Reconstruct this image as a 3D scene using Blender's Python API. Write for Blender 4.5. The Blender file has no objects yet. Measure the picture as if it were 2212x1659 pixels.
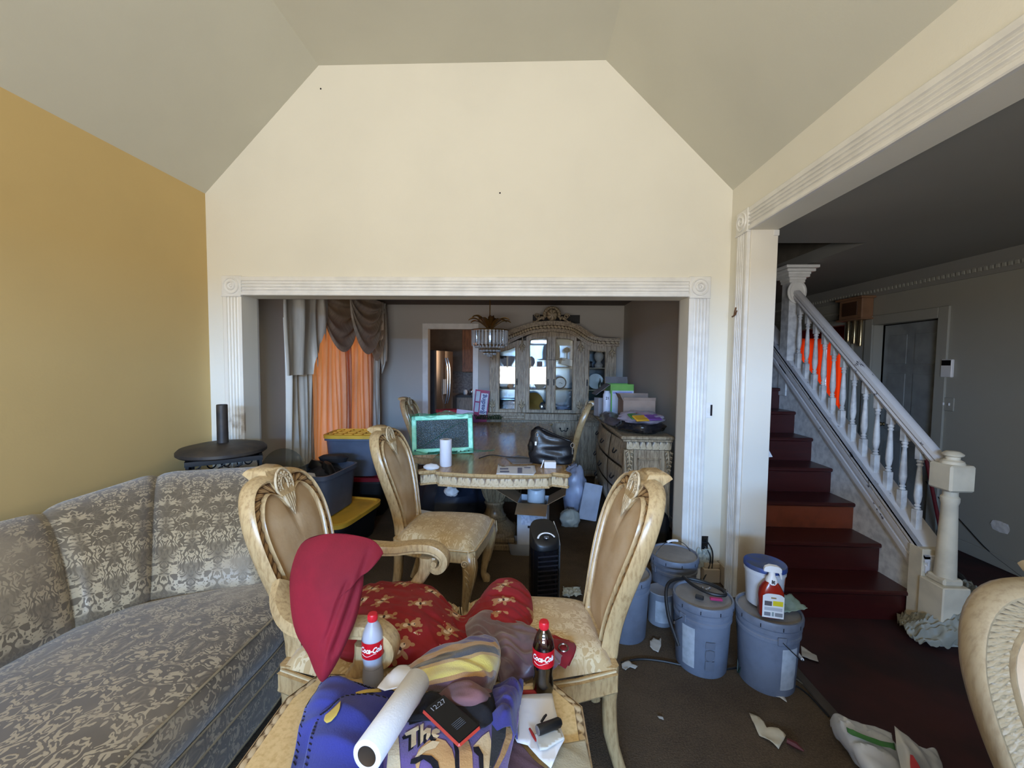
import bpy, math, random
from mathutils import Vector, Matrix, noise
PI = math.pi
random.seed(7)
SC = bpy.context.scene
COL = SC.collection

# ------------------------------------------------------------------ camera
FPX, W, H = 896.6, 2212.0, 1659.0
YAW, PIT, ROL = 0.0399269, 0.0519608, 0.0101187
CAMZ = 1.585
def _axes():
    f = Vector((-math.sin(YAW), math.cos(YAW), 0)); r = Vector((math.cos(YAW), math.sin(YAW), 0)); u = Vector((0, 0, 1))
    f2 = f*math.cos(PIT) - u*math.sin(PIT); u2 = u*math.cos(PIT) + f*math.sin(PIT)
    r3 = r*math.cos(ROL) + u2*math.sin(ROL); u3 = u2*math.cos(ROL) - r*math.sin(ROL)
    return r3, u3, f2
CR, CU, CF = _axes()
CP = Vector((0, 0, CAMZ))
cd = bpy.data.cameras.new('camera'); cam = bpy.data.objects.new('camera', cd); COL.objects.link(cam)
cd.sensor_fit = 'HORIZONTAL'; cd.sensor_width = 36; cd.lens = FPX/W*36; cd.clip_start = 0.02; cd.clip_end = 100
cam.matrix_world = Matrix(((CR.x, CU.x, -CF.x, CP.x), (CR.y, CU.y, -CF.y, CP.y), (CR.z, CU.z, -CF.z, CP.z), (0, 0, 0, 1)))
SC.camera = cam
def ray(px, py):
    return CR*((px-W/2)/FPX) - CU*((py-H/2)/FPX) + CF
def at(px, py, Y):                    # the point seen at a pixel, at depth Y in the room
    d = ray(px, py); return CP + d*(Y/d.y)
def onz(px, py, z):                   # the point seen at a pixel, on a level plane
    d = ray(px, py); return CP + d*((z-CAMZ)/d.z)

# ------------------------------------------------------------------ world, exposure, lights
wd = bpy.data.worlds.new('world'); SC.world = wd; wd.use_nodes = True
wn = wd.node_tree; bg = wn.nodes['Background']; bg.inputs[0].default_value = (0.62, 0.74, 1.0, 1); bg.inputs[1].default_value = 1.0
SC.view_settings.view_transform = 'Standard'; SC.view_settings.look = 'None'
SC.view_settings.gamma = 1; SC.view_settings.use_curve_mapping = False
SC.view_settings.exposure = 0.0
def area(name, loc, target, sx, sy, power, col, spread=PI):
    l = bpy.data.lights.new(name, 'AREA'); l.shape = 'RECTANGLE'; l.size = sx; l.size_y = sy; l.energy = power; l.color = col; l.spread = spread
    o = bpy.data.objects.new(name, l); COL.objects.link(o); o.location = loc
    o.rotation_euler = (Vector(target)-Vector(loc)).to_track_quat('-Z', 'Y').to_euler()
    return o
# daylight through the big window behind the camera: blue sky above, sunlit ground below
# sky panel added outside the window, shaped to limit where its blue light falls
area('window_daylight_sky', (-0.35, -7.0, 2.70), (-0.35, 3, 1.2), 7.0, 0.50, 560, (0.27, 0.54, 1.0), math.radians(100))
area('window_daylight_ground', (-0.35, -2.95, 1.15), (-0.35, -1.5, 3.8), 2.3, 1.2, 196, (1.0, 0.975, 0.925), math.radians(150))
# daylight behind the orange sheers of the dining window, and behind the far red room's and kitchen's windows
area('dining_window_daylight', (-2.72, 4.7, 1.35), (0, 4.7, 1.2), 1.9, 1.7, 10, (1.0, 0.92, 0.8))
area('red_room_daylight', (5.7, 8.75, 1.4), (5.6, 6.0, 1.2), 1.4, 1.6, 5, (1.0, 0.85, 0.7))
area('kitchen_window_daylight', (0.35, 7.6, 1.7), (-1.6, 7.3, 1.3), 0.8, 0.8, 11, (1.0, 0.68, 0.42))
area('hall_fill', (3.2, -1.4, 1.9), (2.6, 4, 1.0), 1.0, 1.2, 4, (0.8, 0.85, 0.95))  # fill light added in the hall, which has no window of its own

# ------------------------------------------------------------------ shader helper
class E:
    def __init__(s, nt, o): s.nt, s.o = nt, o
    def _m(s, op, *a, clamp=False):
        n = s.nt.nodes.new('ShaderNodeMath'); n.operation = op; n.use_clamp = clamp
        for i, v in enumerate((s,)+a):
            if isinstance(v, E): s.nt.links.new(v.o, n.inputs[i])
            else: n.inputs[i].default_value = v
        return E(s.nt, n.outputs[0])
    def __add__(s, b): return s._m('ADD', b)
    def __radd__(s, b): return s._m('ADD', b)
    def __sub__(s, b): return s._m('SUBTRACT', b)
    def __rsub__(s, b): return (s*-1)+b
    def __mul__(s, b): return s._m('MULTIPLY', b)
    def __rmul__(s, b): return s._m('MULTIPLY', b)
    def __truediv__(s, b): return s._m('DIVIDE', b)
    def sin(s): return s._m('SINE')
    def cos(s): return s._m('COSINE')
    def abs(s): return s._m('ABSOLUTE')
    def sqrt(s): return s._m('SQRT')
    def mx(s, b): return s._m('MAXIMUM', b)
    def mn(s, b): return s._m('MINIMUM', b)
    def gt(s, b): return s._m('GREATER_THAN', b)
    def lt(s, b): return s._m('LESS_THAN', b)
    def ping(s, b): return s._m('PINGPONG', b)
    def fract(s): return s._m('FRACT')
    def floor(s): return s._m('FLOOR')
    def ramp(s, a, b):                 # 0 below a, 1 above b
        n = s.nt.nodes.new('ShaderNodeMapRange'); n.interpolation_type = 'SMOOTHSTEP'
        s.nt.links.new(s.o, n.inputs[0]); n.inputs[1].default_value = a; n.inputs[2].default_value = b
        return E(s.nt, n.outputs[0])
def lin(c):
    f = lambda v: v/12.92 if v <= 0.04045 else ((v+0.055)/1.055)**2.4
    return tuple(f(v/255 if max(c) > 1 else v) for v in c[:3])
class MT:
    """a principled material with small helpers"""
    def __init__(s, name, col=(200, 200, 200), rough=0.6, metal=0, spec=None):
        m = bpy.data.materials.new(name); m.use_nodes = True; s.m = m; s.nt = m.node_tree
        s.b = s.nt.nodes['Principled BSDF']; s.col = lin(col)+(1,)
        s.b.inputs['Base Color'].default_value = s.col; s.b.inputs['Roughness'].default_value = rough; s.b.inputs['Metallic'].default_value = metal
        if spec is not None: s.b.inputs['Specular IOR Level'].default_value = spec
    def set(s, k, v): s.b.inputs[k].default_value = v; return s
    def coord(s, which='Object', scale=(1, 1, 1)):
        n = s.nt.nodes.new('ShaderNodeTexCoord'); mp = s.nt.nodes.new('ShaderNodeMapping'); mp.inputs['Scale'].default_value = scale
        s.nt.links.new(n.outputs[which], mp.inputs[0]); return mp.outputs[0]
    def xyz(s, vec):
        n = s.nt.nodes.new('ShaderNodeSeparateXYZ'); s.nt.links.new(vec, n.inputs[0])
        return [E(s.nt, o) for o in n.outputs]
    def comb(s, x, y, z=0.0):
        n = s.nt.nodes.new('ShaderNodeCombineXYZ')
        for i, v in enumerate((x, y, z)):
            if isinstance(v, E): s.nt.links.new(v.o, n.inputs[i])
            else: n.inputs[i].default_value = v
        return n.outputs[0]
    def noise(s, vec=None, scale=5, detail=3, rough=0.5, dist=0, col=False):
        n = s.nt.nodes.new('ShaderNodeTexNoise'); n.inputs['Scale'].default_value = scale; n.inputs['Detail'].default_value = detail
        n.inputs['Roughness'].default_value = rough; n.inputs['Distortion'].default_value = dist
        s.nt.links.new(vec if vec is not None else s.coord(), n.inputs['Vector'])
        return n.outputs['Color'] if col else E(s.nt, n.outputs['Fac'])
    def voro(s, vec, scale, rnd=1, out='Distance', feat='F1'):
        n = s.nt.nodes.new('ShaderNodeTexVoronoi'); n.feature = feat; n.inputs['Scale'].default_value = scale; n.inputs['Randomness'].default_value = rnd
        s.nt.links.new(vec, n.inputs['Vector']); return n, n.outputs[out]
    def attr(s, name):
        n = s.nt.nodes.new('ShaderNodeAttribute'); n.attribute_name = name; return E(s.nt, n.outputs['Fac'])
    def mix(s, f, a, b):
        n = s.nt.nodes.new('ShaderNodeMix'); n.data_type = 'RGBA'
        if isinstance(f, E): s.nt.links.new(f.o, n.inputs[0])
        else: n.inputs[0].default_value = f
        for k, v in ((6, a), (7, b)):
            if isinstance(v, tuple): n.inputs[k].default_value = lin(v)+(1,)
            else: s.nt.links.new(v, n.inputs[k])
        return n.outputs[2]
    def base(s, sock): s.nt.links.new(sock, s.b.inputs['Base Color']); return s
    def link(s, k, v): s.nt.links.new(v.o if isinstance(v, E) else v, s.b.inputs[k]); return s
    def bump(s, h, strength=0.3, dist=0.01):
        n = s.nt.nodes.new('ShaderNodeBump'); n.inputs['Strength'].default_value = strength; n.inputs['Distance'].default_value = dist
        s.nt.links.new(h.o, n.inputs['Height']); s.nt.links.new(n.outputs[0], s.b.inputs['Normal']); return s
def simple(name, col, rough=0.6, metal=0, var=0.12, scale=6, bump=0, bscale=60, bdist=0.002, col2=None):
    t = MT(name, col, rough, metal)
    c2 = col2 or tuple(max(0, v*(1-var)) for v in col)
    if var or col2:
        t.base(t.mix(t.noise(scale=scale, detail=5).ramp(0.35, 0.7), col, c2))
    if bump: t.bump(t.noise(scale=bscale, detail=4), bump, bdist)
    return t.m

# ------------------------------------------------------------------ mesh helper
def crom(pts, n, closed=False):        # Catmull-Rom resample of a list of tuples
    out = []; m = len(pts); segs = m if closed else m-1
    P = [tuple(p) for p in pts]
    for k in range(n):
        t = k/(n if closed else n-1)*segs; i = min(int(t), segs-1); f = t-i
        g = (lambda j: P[j % m]) if closed else (lambda j: P[max(0, min(m-1, j))])
        a, b, c, d = g(i-1), g(i), g(i+1), g(i+2)
        out.append(tuple(0.5*((2*b[q])+(c[q]-a[q])*f+(2*a[q]-5*b[q]+4*c[q]-d[q])*f*f+(3*b[q]-a[q]-3*c[q]+d[q])*f**3) for q in range(len(b))))
    return out
class MB:
    def __init__(s): s.v = []; s.f = []; s.mi = []; s.uv = {}; s.at = {}; s.M = Matrix(); s.cur = 0
    def add(s, vs, fs, uvs=None, at=None):
        o = len(s.v); s.v += [s.M @ Vector(v) for v in vs]
        for f in fs: s.f.append(tuple(o+i for i in f)); s.mi.append(s.cur)
        if uvs:
            for i, u in enumerate(uvs): s.uv[o+i] = u
        if at:
            for i, u in enumerate(at): s.at[o+i] = u
        return s
    def box(s, x0, x1, y0, y1, z0, z1, bev=0):
        if x0 > x1: x0, x1 = x1, x0
        if y0 > y1: y0, y1 = y1, y0
        if z0 > z1: z0, z1 = z1, z0
        b = min(bev, (x1-x0)*.49, (y1-y0)*.49, (z1-z0)*.49)
        if b <= 0:
            return s.add([(x, y, z) for z in (z0, z1) for y in (y0, y1) for x in (x0, x1)],
                         [(0, 2, 3, 1), (4, 5, 7, 6), (0, 1, 5, 4), (2, 6, 7, 3), (0, 4, 6, 2), (1, 3, 7, 5)])
        vs = []; idx = {}
        for sx, X in ((-1, x0), (1, x1)):
            for sy, Y in ((-1, y0), (1, y1)):
                for sz, Z in ((-1, z0), (1, z1)):
                    for ax in range(3):
                        p = [X, Y, Z]
                        for q, sg in enumerate((sx, sy, sz)):
                            if q != ax: p[q] -= sg*b
                        idx[(sx, sy, sz, ax)] = len(vs); vs.append(tuple(p))
        fs = []
        for ax in range(3):
            for sg in (-1, 1):
                o = [q for q in range(3) if q != ax]; q4 = []
                for a, c in ((-1, -1), (1, -1), (1, 1), (-1, 1)):
                    k = [0, 0, 0]; k[ax] = sg; k[o[0]] = a; k[o[1]] = c; q4.append(idx[(*k, ax)])
                if (sg == 1) != (ax != 1): q4.reverse()
                fs.append(tuple(q4))
        for ax in range(3):
            o = [q for q in range(3) if q != ax]
            for a in (-1, 1):
                for c in (-1, 1):
                    k = [0, 0, 0]; k[o[0]] = a; k[o[1]] = c
                    kl = list(k); kh = list(k); kl[ax] = -1; kh[ax] = 1
                    fs.append((idx[(*kl, o[0])], idx[(*kh, o[0])], idx[(*kh, o[1])], idx[(*kl, o[1])]))
        for sx in (-1, 1):
            for sy in (-1, 1):
                for sz in (-1, 1): fs.append(tuple(idx[(sx, sy, sz, a)] for a in range(3)))
        return s.add(vs, fs)
    def prism(s, poly, d0, d1, axis='y'):   # poly of 2-D points, extruded from d0 to d1 along axis
        n = len(poly)
        def P(p, d): return {'y': (p[0], d, p[1]), 'x': (d, p[0], p[1]), 'z': (p[0], p[1], d)}[axis]
        vs = [P(p, d0) for p in poly]+[P(p, d1) for p in poly]
        fs = [tuple(range(n)), tuple(range(2*n-1, n-1, -1))]+[(i, (i+1) % n, n+(i+1) % n, n+i) for i in range(n)]
        return s.add(vs, fs)
    def loft(s, rings, cap=True, closed=True, uvs=None):
        n = len(rings[0]); vs = [p for r in rings for p in r]; fs = []
        for i in range(len(rings)-1):
            for j in range(n if closed else n-1):
                a = i*n+j; b = i*n+(j+1) % n; fs.append((a, b, b+n, a+n))
        if cap and closed: fs += [tuple(range(n-1, -1, -1)), tuple(range((len(rings)-1)*n, len(rings)*n))]
        u = None
        if uvs: u = [uvs[i][j] for i in range(len(rings)) for j in range(n)]
        return s.add(vs, fs, u)
    def lathe(s, prof, seg=24, c=(0, 0, 0), sy=1.0, cap=True, flute=0, fl=0):
        rings = []
        for r, z in prof:
            rings.append([(c[0]+r*(1-fl*(1-abs(math.sin(a*flute/2))) if flute else r)*math.cos(a), c[1]+sy*r*(1-fl*(1-abs(math.sin(a*flute/2))) if flute else r)*math.sin(a), c[2]+z) if flute else
                          (c[0]+r*math.cos(a), c[1]+sy*r*math.sin(a), c[2]+z) for a in [2*PI*k/seg for k in range(seg)]])
        return s.loft(rings, cap)
    def tube(s, pts, r, seg=8, cap=True, flat=1.0, up=None, prof=None):
        P = [Vector(p) for p in pts]; n = len(P); rings = []; U = None
        rr = r if isinstance(r, (list, tuple)) else [r]*n
        for i in range(n):
            T = (P[min(n-1, i+1)]-P[max(0, i-1)]); T = T.normalized() if T.length > 1e-9 else Vector((0, 0, 1))
            if up is not None: U = Vector(up)
            elif U is None: U = Vector((0, 0, 1)) if abs(T.z) < 0.9 else Vector((1, 0, 0))
            U2 = (U-T*U.dot(T)); U2 = U2.normalized() if U2.length > 1e-6 else Vector((1, 0, 0)); S2 = T.cross(U2)
            if up is None: U = U2
            if prof: rings.append([P[i]+S2*(a*rr[i])+U2*(b*rr[i]) for a, b in prof])
            else: rings.append([P[i]+S2*(rr[i]*math.cos(2*PI*k/seg))+U2*(rr[i]*flat*math.sin(2*PI*k/seg)) for k in range(seg)])
        return s.loft(rings, cap)
    def sphere(s, c, rx, ry=None, rz=None, seg=16, rg=10):
        ry = ry or rx; rz = rz or rx
        return s.lathe([(max(1e-4, rx*math.sin(PI*k/rg)), -rz*math.cos(PI*k/rg)) for k in range(rg+1)], seg, c, ry/rx)
    def grid(s, fn, nu, nv, closeu=False, flip=False):
        vs = []; uv = []; at = []
        for j in range(nv+1):
            for i in range(nu+1):
                r = fn(i/nu, j/nv)
                if len(r) == 2 and not isinstance(r, Vector): p, a = r; at.append(a)
                else: p = r
                vs.append(p); uv.append((i/nu, j/nv))
        fs = []
        for j in range(nv):
            for i in range(nu):
                a = j*(nu+1)+i; q = (a, a+1, a+nu+2, a+nu+1); fs.append(q[::-1] if flip else q)
        return s.add(vs, fs, uv, at or None)
    def build(s, name, mat, parent=None, smooth=0.6, loc=None, solid=0, sub=0):
        me = bpy.data.meshes.new(name); me.from_pydata([tuple(v) for v in s.v], [], s.f)
        mats = mat if isinstance(mat, (list, tuple)) else [mat]
        for m in mats: me.materials.append(m)
        if len(mats) > 1: me.polygons.foreach_set('material_index', s.mi)
        if s.uv:
            l = me.uv_layers.new(name='UVMap'); vi = [0]*len(me.loops); me.loops.foreach_get('vertex_index', vi)
            l.data.foreach_set('uv', [c for i in vi for c in s.uv.get(i, (0, 0))])
        if s.at:
            a = me.attributes.new('hgt', 'FLOAT', 'POINT'); a.data.foreach_set('value', [s.at.get(i, 0.0) for i in range(len(s.v))])
        if smooth:
            me.polygons.foreach_set('use_smooth', [True]*len(me.polygons))
            if smooth < 3: me.set_sharp_from_angle(angle=smooth)
        me.update(); o = bpy.data.objects.new(name, me); COL.objects.link(o)
        if solid:
            m = o.modifiers.new('thick', 'SOLIDIFY'); m.thickness = solid; m.offset = 0
        if sub:
            m = o.modifiers.new('sub', 'SUBSURF'); m.levels = sub; m.render_levels = sub
        if parent is not None: o.parent = parent
        if loc is not None: o.location = loc
        return o
def fixn(o):                           # make normals consistent
    import bmesh
    b = bmesh.new(); b.from_mesh(o.data); bmesh.ops.recalc_face_normals(b, faces=b.faces); b.to_mesh(o.data); b.free(); return o
def tag(o, label, cat, group=None, kind=None):
    if label: o['label'] = label
    if cat: o['category'] = cat
    if group: o['group'] = group
    if kind: o['kind'] = kind
    return o
def thing(name, label, cat, loc=(0, 0, 0), rz=0, group=None):
    o = bpy.data.objects.new(name, None); COL.objects.link(o); o.location = loc; o.rotation_euler = (0, 0, rz)
    o.empty_display_size = 0.1
    return tag(o, label, cat, group)
def struct(o): o['kind'] = 'structure'; return o
def copy_tree(o, parent=None):
    kids = [c for c in bpy.data.objects if c.parent == o]
    c = o.copy(); COL.objects.link(c)
    if parent is not None: c.parent = parent
    for k in kids: copy_tree(k, c)
    return c
def text_mesh(txt, size=1.0, bold=0.0, shear=0.0, xs=1.0):
    cu = bpy.data.curves.new('t', 'FONT'); cu.body = txt; cu.size = size; cu.offset = bold; cu.shear = shear; cu.align_x = 'CENTER'; cu.align_y = 'CENTER'; cu.resolution_u = 3
    o = bpy.data.objects.new('t', cu); COL.objects.link(o)
    me = o.to_mesh(); vs = [(v.co.x*xs, v.co.y) for v in me.vertices]; fs = [tuple(p.vertices) for p in me.polygons]
    o.to_mesh_clear(); bpy.data.objects.remove(o); bpy.data.curves.remove(cu)
    return vs, fs
# ------------------------------------------------------------------ materials of the room
def wallmat(name, col, var=0.02, b=0.15):
    t = MT(name, col, 0.75, spec=0.25)
    n = t.noise(scale=1.7, detail=5); t.base(t.mix(n.ramp(0.35, 0.75), col, tuple(v*(1-var) for v in col)))
    t.bump(t.noise(scale=90, detail=3), b, 0.002); return t.m
M_WHITE = wallmat('white_paint', (237, 233, 221))
M_CEIL = wallmat('ceiling_paint', (212, 210, 197))
M_YELLOW = wallmat('yellow_paint', (212, 184, 128))
M_TRIM = simple('trim_paint', (240, 238, 234), 0.4, var=0.05, scale=9)
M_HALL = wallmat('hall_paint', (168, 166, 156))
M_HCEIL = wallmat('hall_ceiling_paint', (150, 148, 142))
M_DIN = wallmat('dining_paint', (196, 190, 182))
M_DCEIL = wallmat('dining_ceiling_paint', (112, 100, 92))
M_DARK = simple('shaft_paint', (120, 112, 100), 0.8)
def carpet():
    t = MT('carpet', (100, 88, 74), 0.95, spec=0.1)
    a = t.mix(t.noise(scale=1.6, detail=6, rough=0.65).ramp(0.35, 0.7), (104, 88, 70), (72, 60, 48))
    b = t.mix(t.noise(scale=130, detail=2).ramp(0.3, 0.8), (60, 50, 42), (108, 94, 78))
    n = t.nt.nodes.new('ShaderNodeMix'); n.data_type = 'RGBA'; n.inputs[0].default_value = 0.4
    t.nt.links.new(a, n.inputs[6]); t.nt.links.new(b, n.inputs[7]); t.base(n.outputs[2])
    t.bump(t.noise(scale=170, detail=3), 0.6, 0.006); return t.m
M_CARPET = carpet()
M_REDFLOOR = simple('dark_red_floor', (62, 26, 26), 0.7, var=0.45, scale=2.5, bump=0.3, bscale=80)
M_REDWOOD = None
def redwood():
    t = MT('red_stair_wood', (104, 26, 20), 0.35)
    v = t.coord('Object', (1, 12, 12)); t.base(t.mix(t.noise(v, scale=3, detail=6, rough=0.7), (74, 24, 22), (42, 14, 14))); return t.m
M_REDWOOD = redwood()
M_KFLOOR = simple('kitchen_floor_tile', (96, 84, 74), 0.5)

XL, XR, XW = -2.42, 1.426, 1.59
WY, WB = 3.06, 3.22
ZC, ZT = 2.815, 3.717
TX0, TX1 = -1.547, 0.517
OX0, OX1, OZ = -2.15, 1.14, 2.066
JY, BZ = 2.795, 2.456                  # jamb of the wide right opening, underside of its beam
YR = -3.0

# main wall facing the camera, with its wide opening
w = MB()
w.add([(x, y, z) for y in (WY, WB) for x, z in ((XL, 0), (OX0, 0), (OX0, OZ), (OX1, OZ), (OX1, 0), (XW, 0), (XW, ZC), (XR, ZC), (TX1, ZT), (TX0, ZT), (XL, ZC))],
      [(0, 1, 2, 10), (2, 3, 8, 9, 10), (3, 4, 5, 6, 7, 8), (21, 13, 12, 11), (21, 20, 19, 14, 13), (19, 18, 17, 16, 15, 14),
       (1, 12, 13, 2), (2, 13, 14, 3), (3, 14, 15, 4), (5, 16, 17, 6)])
struct(w.build('wall_front', M_WHITE, smooth=0))
struct(MB().box(XL-0.1, XL, YR, WB, 0, ZC+0.1).build('wall_left', M_YELLOW, smooth=0))
# vaulted ceiling over the living room: two slopes and a flat
c = MB(); t_ = 0.08
c.prism([(XL-0.1, ZC+0.0), (XL, ZC), (TX0, ZT), (TX1, ZT), (XR, ZC), (XW, ZC), (XW, ZC+t_), (TX1+.05, ZT+t_), (TX0-.05, ZT+t_), (XL-0.1, ZC+t_)], YR, WY, 'y')
struct(fixn(c.build('ceiling', M_CEIL, smooth=0)))
# right wall: beam over the wide opening, end post
w = MB(); w.box(XR, XW, YR, JY, BZ, ZC); w.box(XR, XW, JY, WY, 0, ZC); w.box(XR, XW, YR, -1.2, 0, BZ)
struct(w.build('wall_right', M_WHITE, smooth=0))
# rear wall with the big window
w = MB(); w.box(XL, -1.6, YR-0.1, YR, 0, ZT); w.box(0.9, XR, YR-0.1, YR, 0, ZT); w.box(-1.6, 0.9, YR-0.1, YR, 0, 0.5); w.box(-1.6, 0.9, YR-0.1, YR, 2.40, ZT)
struct(w.build('wall_rear', M_WHITE, smooth=0))
wf = MB()
for x in (-1.6, -0.78, 0.04, 0.86): wf.box(x, x+0.04, YR-0.08, YR-0.04, 0.5, 2.40)
for z in (0.5, 2.36): wf.box(-1.6, 0.9, YR-0.08, YR-0.04, z, z+0.04)
struct(wf.build('window_1', M_TRIM, smooth=0))
# floors
struct(MB().box(XL-0.1, 1.40, YR, 6.4, -0.08, 0).build('floor', M_CARPET, smooth=0))
struct(MB().box(1.40, 3.85, YR, 8.2, -0.08, -0.002).build('floor', M_REDFLOOR, smooth=0))
struct(MB().box(-2.6, 1.40, 6.4, 9.0, -0.08, -0.002).build('floor', M_KFLOOR, smooth=0))
struct(MB().box(3.85, 6.9, 3.7, 8.4, -0.08, -0.002).build('floor', M_REDFLOOR, smooth=0))
tr = MB(); tr.box(1.375, 1.425, 0.3, JY, 0, 0.012, 0.005); struct(tr.build('trim_12', simple('threshold_strip', (70, 62, 54), 0.5), smooth=0))

# dining room shell
DY, DX0, DX1, DZ = 6.25, -2.27, 1.40, 2.44
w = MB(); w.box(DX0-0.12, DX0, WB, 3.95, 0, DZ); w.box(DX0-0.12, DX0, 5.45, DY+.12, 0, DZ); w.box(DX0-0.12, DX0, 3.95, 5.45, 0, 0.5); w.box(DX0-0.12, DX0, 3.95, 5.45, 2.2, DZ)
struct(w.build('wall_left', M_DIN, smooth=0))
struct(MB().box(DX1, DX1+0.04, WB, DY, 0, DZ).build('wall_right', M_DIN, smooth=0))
KX0, KX1, KZ = -1.525, -0.844, 2.076
w = MB(); w.box(DX0-0.1, KX0, DY, DY+.12, 0, DZ); w.box(KX1, DX1, DY, DY+.12, 0, DZ); w.box(KX0, KX1, DY, DY+.12, KZ, DZ)
struct(w.build('wall_back', M_DIN, smooth=0))
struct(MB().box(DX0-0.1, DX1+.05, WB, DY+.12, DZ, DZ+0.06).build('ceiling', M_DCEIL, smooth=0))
w = MB(); w.box(DX0-0.1, OX0, WB, WB+0.02, 0, DZ); w.box(OX1, DX1, WB, WB+0.02, 0, DZ); w.box(OX0, OX1, WB, WB+0.02, OZ, DZ)
struct(w.build('wall_front', M_DIN, smooth=0))
# dining window frame and glass
wi = MB()
for y in (3.95, 4.68, 5.41): wi.box(DX0-0.10, DX0-0.05, y, y+0.04, 0.5, 2.2)
for z in (0.5, 1.33, 2.16): wi.box(DX0-0.10, DX0-0.05, 3.95, 5.45, z, z+0.04)
window2 = struct(wi.build('window_2', M_TRIM, smooth=0))
# kitchen door casing
w = MB()
w.box(KX0-0.085, KX0, DY-0.02, DY, 0, KZ+0.085, .004); w.box(KX1, KX1+0.085, DY-0.02, DY, 0, KZ+0.085, .004); w.box(KX0, KX1, DY-0.02, DY, KZ, KZ+0.085, .004)
struct(w.build('door_1', M_TRIM, smooth=0))
w = MB(); w.box(DX0, KX0-.09, DY-0.015, DY, 0, 0.11, .003); w.box(KX1+.09, DX1, DY-0.015, DY, 0, 0.11, .003)
struct(w.build('baseboard_back', M_TRIM, smooth=0))
struct(MB().box(DX1-0.015, DX1, WB+.02, DY, 0, 0.11, .003).build('baseboard_right', M_TRIM, smooth=0))
# kitchen shell
w = MB(); w.box(-2.62, -2.5, DY+.12, 9.0, 0, DZ); w.box(0.6, 0.7, DY+.12, 7.1, 0, DZ); w.box(0.6, 0.7, 8.1, 9.0, 0, DZ); w.box(0.6, 0.7, 7.1, 8.1, 0, 1.1); w.box(0.6, .7, 7.1, 8.1, 2.1, DZ); w.box(-2.5, 0.7, 8.9, 9.0, 0, DZ)
struct(w.build('wall_kitchen', simple('kitchen_paint', (150, 130, 112)), smooth=0))
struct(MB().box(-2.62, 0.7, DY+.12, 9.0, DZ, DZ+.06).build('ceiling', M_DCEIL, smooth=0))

# hall shell: ceiling with the stairwell hole, right wall with a door and a cased opening
HX, HZ = 3.75, 2.5
SX, SY = 2.50, 3.245
w = MB(); w.box(XW, HX+.1, YR, SY, HZ, HZ+.1); w.box(SX, HX+.1, SY, 8.1, HZ, HZ+.1)
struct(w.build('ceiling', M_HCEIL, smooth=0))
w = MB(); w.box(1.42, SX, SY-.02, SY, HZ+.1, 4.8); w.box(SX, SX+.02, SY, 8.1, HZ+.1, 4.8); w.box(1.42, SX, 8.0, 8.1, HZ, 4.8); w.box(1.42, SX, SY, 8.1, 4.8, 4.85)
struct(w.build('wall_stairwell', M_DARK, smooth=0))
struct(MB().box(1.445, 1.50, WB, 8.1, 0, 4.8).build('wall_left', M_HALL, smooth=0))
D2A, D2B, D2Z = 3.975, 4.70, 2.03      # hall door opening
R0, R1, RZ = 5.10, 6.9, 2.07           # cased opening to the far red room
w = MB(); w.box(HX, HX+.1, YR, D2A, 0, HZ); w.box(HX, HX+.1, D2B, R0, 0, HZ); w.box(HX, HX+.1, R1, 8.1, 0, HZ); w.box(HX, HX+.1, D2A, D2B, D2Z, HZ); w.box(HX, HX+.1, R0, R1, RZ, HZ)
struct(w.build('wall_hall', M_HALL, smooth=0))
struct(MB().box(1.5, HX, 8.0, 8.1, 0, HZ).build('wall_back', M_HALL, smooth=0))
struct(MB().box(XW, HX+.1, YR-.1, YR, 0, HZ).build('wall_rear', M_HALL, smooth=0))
# hall crown with dentils
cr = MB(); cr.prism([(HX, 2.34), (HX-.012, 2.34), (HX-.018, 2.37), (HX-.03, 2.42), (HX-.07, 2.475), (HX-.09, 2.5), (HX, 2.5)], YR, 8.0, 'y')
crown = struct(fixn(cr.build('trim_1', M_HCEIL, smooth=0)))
de = MB(); y = 0.5
while y < 7.9: de.box(HX-.034, HX-.012, y, y+.022, 2.378, 2.408); y += .044
d_ = de.build('dentil_strip', M_HALL, crown, smooth=0); d_['kind'] = 'stuff'
struct(MB().box(HX-.015, HX, 0.3, D2A-.11, 0, 0.10, .003).build('baseboard_hall', M_HALL, smooth=0))
# the room behind the cased opening
M_REDWALL = simple('red_room_paint', (120, 34, 26), 0.7)
w = MB(); w.box(HX+.1, 5.0, 8.3, 8.4, 0, HZ); w.box(6.4, 6.9, 8.3, 8.4, 0, HZ); w.box(5.0, 6.4, 8.3, 8.4, 0, .4); w.box(5.0, 6.4, 8.3, 8.4, 2.05, HZ); w.box(6.8, 6.9, 4.9, 8.4, 0, HZ); w.box(HX+.1, 6.9, 4.9, 5.0, 0, HZ)
struct(w.build('wall_red_room', M_REDWALL, smooth=0))
struct(MB().box(HX+.1, 6.9, 4.9, 8.4, HZ, HZ+.06).build('ceiling', M_DARK, smooth=0))

def dirty(name, z0, z1, ymid=None):
    t = MT(name, (238, 232, 220), .5); x, y, z = t.xyz(t.coord()); n = t.noise(scale=9, detail=5)
    k = (1-((z+n*.12-.06).ramp(z0, z1))) if ymid is None else ((z+n*.1).ramp(z0, z0+.04))*(1-(z+n*.1).ramp(z1, z1+.08))*n.ramp(.4, .6)
    t.base(t.mix(k*.75, (238, 232, 220), (150, 126, 94))); return t.m
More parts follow.
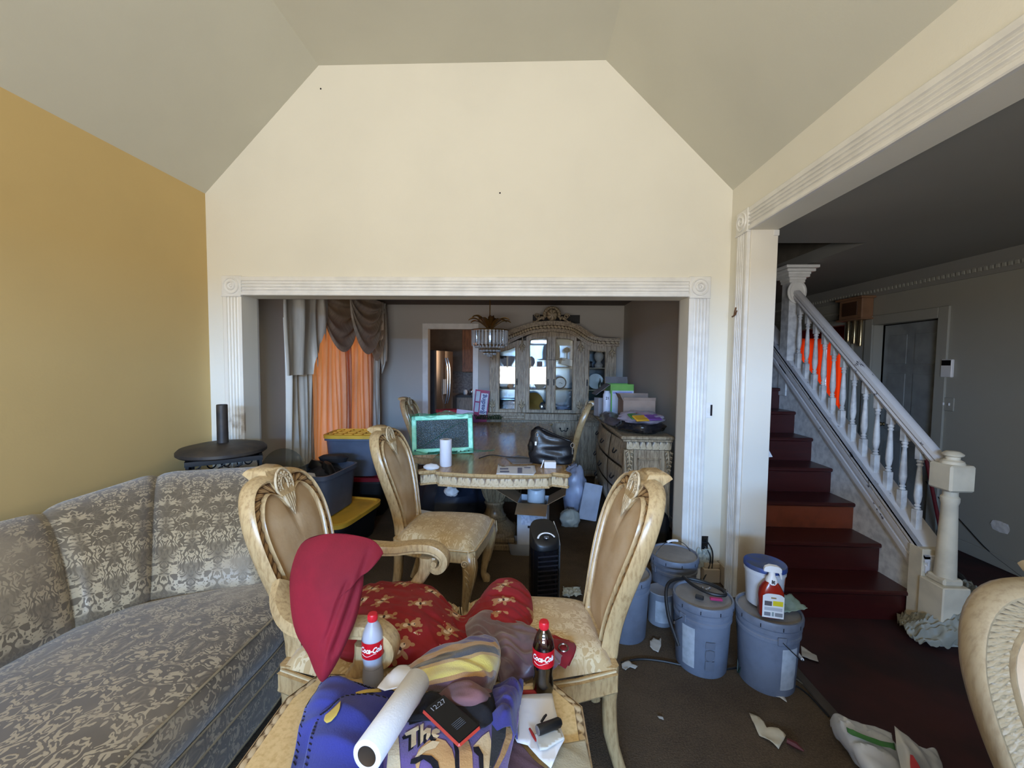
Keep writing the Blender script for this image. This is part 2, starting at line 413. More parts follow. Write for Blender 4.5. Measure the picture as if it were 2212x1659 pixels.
# ---- fluted casings with rosette corner blocks
def fluted(p0, p1, wd, nd, W_=0.145, t=0.022, ng=4):
    p0, p1, wd, nd = Vector(p0), Vector(p1), Vector(wd), Vector(nd)
    pr = [(0, 0), (0, t*.8), (.04, t), (.20, t)]
    g0, g1 = .20, .86; st = (g1-g0)/ng
    for k in range(ng):
        a = g0+k*st; pr += [(a+st*.12, t), (a+st*.25, t-.010), (a+st*.5, t-.013), (a+st*.75, t-.010), (a+st*.9, t)]
    pr += [(.96, t), (1, t*.8), (1, 0)]
    rs = [[p+wd*(a*W_)+nd*b for a, b in pr] for p in (p0, p1)]
    return MB().loft(rs)
def rosette(c, wd, ud, nd, s=0.15):
    wd, ud, nd, c = Vector(wd), Vector(ud), Vector(nd), Vector(c)
    m = MB(); m.M = Matrix(((wd.x, ud.x, nd.x, c.x), (wd.y, ud.y, nd.y, c.y), (wd.z, ud.z, nd.z, c.z), (0, 0, 0, 1)))
    h = s/2; m.box(-h, h, -h, h, 0, 0.026, 0.005)
    m.lathe([(h*.84, .026), (h*.80, .034), (h*.72, .034), (h*.66, .027), (h*.48, .026), (h*.42, .036), (h*.34, .038), (h*.28, .028), (h*.18, .026), (h*.14, .034), (.001, .038)], 28, cap=False)
    m.box(-h, h, -h-.006, -h+.006, 0, .031, .002)
    return m
BW, BH = 0.145, 0.138
tl = struct(fixn(fluted((OX0-BW, WY, 0.0), (OX0-BW, WY, OZ), (1, 0, 0), (0, -1, 0)).build('trim_2', dirty('stained_trim_paint', 1.0, 1.22, 1))))
trr = struct(fixn(fluted((OX1, WY, 0.0), (OX1, WY, OZ), (1, 0, 0), (0, -1, 0)).build('trim_3', M_TRIM)))
tt = struct(fixn(fluted((OX0, WY, OZ+BH), (OX1, WY, OZ+BH), (0, 0, -1), (0, -1, 0), BH).build('trim_4', M_TRIM)))
rosette((OX0-BW/2, WY, OZ+BH/2), (1, 0, 0), (0, 0, 1), (0, -1, 0)).build('corner_block', M_TRIM, tt)
rosette((OX1+BW/2, WY, OZ+BH/2), (1, 0, 0), (0, 0, 1), (0, -1, 0)).build('corner_block', M_TRIM, tt)
tv = struct(fixn(fluted((XR, JY, 0.0), (XR, JY, BZ), (0, 1, 0), (-1, 0, 0), 0.14).build('trim_5', M_TRIM)))
tb = struct(fixn(fluted((XR, JY, BZ+.145), (XR, -1.2, BZ+.145), (0, 0, -1), (-1, 0, 0), 0.145).build('trim_6', M_TRIM)))
rosette((XR, JY+.07, BZ+.0725), (0, -1, 0), (0, 0, 1), (-1, 0, 0)).build('corner_block', M_TRIM, tb)
# painted jamb board on the end of the right wall, beam soffit
M_JAMB = dirty('soiled_jamb_paint', .30, .50)
j = MB().box(XR-.002, XW+.004, JY-.014, JY-.001, 0.0, BZ, .003).build('trim_7', M_JAMB, smooth=0); struct(j)
MB().box(XW-.03, XW+.008, JY-.020, JY-.006, BZ-.04, BZ-.002, .003).build('clip', M_TRIM, j, smooth=0)
# stepped baseboard wedge in the corner
bb = MB()
bb.box(XR-.016, XR-.001, JY+.142, WY-.002, 0, 0.14, .003)
struct(bb.build('baseboard_right', M_JAMB, smooth=0))
bl = MB(); bl.prism([(0, 0), (.0, .115), (.012, .135), (.02, .115), (.03, .10), (.04, 0)], 0, .17, 'x')
bl.M = Matrix()
q = MB(); q.box(1.29, 1.405, 2.99, 3.055, 0, .10, .004); q.box(1.30, 1.41, 3.01, 3.055, .10, .135, .004)
struct(q.build('baseboard_front', M_JAMB, smooth=0))
struct(MB().box(XL+.001, XL+.016, YR, WY, 0, .12, .003).build('baseboard_left', M_TRIM, smooth=0))
# hall door casing, door leaf ajar
w = MB(); w.box(HX-.02, HX, D2A-.10, D2A, 0, D2Z+.10, .004); w.box(HX-.02, HX, D2B, D2B+.10, 0, D2Z+.10, .004); w.box(HX-.02, HX, D2A, D2B, D2Z, D2Z+.10, .004)
dcas = struct(w.build('trim_8', M_HALL, smooth=0))
def door_leaf():
    m = MB(); Wd, Hd, T = D2B-D2A-.02, D2Z-.02, .035
    m.box(0, T, 0, Wd, 0, Hd)
    root = struct(m.build('door_2', simple('hall_door_paint', (160, 164, 164), 0.5), smooth=0))
    for (a, b) in ((.08, .42), (.56, .90)):
        for (z0, z1) in ((.12, .78), (.90, 1.50), (1.60, 1.90)):
            MB().box(-.006, .0, a*Wd, b*Wd, z0, z1, .005).build('panel', root.data.materials[0], root, smooth=0)
    kn = MB(); kn.lathe([(.001, 0), (.02, .002), (.012, .02), (.026, .04), (.02, .055), (.001, .06)], 16); kn.M = Matrix()
    k = kn.build('knob', simple('dull_brass', (120, 100, 70), 0.3, 0.9), root); k.rotation_euler = (0, -PI/2, 0); k.location = (0, Wd-.06, .95)
    return root
dl = door_leaf(); dl.location = (HX+.035, D2A+.005, .01); dl.rotation_euler = (0, 0, -.10)
# dark room behind that door
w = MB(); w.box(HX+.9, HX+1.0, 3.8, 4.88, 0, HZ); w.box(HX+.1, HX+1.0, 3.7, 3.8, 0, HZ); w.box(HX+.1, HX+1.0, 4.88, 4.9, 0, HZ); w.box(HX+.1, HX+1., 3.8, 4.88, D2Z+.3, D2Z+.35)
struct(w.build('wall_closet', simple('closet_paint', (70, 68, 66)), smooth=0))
# fluted casing and reeded lintel of the far opening
struct(fixn(fluted((HX, R0-.13, 0.0), (HX, R0-.13, RZ), (0, 1, 0), (-1, 0, 0), 0.13).build('trim_9', M_HALL)))
struct(fixn(fluted((HX, R0, RZ+.16), (HX, R1, RZ+.16), (0, 0, -1), (-1, 0, 0), 0.16, ng=6).build('trim_10', M_HALL)))
# ------------------------------------------------------------------ staircase
M_RAIL = simple('worn_white_paint', (222, 222, 222), 0.5, col2=(188, 188, 190), scale=18)
def chipped():
    t = MT('chipped_rail_paint', (220, 220, 222), 0.5)
    n = t.noise(t.coord('Object', (1, .35, .35)), scale=26, detail=6, rough=0.7)
    t.base(t.mix(n.ramp(0.63, 0.66), (214, 212, 214), (92, 90, 96))); return t.m
M_CHIP = chipped()
SXI = 2.39
st = thing('staircase', 'dark red wooden staircase with white string board rising beyond the right opening', 'staircase', (1.95, 2.6, 0))
def stp(mb, name, mat, smooth=0.5, par=None):
    o = mb.build(name, mat, par or st, smooth=smooth); 
    if par is None: o.matrix_parent_inverse = Matrix.Translation(-Vector((1.95, 2.6, 0)))
    return o
for i in range(1, 14):
    y = 2.587+.2386*(i-1); z = .1954*i
    stp(MB().box(1.501, SXI, y, y+.2386+.03, z-.03, z, .008), 'tread', M_REDWOOD)
    stp(MB().box(1.501, SXI, y+.025, y+.04, z-.1954, z-.03), 'riser', simple('worn_orange_brown_riser', (124, 58, 34), .4, var=.3) if i == 3 else M_REDWOOD, 0)
zt = lambda y: .50+.812*(y-2.55)
m = MB(); m.prism([(2.50, 0), (4.4, 0), (4.4, zt(4.4)-.015), (2.50, zt(2.50)-.015)], SXI, SXI+.10, 'x')
stp(m, 'string_board', M_RAIL, 0)
m = MB()
for a, b, t in ((0, -.035, .03), (-.035, -.06, .012), (-.06, -.10, .024), (-.10, -.135, .010), (-.135, -.175, .022), (-.175, -.205, .012)):
    m.prism([(2.50, zt(2.5)+b), (4.4, zt(4.4)+b), (4.4, zt(4.4)+a), (2.50, zt(2.5)+a)], SXI-t, SXI+.001, 'x')
fixn(stp(m, "string_moulding", M_CHIP, 0))
m = MB(); m.prism([(2.50, zt(2.5)-.015), (4.4, zt(4.4)-.015), (4.4, zt(4.4)), (2.50, zt(2.5))], SXI-.03, SXI+.13, 'x'); fixn(stp(m, "string_cap", M_CHIP, 0))
RX = SXI+.05
zr = lambda y: 1.035+.86*(y-2.50)      # top of the handrail
m = MB(); pr = [(-1, -.45), (-.75, -1), (.75, -1), (1, -.45), (.8, -.1), (1, .25), (.8, .8), (.3, 1), (-.3, 1), (-.8, .8), (-1, .25), (-.8, -.1)]
m.tube([(RX, 2.50, zr(2.50)-.035), (RX, 3.945, zr(3.945)-.035)], .035, prof=pr, up=(0, 0, 1)); stp(m, 'handrail', M_CHIP, 0.5)
def baluster(y):
    z0 = zt(y); z1 = zr(y)-.075; L = z1-z0; s = .019
    m = MB(); m.box(RX-s, RX+s, y-s, y+s, z0-.02, z0+L*.21, .002)
    m.box(RX-s, RX+s, y-s, y+s, z1-L*.17, z1+.035, .002)
    b = z0+L*.21; T = L*.62
    pf = [(.012, 0), (.019, .02), (.012, .05), (.018, .08), (.011, .11), (.016, .16), (.021, .28), (.018, .5), (.013, .78), (.011, .86), (.018, .89), (.012, .92), (.019, .96), (.014, 1)]
    m.lathe([(r, t*T) for r, t in pf], 10, (RX, y, b)); stp(m, 'baluster', M_RAIL, 0.7)
for k in range(12): baluster(2.655+.1105*k)
nw = MB(); NX, NY = 2.42, 2.44
nw.box(NX-.075, NX+.075, NY-.075, NY+.075, 0, .34, .006); nw.box(NX-.055, NX+.055, NY-.055, NY+.055, .34, .38, .01); nw.box(SXI-.035, SXI+.10, NY+.07, NY+.16, 0, .50, .004)
nw.lathe([(.050, .36), (.036, .80), (.042, .82), (.042, .84), (.034, .85), (.034, .875), (.05, .885)], 20, (NX, NY, 0))
nw.box(NX-.068, NX+.068, NY-.068, NY+.068, .885, 1.035, .01)
nw.lathe([(.055, 1.035), (.05, 1.05), (.032, 1.06), (.032, 1.075), (.045, 1.082), (.048, 1.09), (.03, 1.105), (.001, 1.108)], 20, (NX, NY, 0))
stp(nw, 'newel_post', simple('newel_paint', (226, 214, 190), 0.5, var=.1), 0.6)
pb = MB(); PY = 4.00
pb.box(RX-.06, RX+.06, PY-.06, PY+.06, 1.3, 2.36, .004); stp(pb, 'upper_post', M_RAIL, 0)
cp = MB()
for z, h in ((2.34, .07), (2.365, .075), (2.385, .095), (2.41, .10), (2.43, .125), (2.46, .145)): cp.box(RX-h, RX+h, PY-h, PY+h, z, z+.026, .004)
stp(cp, 'capital', M_TRIM, 0)
rz_ = MB(); rz_.M = Matrix.Translation((RX, PY-.06, zr(PY)-.07)) @ Matrix.Rotation(PI/2, 4, 'X')
rz_.lathe([(.085, 0), (.085, .012), (.07, .016), (.06, .01), (.001, .012)], 24, sy=1.25); stp(rz_, 'rail_rosette', M_TRIM)

# ------------------------------------------------------------------ carved wood
def glazed(name, light, dark, rough=0.32, grain=True):
    t = MT(name, light, rough)
    g = t.noise(t.coord('Object', (6, 6, 1.2)), scale=14, detail=6, rough=0.65)
    t.base(t.mix(g.ramp(0.40, 0.72), light, dark)); t.set('Coat Weight', 0.25); t.set('Coat Roughness', 0.2); return t.m
def carved(name, light, dark, rough=0.45):
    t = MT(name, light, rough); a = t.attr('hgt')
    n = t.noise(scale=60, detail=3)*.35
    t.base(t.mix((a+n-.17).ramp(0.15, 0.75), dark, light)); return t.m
M_BLOND = glazed('blond_glazed_wood', (196, 166, 120), (160, 128, 86))
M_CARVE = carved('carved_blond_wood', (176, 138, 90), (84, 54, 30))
M_CARVE2 = carved('carved_pale_wood', (206, 184, 148), (124, 100, 74))
M_TAUPE = glazed('taupe_glazed_wood', (186, 168, 138), (146, 126, 98))
def damask(name, base, fig, scale=1.0, rough=0.55, edge=(0.50, 0.56), sheen=0.3, dirt=None):
    t = MT(name, base, rough); x, y, z = t.xyz(t.coord('UV'))
    # a mirrored repeat: the scrolls come out as the contour lines of a noise field, symmetrical about each stripe
    P = 0.17/scale
    yy = y + ((x/P)._m('FLOOR')._m('MODULO', 2))*(P*.7)
    u = x.ping(P*.5); v = yy._m('PINGPONG', P*4)
    vec = t.comb(u, yy, 0.0)
    n = t.noise(vec, scale=14*scale, detail=1.5, dist=1.4)
    f = ((n*30).sin()*.5+.5)
    big = t.noise(vec, scale=7*scale, detail=1, dist=.5).ramp(.42, .50)
    fill = f.ramp(*edge)*(big*.85+.15)
    n2 = t.noise(vec, scale=60*scale, detail=1)
    fac = (fill*(n2.ramp(.28, .40))).mn(1)
    c = t.mix(fac, base, fig)
    if dirt: c = t.mix(t.noise(scale=2.3, detail=4).ramp(.5, .72)*.75, c, dirt)
    t.base(c); t.link('Roughness', (fac*-.18)+rough); t.bump(fac, .35, .002); t.set('Sheen Weight', sheen); return t.m
M_SEATFAB = damask('cream_damask', (196, 166, 120), (222, 200, 160), 1.5, .5, dirt=(176, 146, 100))
M_BACKFAB = simple('cream_back_fabric', (184, 152, 112), 0.5, col2=(196, 168, 132), scale=9, bump=.35, bscale=45, bdist=.003)
M_PIPE = simple('seat_piping', (214, 196, 160), 0.5)

OUT = [(0, 1.105), (.06, 1.112), (.12, 1.112), (.19, 1.09), (.24, 1.035), (.264, .95), (.262, .86), (.242, .76), (.212, .66), (.19, .57), (.185, .50), (.185, .44), (.10, .44), (0, .44)]
INN = [(0, .975), (.022, .992), (.05, 1.03), (.105, 1.055), (.16, 1.035), (.203, .975), (.208, .89), (.19, .80), (.165, .69), (.14, .60), (.13, .53), (.12, .50), (.06, .495), (0, .495)]
OUT = [(a*.80, b) for a, b in OUT]; INN = [(a*.78, b) for a, b in INN]
def ring_pts(half, n):
    a = crom(half, n); return a + [(-x, h) for x, h in a[::-1]][1:-1]
def xb(h):                              # lean of the back
    t = max(0, (h-.44)/.7); return -.245 - .075*t - .125*t*t
def bp(y, h, d): return (xb(h)+d, y, h)
WOOD, CARVE = M_BLOND, M_CARVE
def spiral(c, r0, turns, n, ax='xz', y=0):
    out = []
    for k in range(n+1):
        t = k/n; a = turns*2*PI*t; r = r0*(1-t*.85); out.append((c[0]+r*math.cos(a), y, c[1]+r*math.sin(a)))
    return out
def make_chair(name, label, arms=False, group=None, hi=1, band='leaf', wood=None, carve=None):
    M_BLOND = wood or WOOD; M_CARVE = carve or CARVE
    root = thing(name, label, 'chair', group=group)
    N = 44; O = ring_pts(OUT, N); I = ring_pts(INN, N); n = len(O)
    cs = [(1, -.028), (.5, -.034), (.12, -.034), (0, -.028), (-.07, -.012), (-.07, .012), (0, .030), (.08, .035), (.17, .030), (.19, .018), (.80, .018), (.82, .028), (.88, .036), (.94, .034), (1, .020)]
    rings = []
    for w, d in cs: rings.append([bp(O[k][0]+(I[k][0]-O[k][0])*w, O[k][1]+(I[k][1]-O[k][1])*w, d) for k in range(n)])
    rings.append(rings[0]); m = MB(); m.loft(rings, cap=False); fixn(m.build('back_frame', M_BLOND, root, 0.9))
    # carved band of overlapping leaves
    NB = 230*hi; O2 = ring_pts(OUT, NB); I2 = ring_pts(INN, NB); nb = len(O2); L = [0]
    for k in range(nb): L.append(L[-1]+math.dist(O2[k], O2[(k+1) % nb]))
    vs = []; at_ = []; fs = []; NW = 7
    for k in range(nb):
        for q in range(NW+1):
            w = q/NW; b = w*2-1; s = L[k] if k < nb/2 else L[nb]-L[k]
            a = (s/.042 + w*.30) % 1; d = (a-.5)*2
            hgt = max(0, 1-abs(d)**2.2-b*b*.85)**.6; hgt *= .75+.25*math.cos(d*9)
            if band == 'incised':
                a = (s/.030 + w*.9) % 1; d = (a-.5)*2; g = d*d*1.1+b*b*.95; hgt = min(1, abs(g-.72)*5)*min(1, .25+abs(d-.25*b)*4) if g < 1.1 else 1.0
            ww = .19+.62*w; vs.append(bp(O2[k][0]+(I2[k][0]-O2[k][0])*ww, O2[k][1]+(I2[k][1]-O2[k][1])*ww, .019+.009*hgt)); at_.append(hgt)
    for k in range(nb):
        for q in range(NW):
            a = k*(NW+1)+q; c = ((k+1) % nb)*(NW+1)+q; fs.append((a, a+1, c+1, c))
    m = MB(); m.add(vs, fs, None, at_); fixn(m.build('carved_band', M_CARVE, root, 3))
    # upholstered panel, front and back
    vs = []; uv = []; RG = 8; c0 = (0, .76)
    for g in range(RG+1):
        s = 1-g/RG*.999
        for k in range(n):
            y = c0[0]+(I[k][0]-c0[0])*s; h = c0[1]+(I[k][1]-c0[1])*s; vs.append(bp(y, h, .014+.020*(1-s**4))); uv.append((y, h))
    fs = [(g*n+k, g*n+(k+1) % n, (g+1)*n+(k+1) % n, (g+1)*n+k) for g in range(RG) for k in range(n)]
    m = MB(); m.add(vs, fs, uv); m.add([(v[0]-.044+0*v[1], v[1], v[2]) for v in vs], [f[::-1] for f in fs], uv)
    fixn(m.build('back_cushion', M_BACKFAB, root, 3))
    # crest with its medallion
    m = MB(); sec = []
    for t in range(9):
        a = t/8; z = 1.035+.075*a; wd = .038+.020*math.sin(min(1, a*1.2)*PI*.5); sec.append([( xb(z)-.045*a**2-.03, -wd, z), (xb(z)-.045*a**2-.03, wd, z), (xb(z)+.042-.02*a, wd*.97, z), (xb(z)+.042-.02*a, -wd*.97, z)])
    for t in range(1, 6):
        a = t/5*PI/2; z = 1.11+.035*math.sin(a); s = math.cos(a)*.9+.1; xm = xb(1.11)-.045; hx = .045*s+.004
        sec.append([(xm-hx+.0, -.058*(.6+.4*s), z), (xm-hx, .058*(.6+.4*s), z), (xm+hx+.012, .056*(.6+.4*s), z), (xm+hx+.012, -.056*(.6+.4*s), z)])
    m.loft(sec); cr_ = m.build('crest', M_BLOND, root, 0.9)
    m = MB(); zc = 1.075; xc = xb(zc)+.030
    def oval(ry, rz, rt, n_=28): m.tube([(xc+.006-(.25*rz*math.sin(a)), ry*math.cos(a), zc+rz*math.sin(a)) for a in [2*PI*k/n_ for k in range(n_+1)]], rt, 6)
    oval(.020, .030, .0050); oval(.049, .062, .006)
    for k in range(26):
        a = 2*PI*k/26; r = 1 if k % 2 else .82
        m.sphere((xc+.005-.25*.045*r*math.sin(a), .037*r*math.cos(a), zc+.046*r*math.sin(a)), .0065, .009, .008, 6, 5)
    m.sphere((xc-.003, 0, zc), .006, .016, .025, 10, 8)
    for k, (yy, L_) in enumerate(((0, .085), (.014, .075), (-.014, .075), (.028, .055), (-.028, .055))):
        m.tube([(xb(h)+.036, yy*(1-(1.03-h)/L_*.6), h) for h in (1.035, 1.035-L_*.35, 1.035-L_*.7, 1.035-L_)], [.008, .008, .006, .002], 6)
    m.at = {i: .35+.65*((i*7) % 5)/4 for i in range(len(m.v))}
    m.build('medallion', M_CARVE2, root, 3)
    # seat
    def seat(u, v):
        x = -.25+.52*v; hw = .205+.065*min(1, v*1.15); y = (u*2-1)*hw
        e = max(0, 1-abs(u*2-1)**5)*max(0, 1-abs(v*2-1)**6)
        z = .452+.062*e**.5+.018*max(0, 1-(u*2-1)**2)*(1-(v*2-1)**2)
        return (x+.02*math.sin(PI*u)*v, y, z)
    m = MB(); m.grid(seat, 26, 26); m.uv = {i: (a*.52, b*.52) for i, (a, b) in m.uv.items()}; m.build('seat', M_SEATFAB, root, 3)
    def edge(r, z):
        return [(-.25, -.215, z), (-.1, -.25, z), (.08, -.27, z), (.25, -.272, z), (.278, -.25, z), (.29, 0, z), (.278, .25, z), (.25, .272, z), (.08, .27, z), (-.1, .25, z), (-.25, .215, z)]
    m = MB(); m.tube(edge(0, .450), .006, 6); m.build('piping', M_PIPE, root)
    for nm, pts in (('seat_rail', edge(0, .418)[:4]), ('seat_rail', edge(0, .418)[-4:]), ('seat_rail', edge(0, .418)[3:8]), ('seat_rail', [(-.245, -.19, .418), (-.245, .19, .418)])):
        m = MB(); m.tube(pts, .036, prof=[(-.35, -1.1), (.35, -1.1), (.45, -.9), (.35, -.6), (.35, .8), (.5, .92), (-.35, .95)], up=(0, 0, 1)); m.build(nm, M_BLOND, root, .5)
    # legs
    for s in (-1, 1):
        P = [(.225, .232, .445), (.248, .252, .40), (.262, .262, .34), (.250, .255, .24), (.228, .238, .12), (.222, .232, .06), (.238, .245, .025), (.240, .248, 0)]
        R = [.040, .043, .042, .033, .023, .019, .027, .024]
        m = MB(); q = [(1, .6), (.6, 1), (-.6, 1), (-1, .6), (-1, -.6), (-.6, -1), (.6, -1), (1, -.6)]
        m.tube([(x, y*s, z) for x, y, z in crom(P, 18)], [c[0] for c in crom([(r,) for r in R], 18)], prof=q, up=(1, 0, 0)); lg = m.build('leg', M_BLOND, root, .8)
        m = MB()
        for yy, sg in ((.262+.043, 1),):
            m.tube([(x, s*yy, z) for x, _, z in spiral((.238, .385), .024, 1.6, 22)], .0045, 5)
            for k in range(6):
                z0 = .345-.038*k; ww = .024-.0015*k; x0 = .258-.005*k; yk = s*(.262+.043-.0055*k-.0012*k*k)
                m.tube([(x0-ww*.8, yk, z0+.01), (x0, yk+s*.003, z0-.004), (x0+ww*.5, yk, z0-.03)], [.002, .005, .002], 5)
            for dx in (.285, .297): m.tube([(dx, s*.296, .43), (dx+.006, s*.300, .36), (dx-.010, s*.288, .26), (dx-.038, s*.262, .14)], .003, 5)
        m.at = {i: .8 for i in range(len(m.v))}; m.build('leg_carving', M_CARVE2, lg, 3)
        P = [(-.238, .178, .46), (-.236, .182, .34), (-.245, .188, .18), (-.30, .192, 0)]
        m = MB(); m.tube([(x, y*s, z) for x, y, z in crom(P, 12)], [.030]*4+[.026]*4+[.022]*4, prof=q, up=(1, 0, 0)); m.build('leg', M_BLOND, root, .8)
    if arms:
        for s in (-1, 1):
            A = [(-.268, .180, .76), (-.235, .228, .72), (-.15, .285, .688), (-.03, .305, .682), (.07, .305, .700), (.155, .305, .700), (.205, .305, .668), (.206, .305, .625), (.175, .305, .602), (.145, .305, .620), (.150, .305, .645), (.170, .305, .648)]
            R = [.030, .036, .038, .036, .036, .036, .034, .030, .026, .021, .017, .012]
            pf = [(-1, -.35), (-.9, -.7), (0, -.8), (.9, -.7), (1, -.35), (1, .1), (.82, .28), (.86, .5), (.5, .62), (.42, .5), (.0, .62), (-.42, .5), (-.5, .62), (-.86, .5), (-.82, .28), (-1, .1)]
            # frame rolled by hand so the grooves stay on top through the scroll
            m = MB(); pts = [Vector((x, y*s, z)) for x, y, z in crom(A, 46)]; rr = [c[0] for c in crom([(r,) for r in R], 46)]; rings = []
            for k, p in enumerate(pts):
                T = (pts[min(45, k+1)]-pts[max(0, k-1)]).normalized(); S2 = Vector((0, 1, 0)); S2 = (S2-T*S2.dot(T)).normalized(); U2 = T.cross(S2)*-1
                if k < 14: pass
                rings.append([p+S2*(a*rr[k])+U2*(b*rr[k]) for a, b in pf])
            m.loft(rings); am = fixn(m.build('arm', M_BLOND, root, .7))
            m = MB(); m.tube([(.168, s*.305-.031, .636), (.168, s*.305+.031, .636)], .014, 12); m.build('scroll_eye', M_BLOND, am)
            S = [(.00, .27, .42), (.035, .285, .47), (.085, .300, .54), (.120, .305, .60), (.125, .305, .66)]
            m = MB(); m.tube([(x, y*s, z) for x, y, z in crom(S, 16)], [.034]*5+[.027]*6+[.030]*5, prof=q, up=(1, 0, 0)); m.build('arm_support', M_BLOND, root, .8)
    return root
def place(o, x, y, rz, z=0): o.location = (x, y, z); o.rotation_euler = (0, 0, rz); return o
G = 'carved blond dining chairs scattered round the tables'
side = make_chair('dining_chair', 'blond carved chair facing left with worn cream seat, beside the grey buckets', group=G)
armc = make_chair('armchair', 'blond carved armchair with scrolled arms, holding the red pillow beside the sofa', arms=True, group=G)
place(side, .06, 1.67, math.radians(187)); place(armc, -.625, 1.62, math.radians(-5))
def another(src, label, x, y, rz):
    c = copy_tree(src); c['label'] = label; return place(c, x, y, rz)
another(side, 'blond carved chair with empty cream seat, at the near end of the dining table', -.56, 2.72, math.radians(-8))
another(side, 'carved chair on left of the dining table behind the monitor, holding a pink box', -1.08, 5.02, math.radians(-6))
another(side, 'carved chair on far right side of the dining table, seen side-on by the cabinet', .30, 5.0, math.radians(172))
corner = make_chair('dining_chair', 'pale carved chair back cut off at the bottom right corner of the photo', group=G, hi=3, band='incised', wood=glazed('shaded_chair_wood', (168, 150, 120), (146, 126, 98), .45), carve=carved('incised_pale_wood', (160, 142, 112), (84, 66, 48)))  # same set; the shade it stands in is put into darker wood colours
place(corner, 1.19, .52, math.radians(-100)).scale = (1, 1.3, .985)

# ------------------------------------------------------------------ dining table
def relief_h(kind, s, w):
    b = w*2-1
    if kind == 'palmette':
        a = (s/.052) % 1; d = (a-.5)*2; r = math.hypot(d, (w-.1)*1.0)
        th = math.atan2(w+.05, d); return max(0, min(1, (1.15-r)*2.5))*(.45+.55*abs(math.cos(th*4.5))) if abs(d) < .93 else .85*(abs(b) < .8)
    a = (s/.034+w*.45) % 1; d = (a-.5)*2; return max(0, 1-abs(d)**2.2-b*b*.85)**.6
def edge_band(name, poly, z0, z1, parent, mat, kind='palmette', depth=.006, out=0.0, per=.0065, nw=9, closed=True):
    pts = list(poly); n = len(pts); m = MB(); vs = []; at_ = []; fs = []; s = 0; cols = 0
    ar = sum(pts[i][0]*pts[(i+1) % n][1]-pts[(i+1) % n][0]*pts[i][1] for i in range(n)); sg = 1 if ar > 0 else -1
    for i in range(n if closed else n-1):
        a, b = Vector(pts[i]), Vector(pts[(i+1) % n]); L = (b-a).length; k = max(1, int(L/per)); T = (b-a)/L; Nn = Vector((T.y, -T.x))*sg
        for j in range(k+(1 if i == (n-1 if closed else n-2) else 0)):
            p = a+(b-a)*(j/k)
            for q in range(nw+1):
                w = q/nw; hh = relief_h(kind, s+L*j/k, w); pp = p+Nn*(out+depth*hh); vs.append((pp.x, pp.y, z0+(z1-z0)*w)); at_.append(hh)
            cols += 1
        s += L
    for c in range(cols-1):
        for q in range(nw): a = c*(nw+1)+q; fs.append((a, a+nw+1, a+nw+2, a+1))
    m.add(vs, fs, None, at_); return m.build(name, mat, parent, 3)
def offset_poly(poly, d):
    n = len(poly); out = []; ar = sum(poly[i][0]*poly[(i+1) % n][1]-poly[(i+1) % n][0]*poly[i][1] for i in range(n)); sg = 1 if ar > 0 else -1
    for i in range(n):
        a, b, c = Vector(poly[i-1]), Vector(poly[i]), Vector(poly[(i+1) % n]); t1 = (b-a).normalized(); t2 = (c-b).normalized()
        n1 = Vector((t1.y, -t1.x))*sg; n2 = Vector((t2.y, -t2.x))*sg; bs = n1+n2; bs = bs/max(.3, bs.length_squared)*2 if bs.length > 1e-6 else n1
        p = b+bs*d*.5*2/2*1.0 if False else b+bs*d; out.append((p.x, p.y))
    return out
TZ = .775
TXL, TXR, TY0, TY1 = -.80, .30, 3.0, 5.55
def table_outline(x0, x1, y0, y1, c=.13):
    # bowed ends and scooped, projecting corners
    xm = (x0+x1)/2; p = []
    def corner(cx, cy, sx, sy): return [(cx+sx*c, cy+sy*.02), (cx+sx*c*.85, cy+sy*.05), (cx+sx*c*.45, cy+sy*.03), (cx, cy+sy*.0), (cx-sx*.02, cy+sy*c*.35), (cx-sx*.0, cy+sy*c*.6), (cx+sx*.03, cy+sy*c*.85), (cx+sx*.01, cy+sy*c)]
    a = corner(x0, y0, 1, 1)[::-1]; bow = [(x0+c+(x1-x0-2*c)*t, y0+.0-.045*math.sin(PI*t)) for t in [k/12 for k in range(0, 13)]]
    b = corner(x1, y0, -1, 1); c_ = corner(x1, y1, -1, -1)[::-1]; bow2 = [(x1-c-(x1-x0-2*c)*t, y1+.045*math.sin(PI*t)) for t in [k/12 for k in range(13)]]; d = corner(x0, y1, 1, -1)
    return a+bow+b+c_+bow2+d
TP = table_outline(TXL, TXR, TY0, TY1)
def tabletop_mat():
    t = MT('polished_table_wood', (176, 136, 82), 0.16)
    v = t.coord('Object', (8, 1.1, 8)); n = t.noise(v, scale=5, detail=7, rough=.6, dist=.6)
    c = t.mix(n.ramp(.3, .75), (190, 152, 98), (140, 102, 58)); c = t.mix(t.noise(scale=1.4, detail=5).ramp(.45, .7), c, (152, 118, 78))
    t.base(c); t.link('Roughness', t.noise(scale=3, detail=5)*.25+.10); t.bump(t.noise(v, scale=12, detail=4), .1, .002); return t.m
dt = thing('dining_table', 'long carved pedestal dining table with polished top, loaded with monitor and handbag', 'table', ((TXL+TXR)/2, (TY0+TY1)/2, 0))
inv = Matrix.Translation(-Vector(dt.location))
def dpart(m, nm, mt, sm=.5, par=None):
    o = m.build(nm, mt, par or dt, sm); 
    if par is None: o.matrix_parent_inverse = inv
    return o
m = MB(); m.prism(TP, TZ-.022, TZ, 'z'); m.prism(offset_poly(TP, -.012), TZ-.036, TZ-.022, 'z'); fixn(dpart(m, "tabletop", tabletop_mat(), .5))
m = MB(); m.loft([[(x, y, z) for x, y in offset_poly(TP, d)] for z, d in ((TZ-.03, -.010), (TZ-.022, .004), (TZ-.008, .006), (TZ-.002, 0))], cap=False); dpart(m, 'top_moulding', M_BLOND, .9)
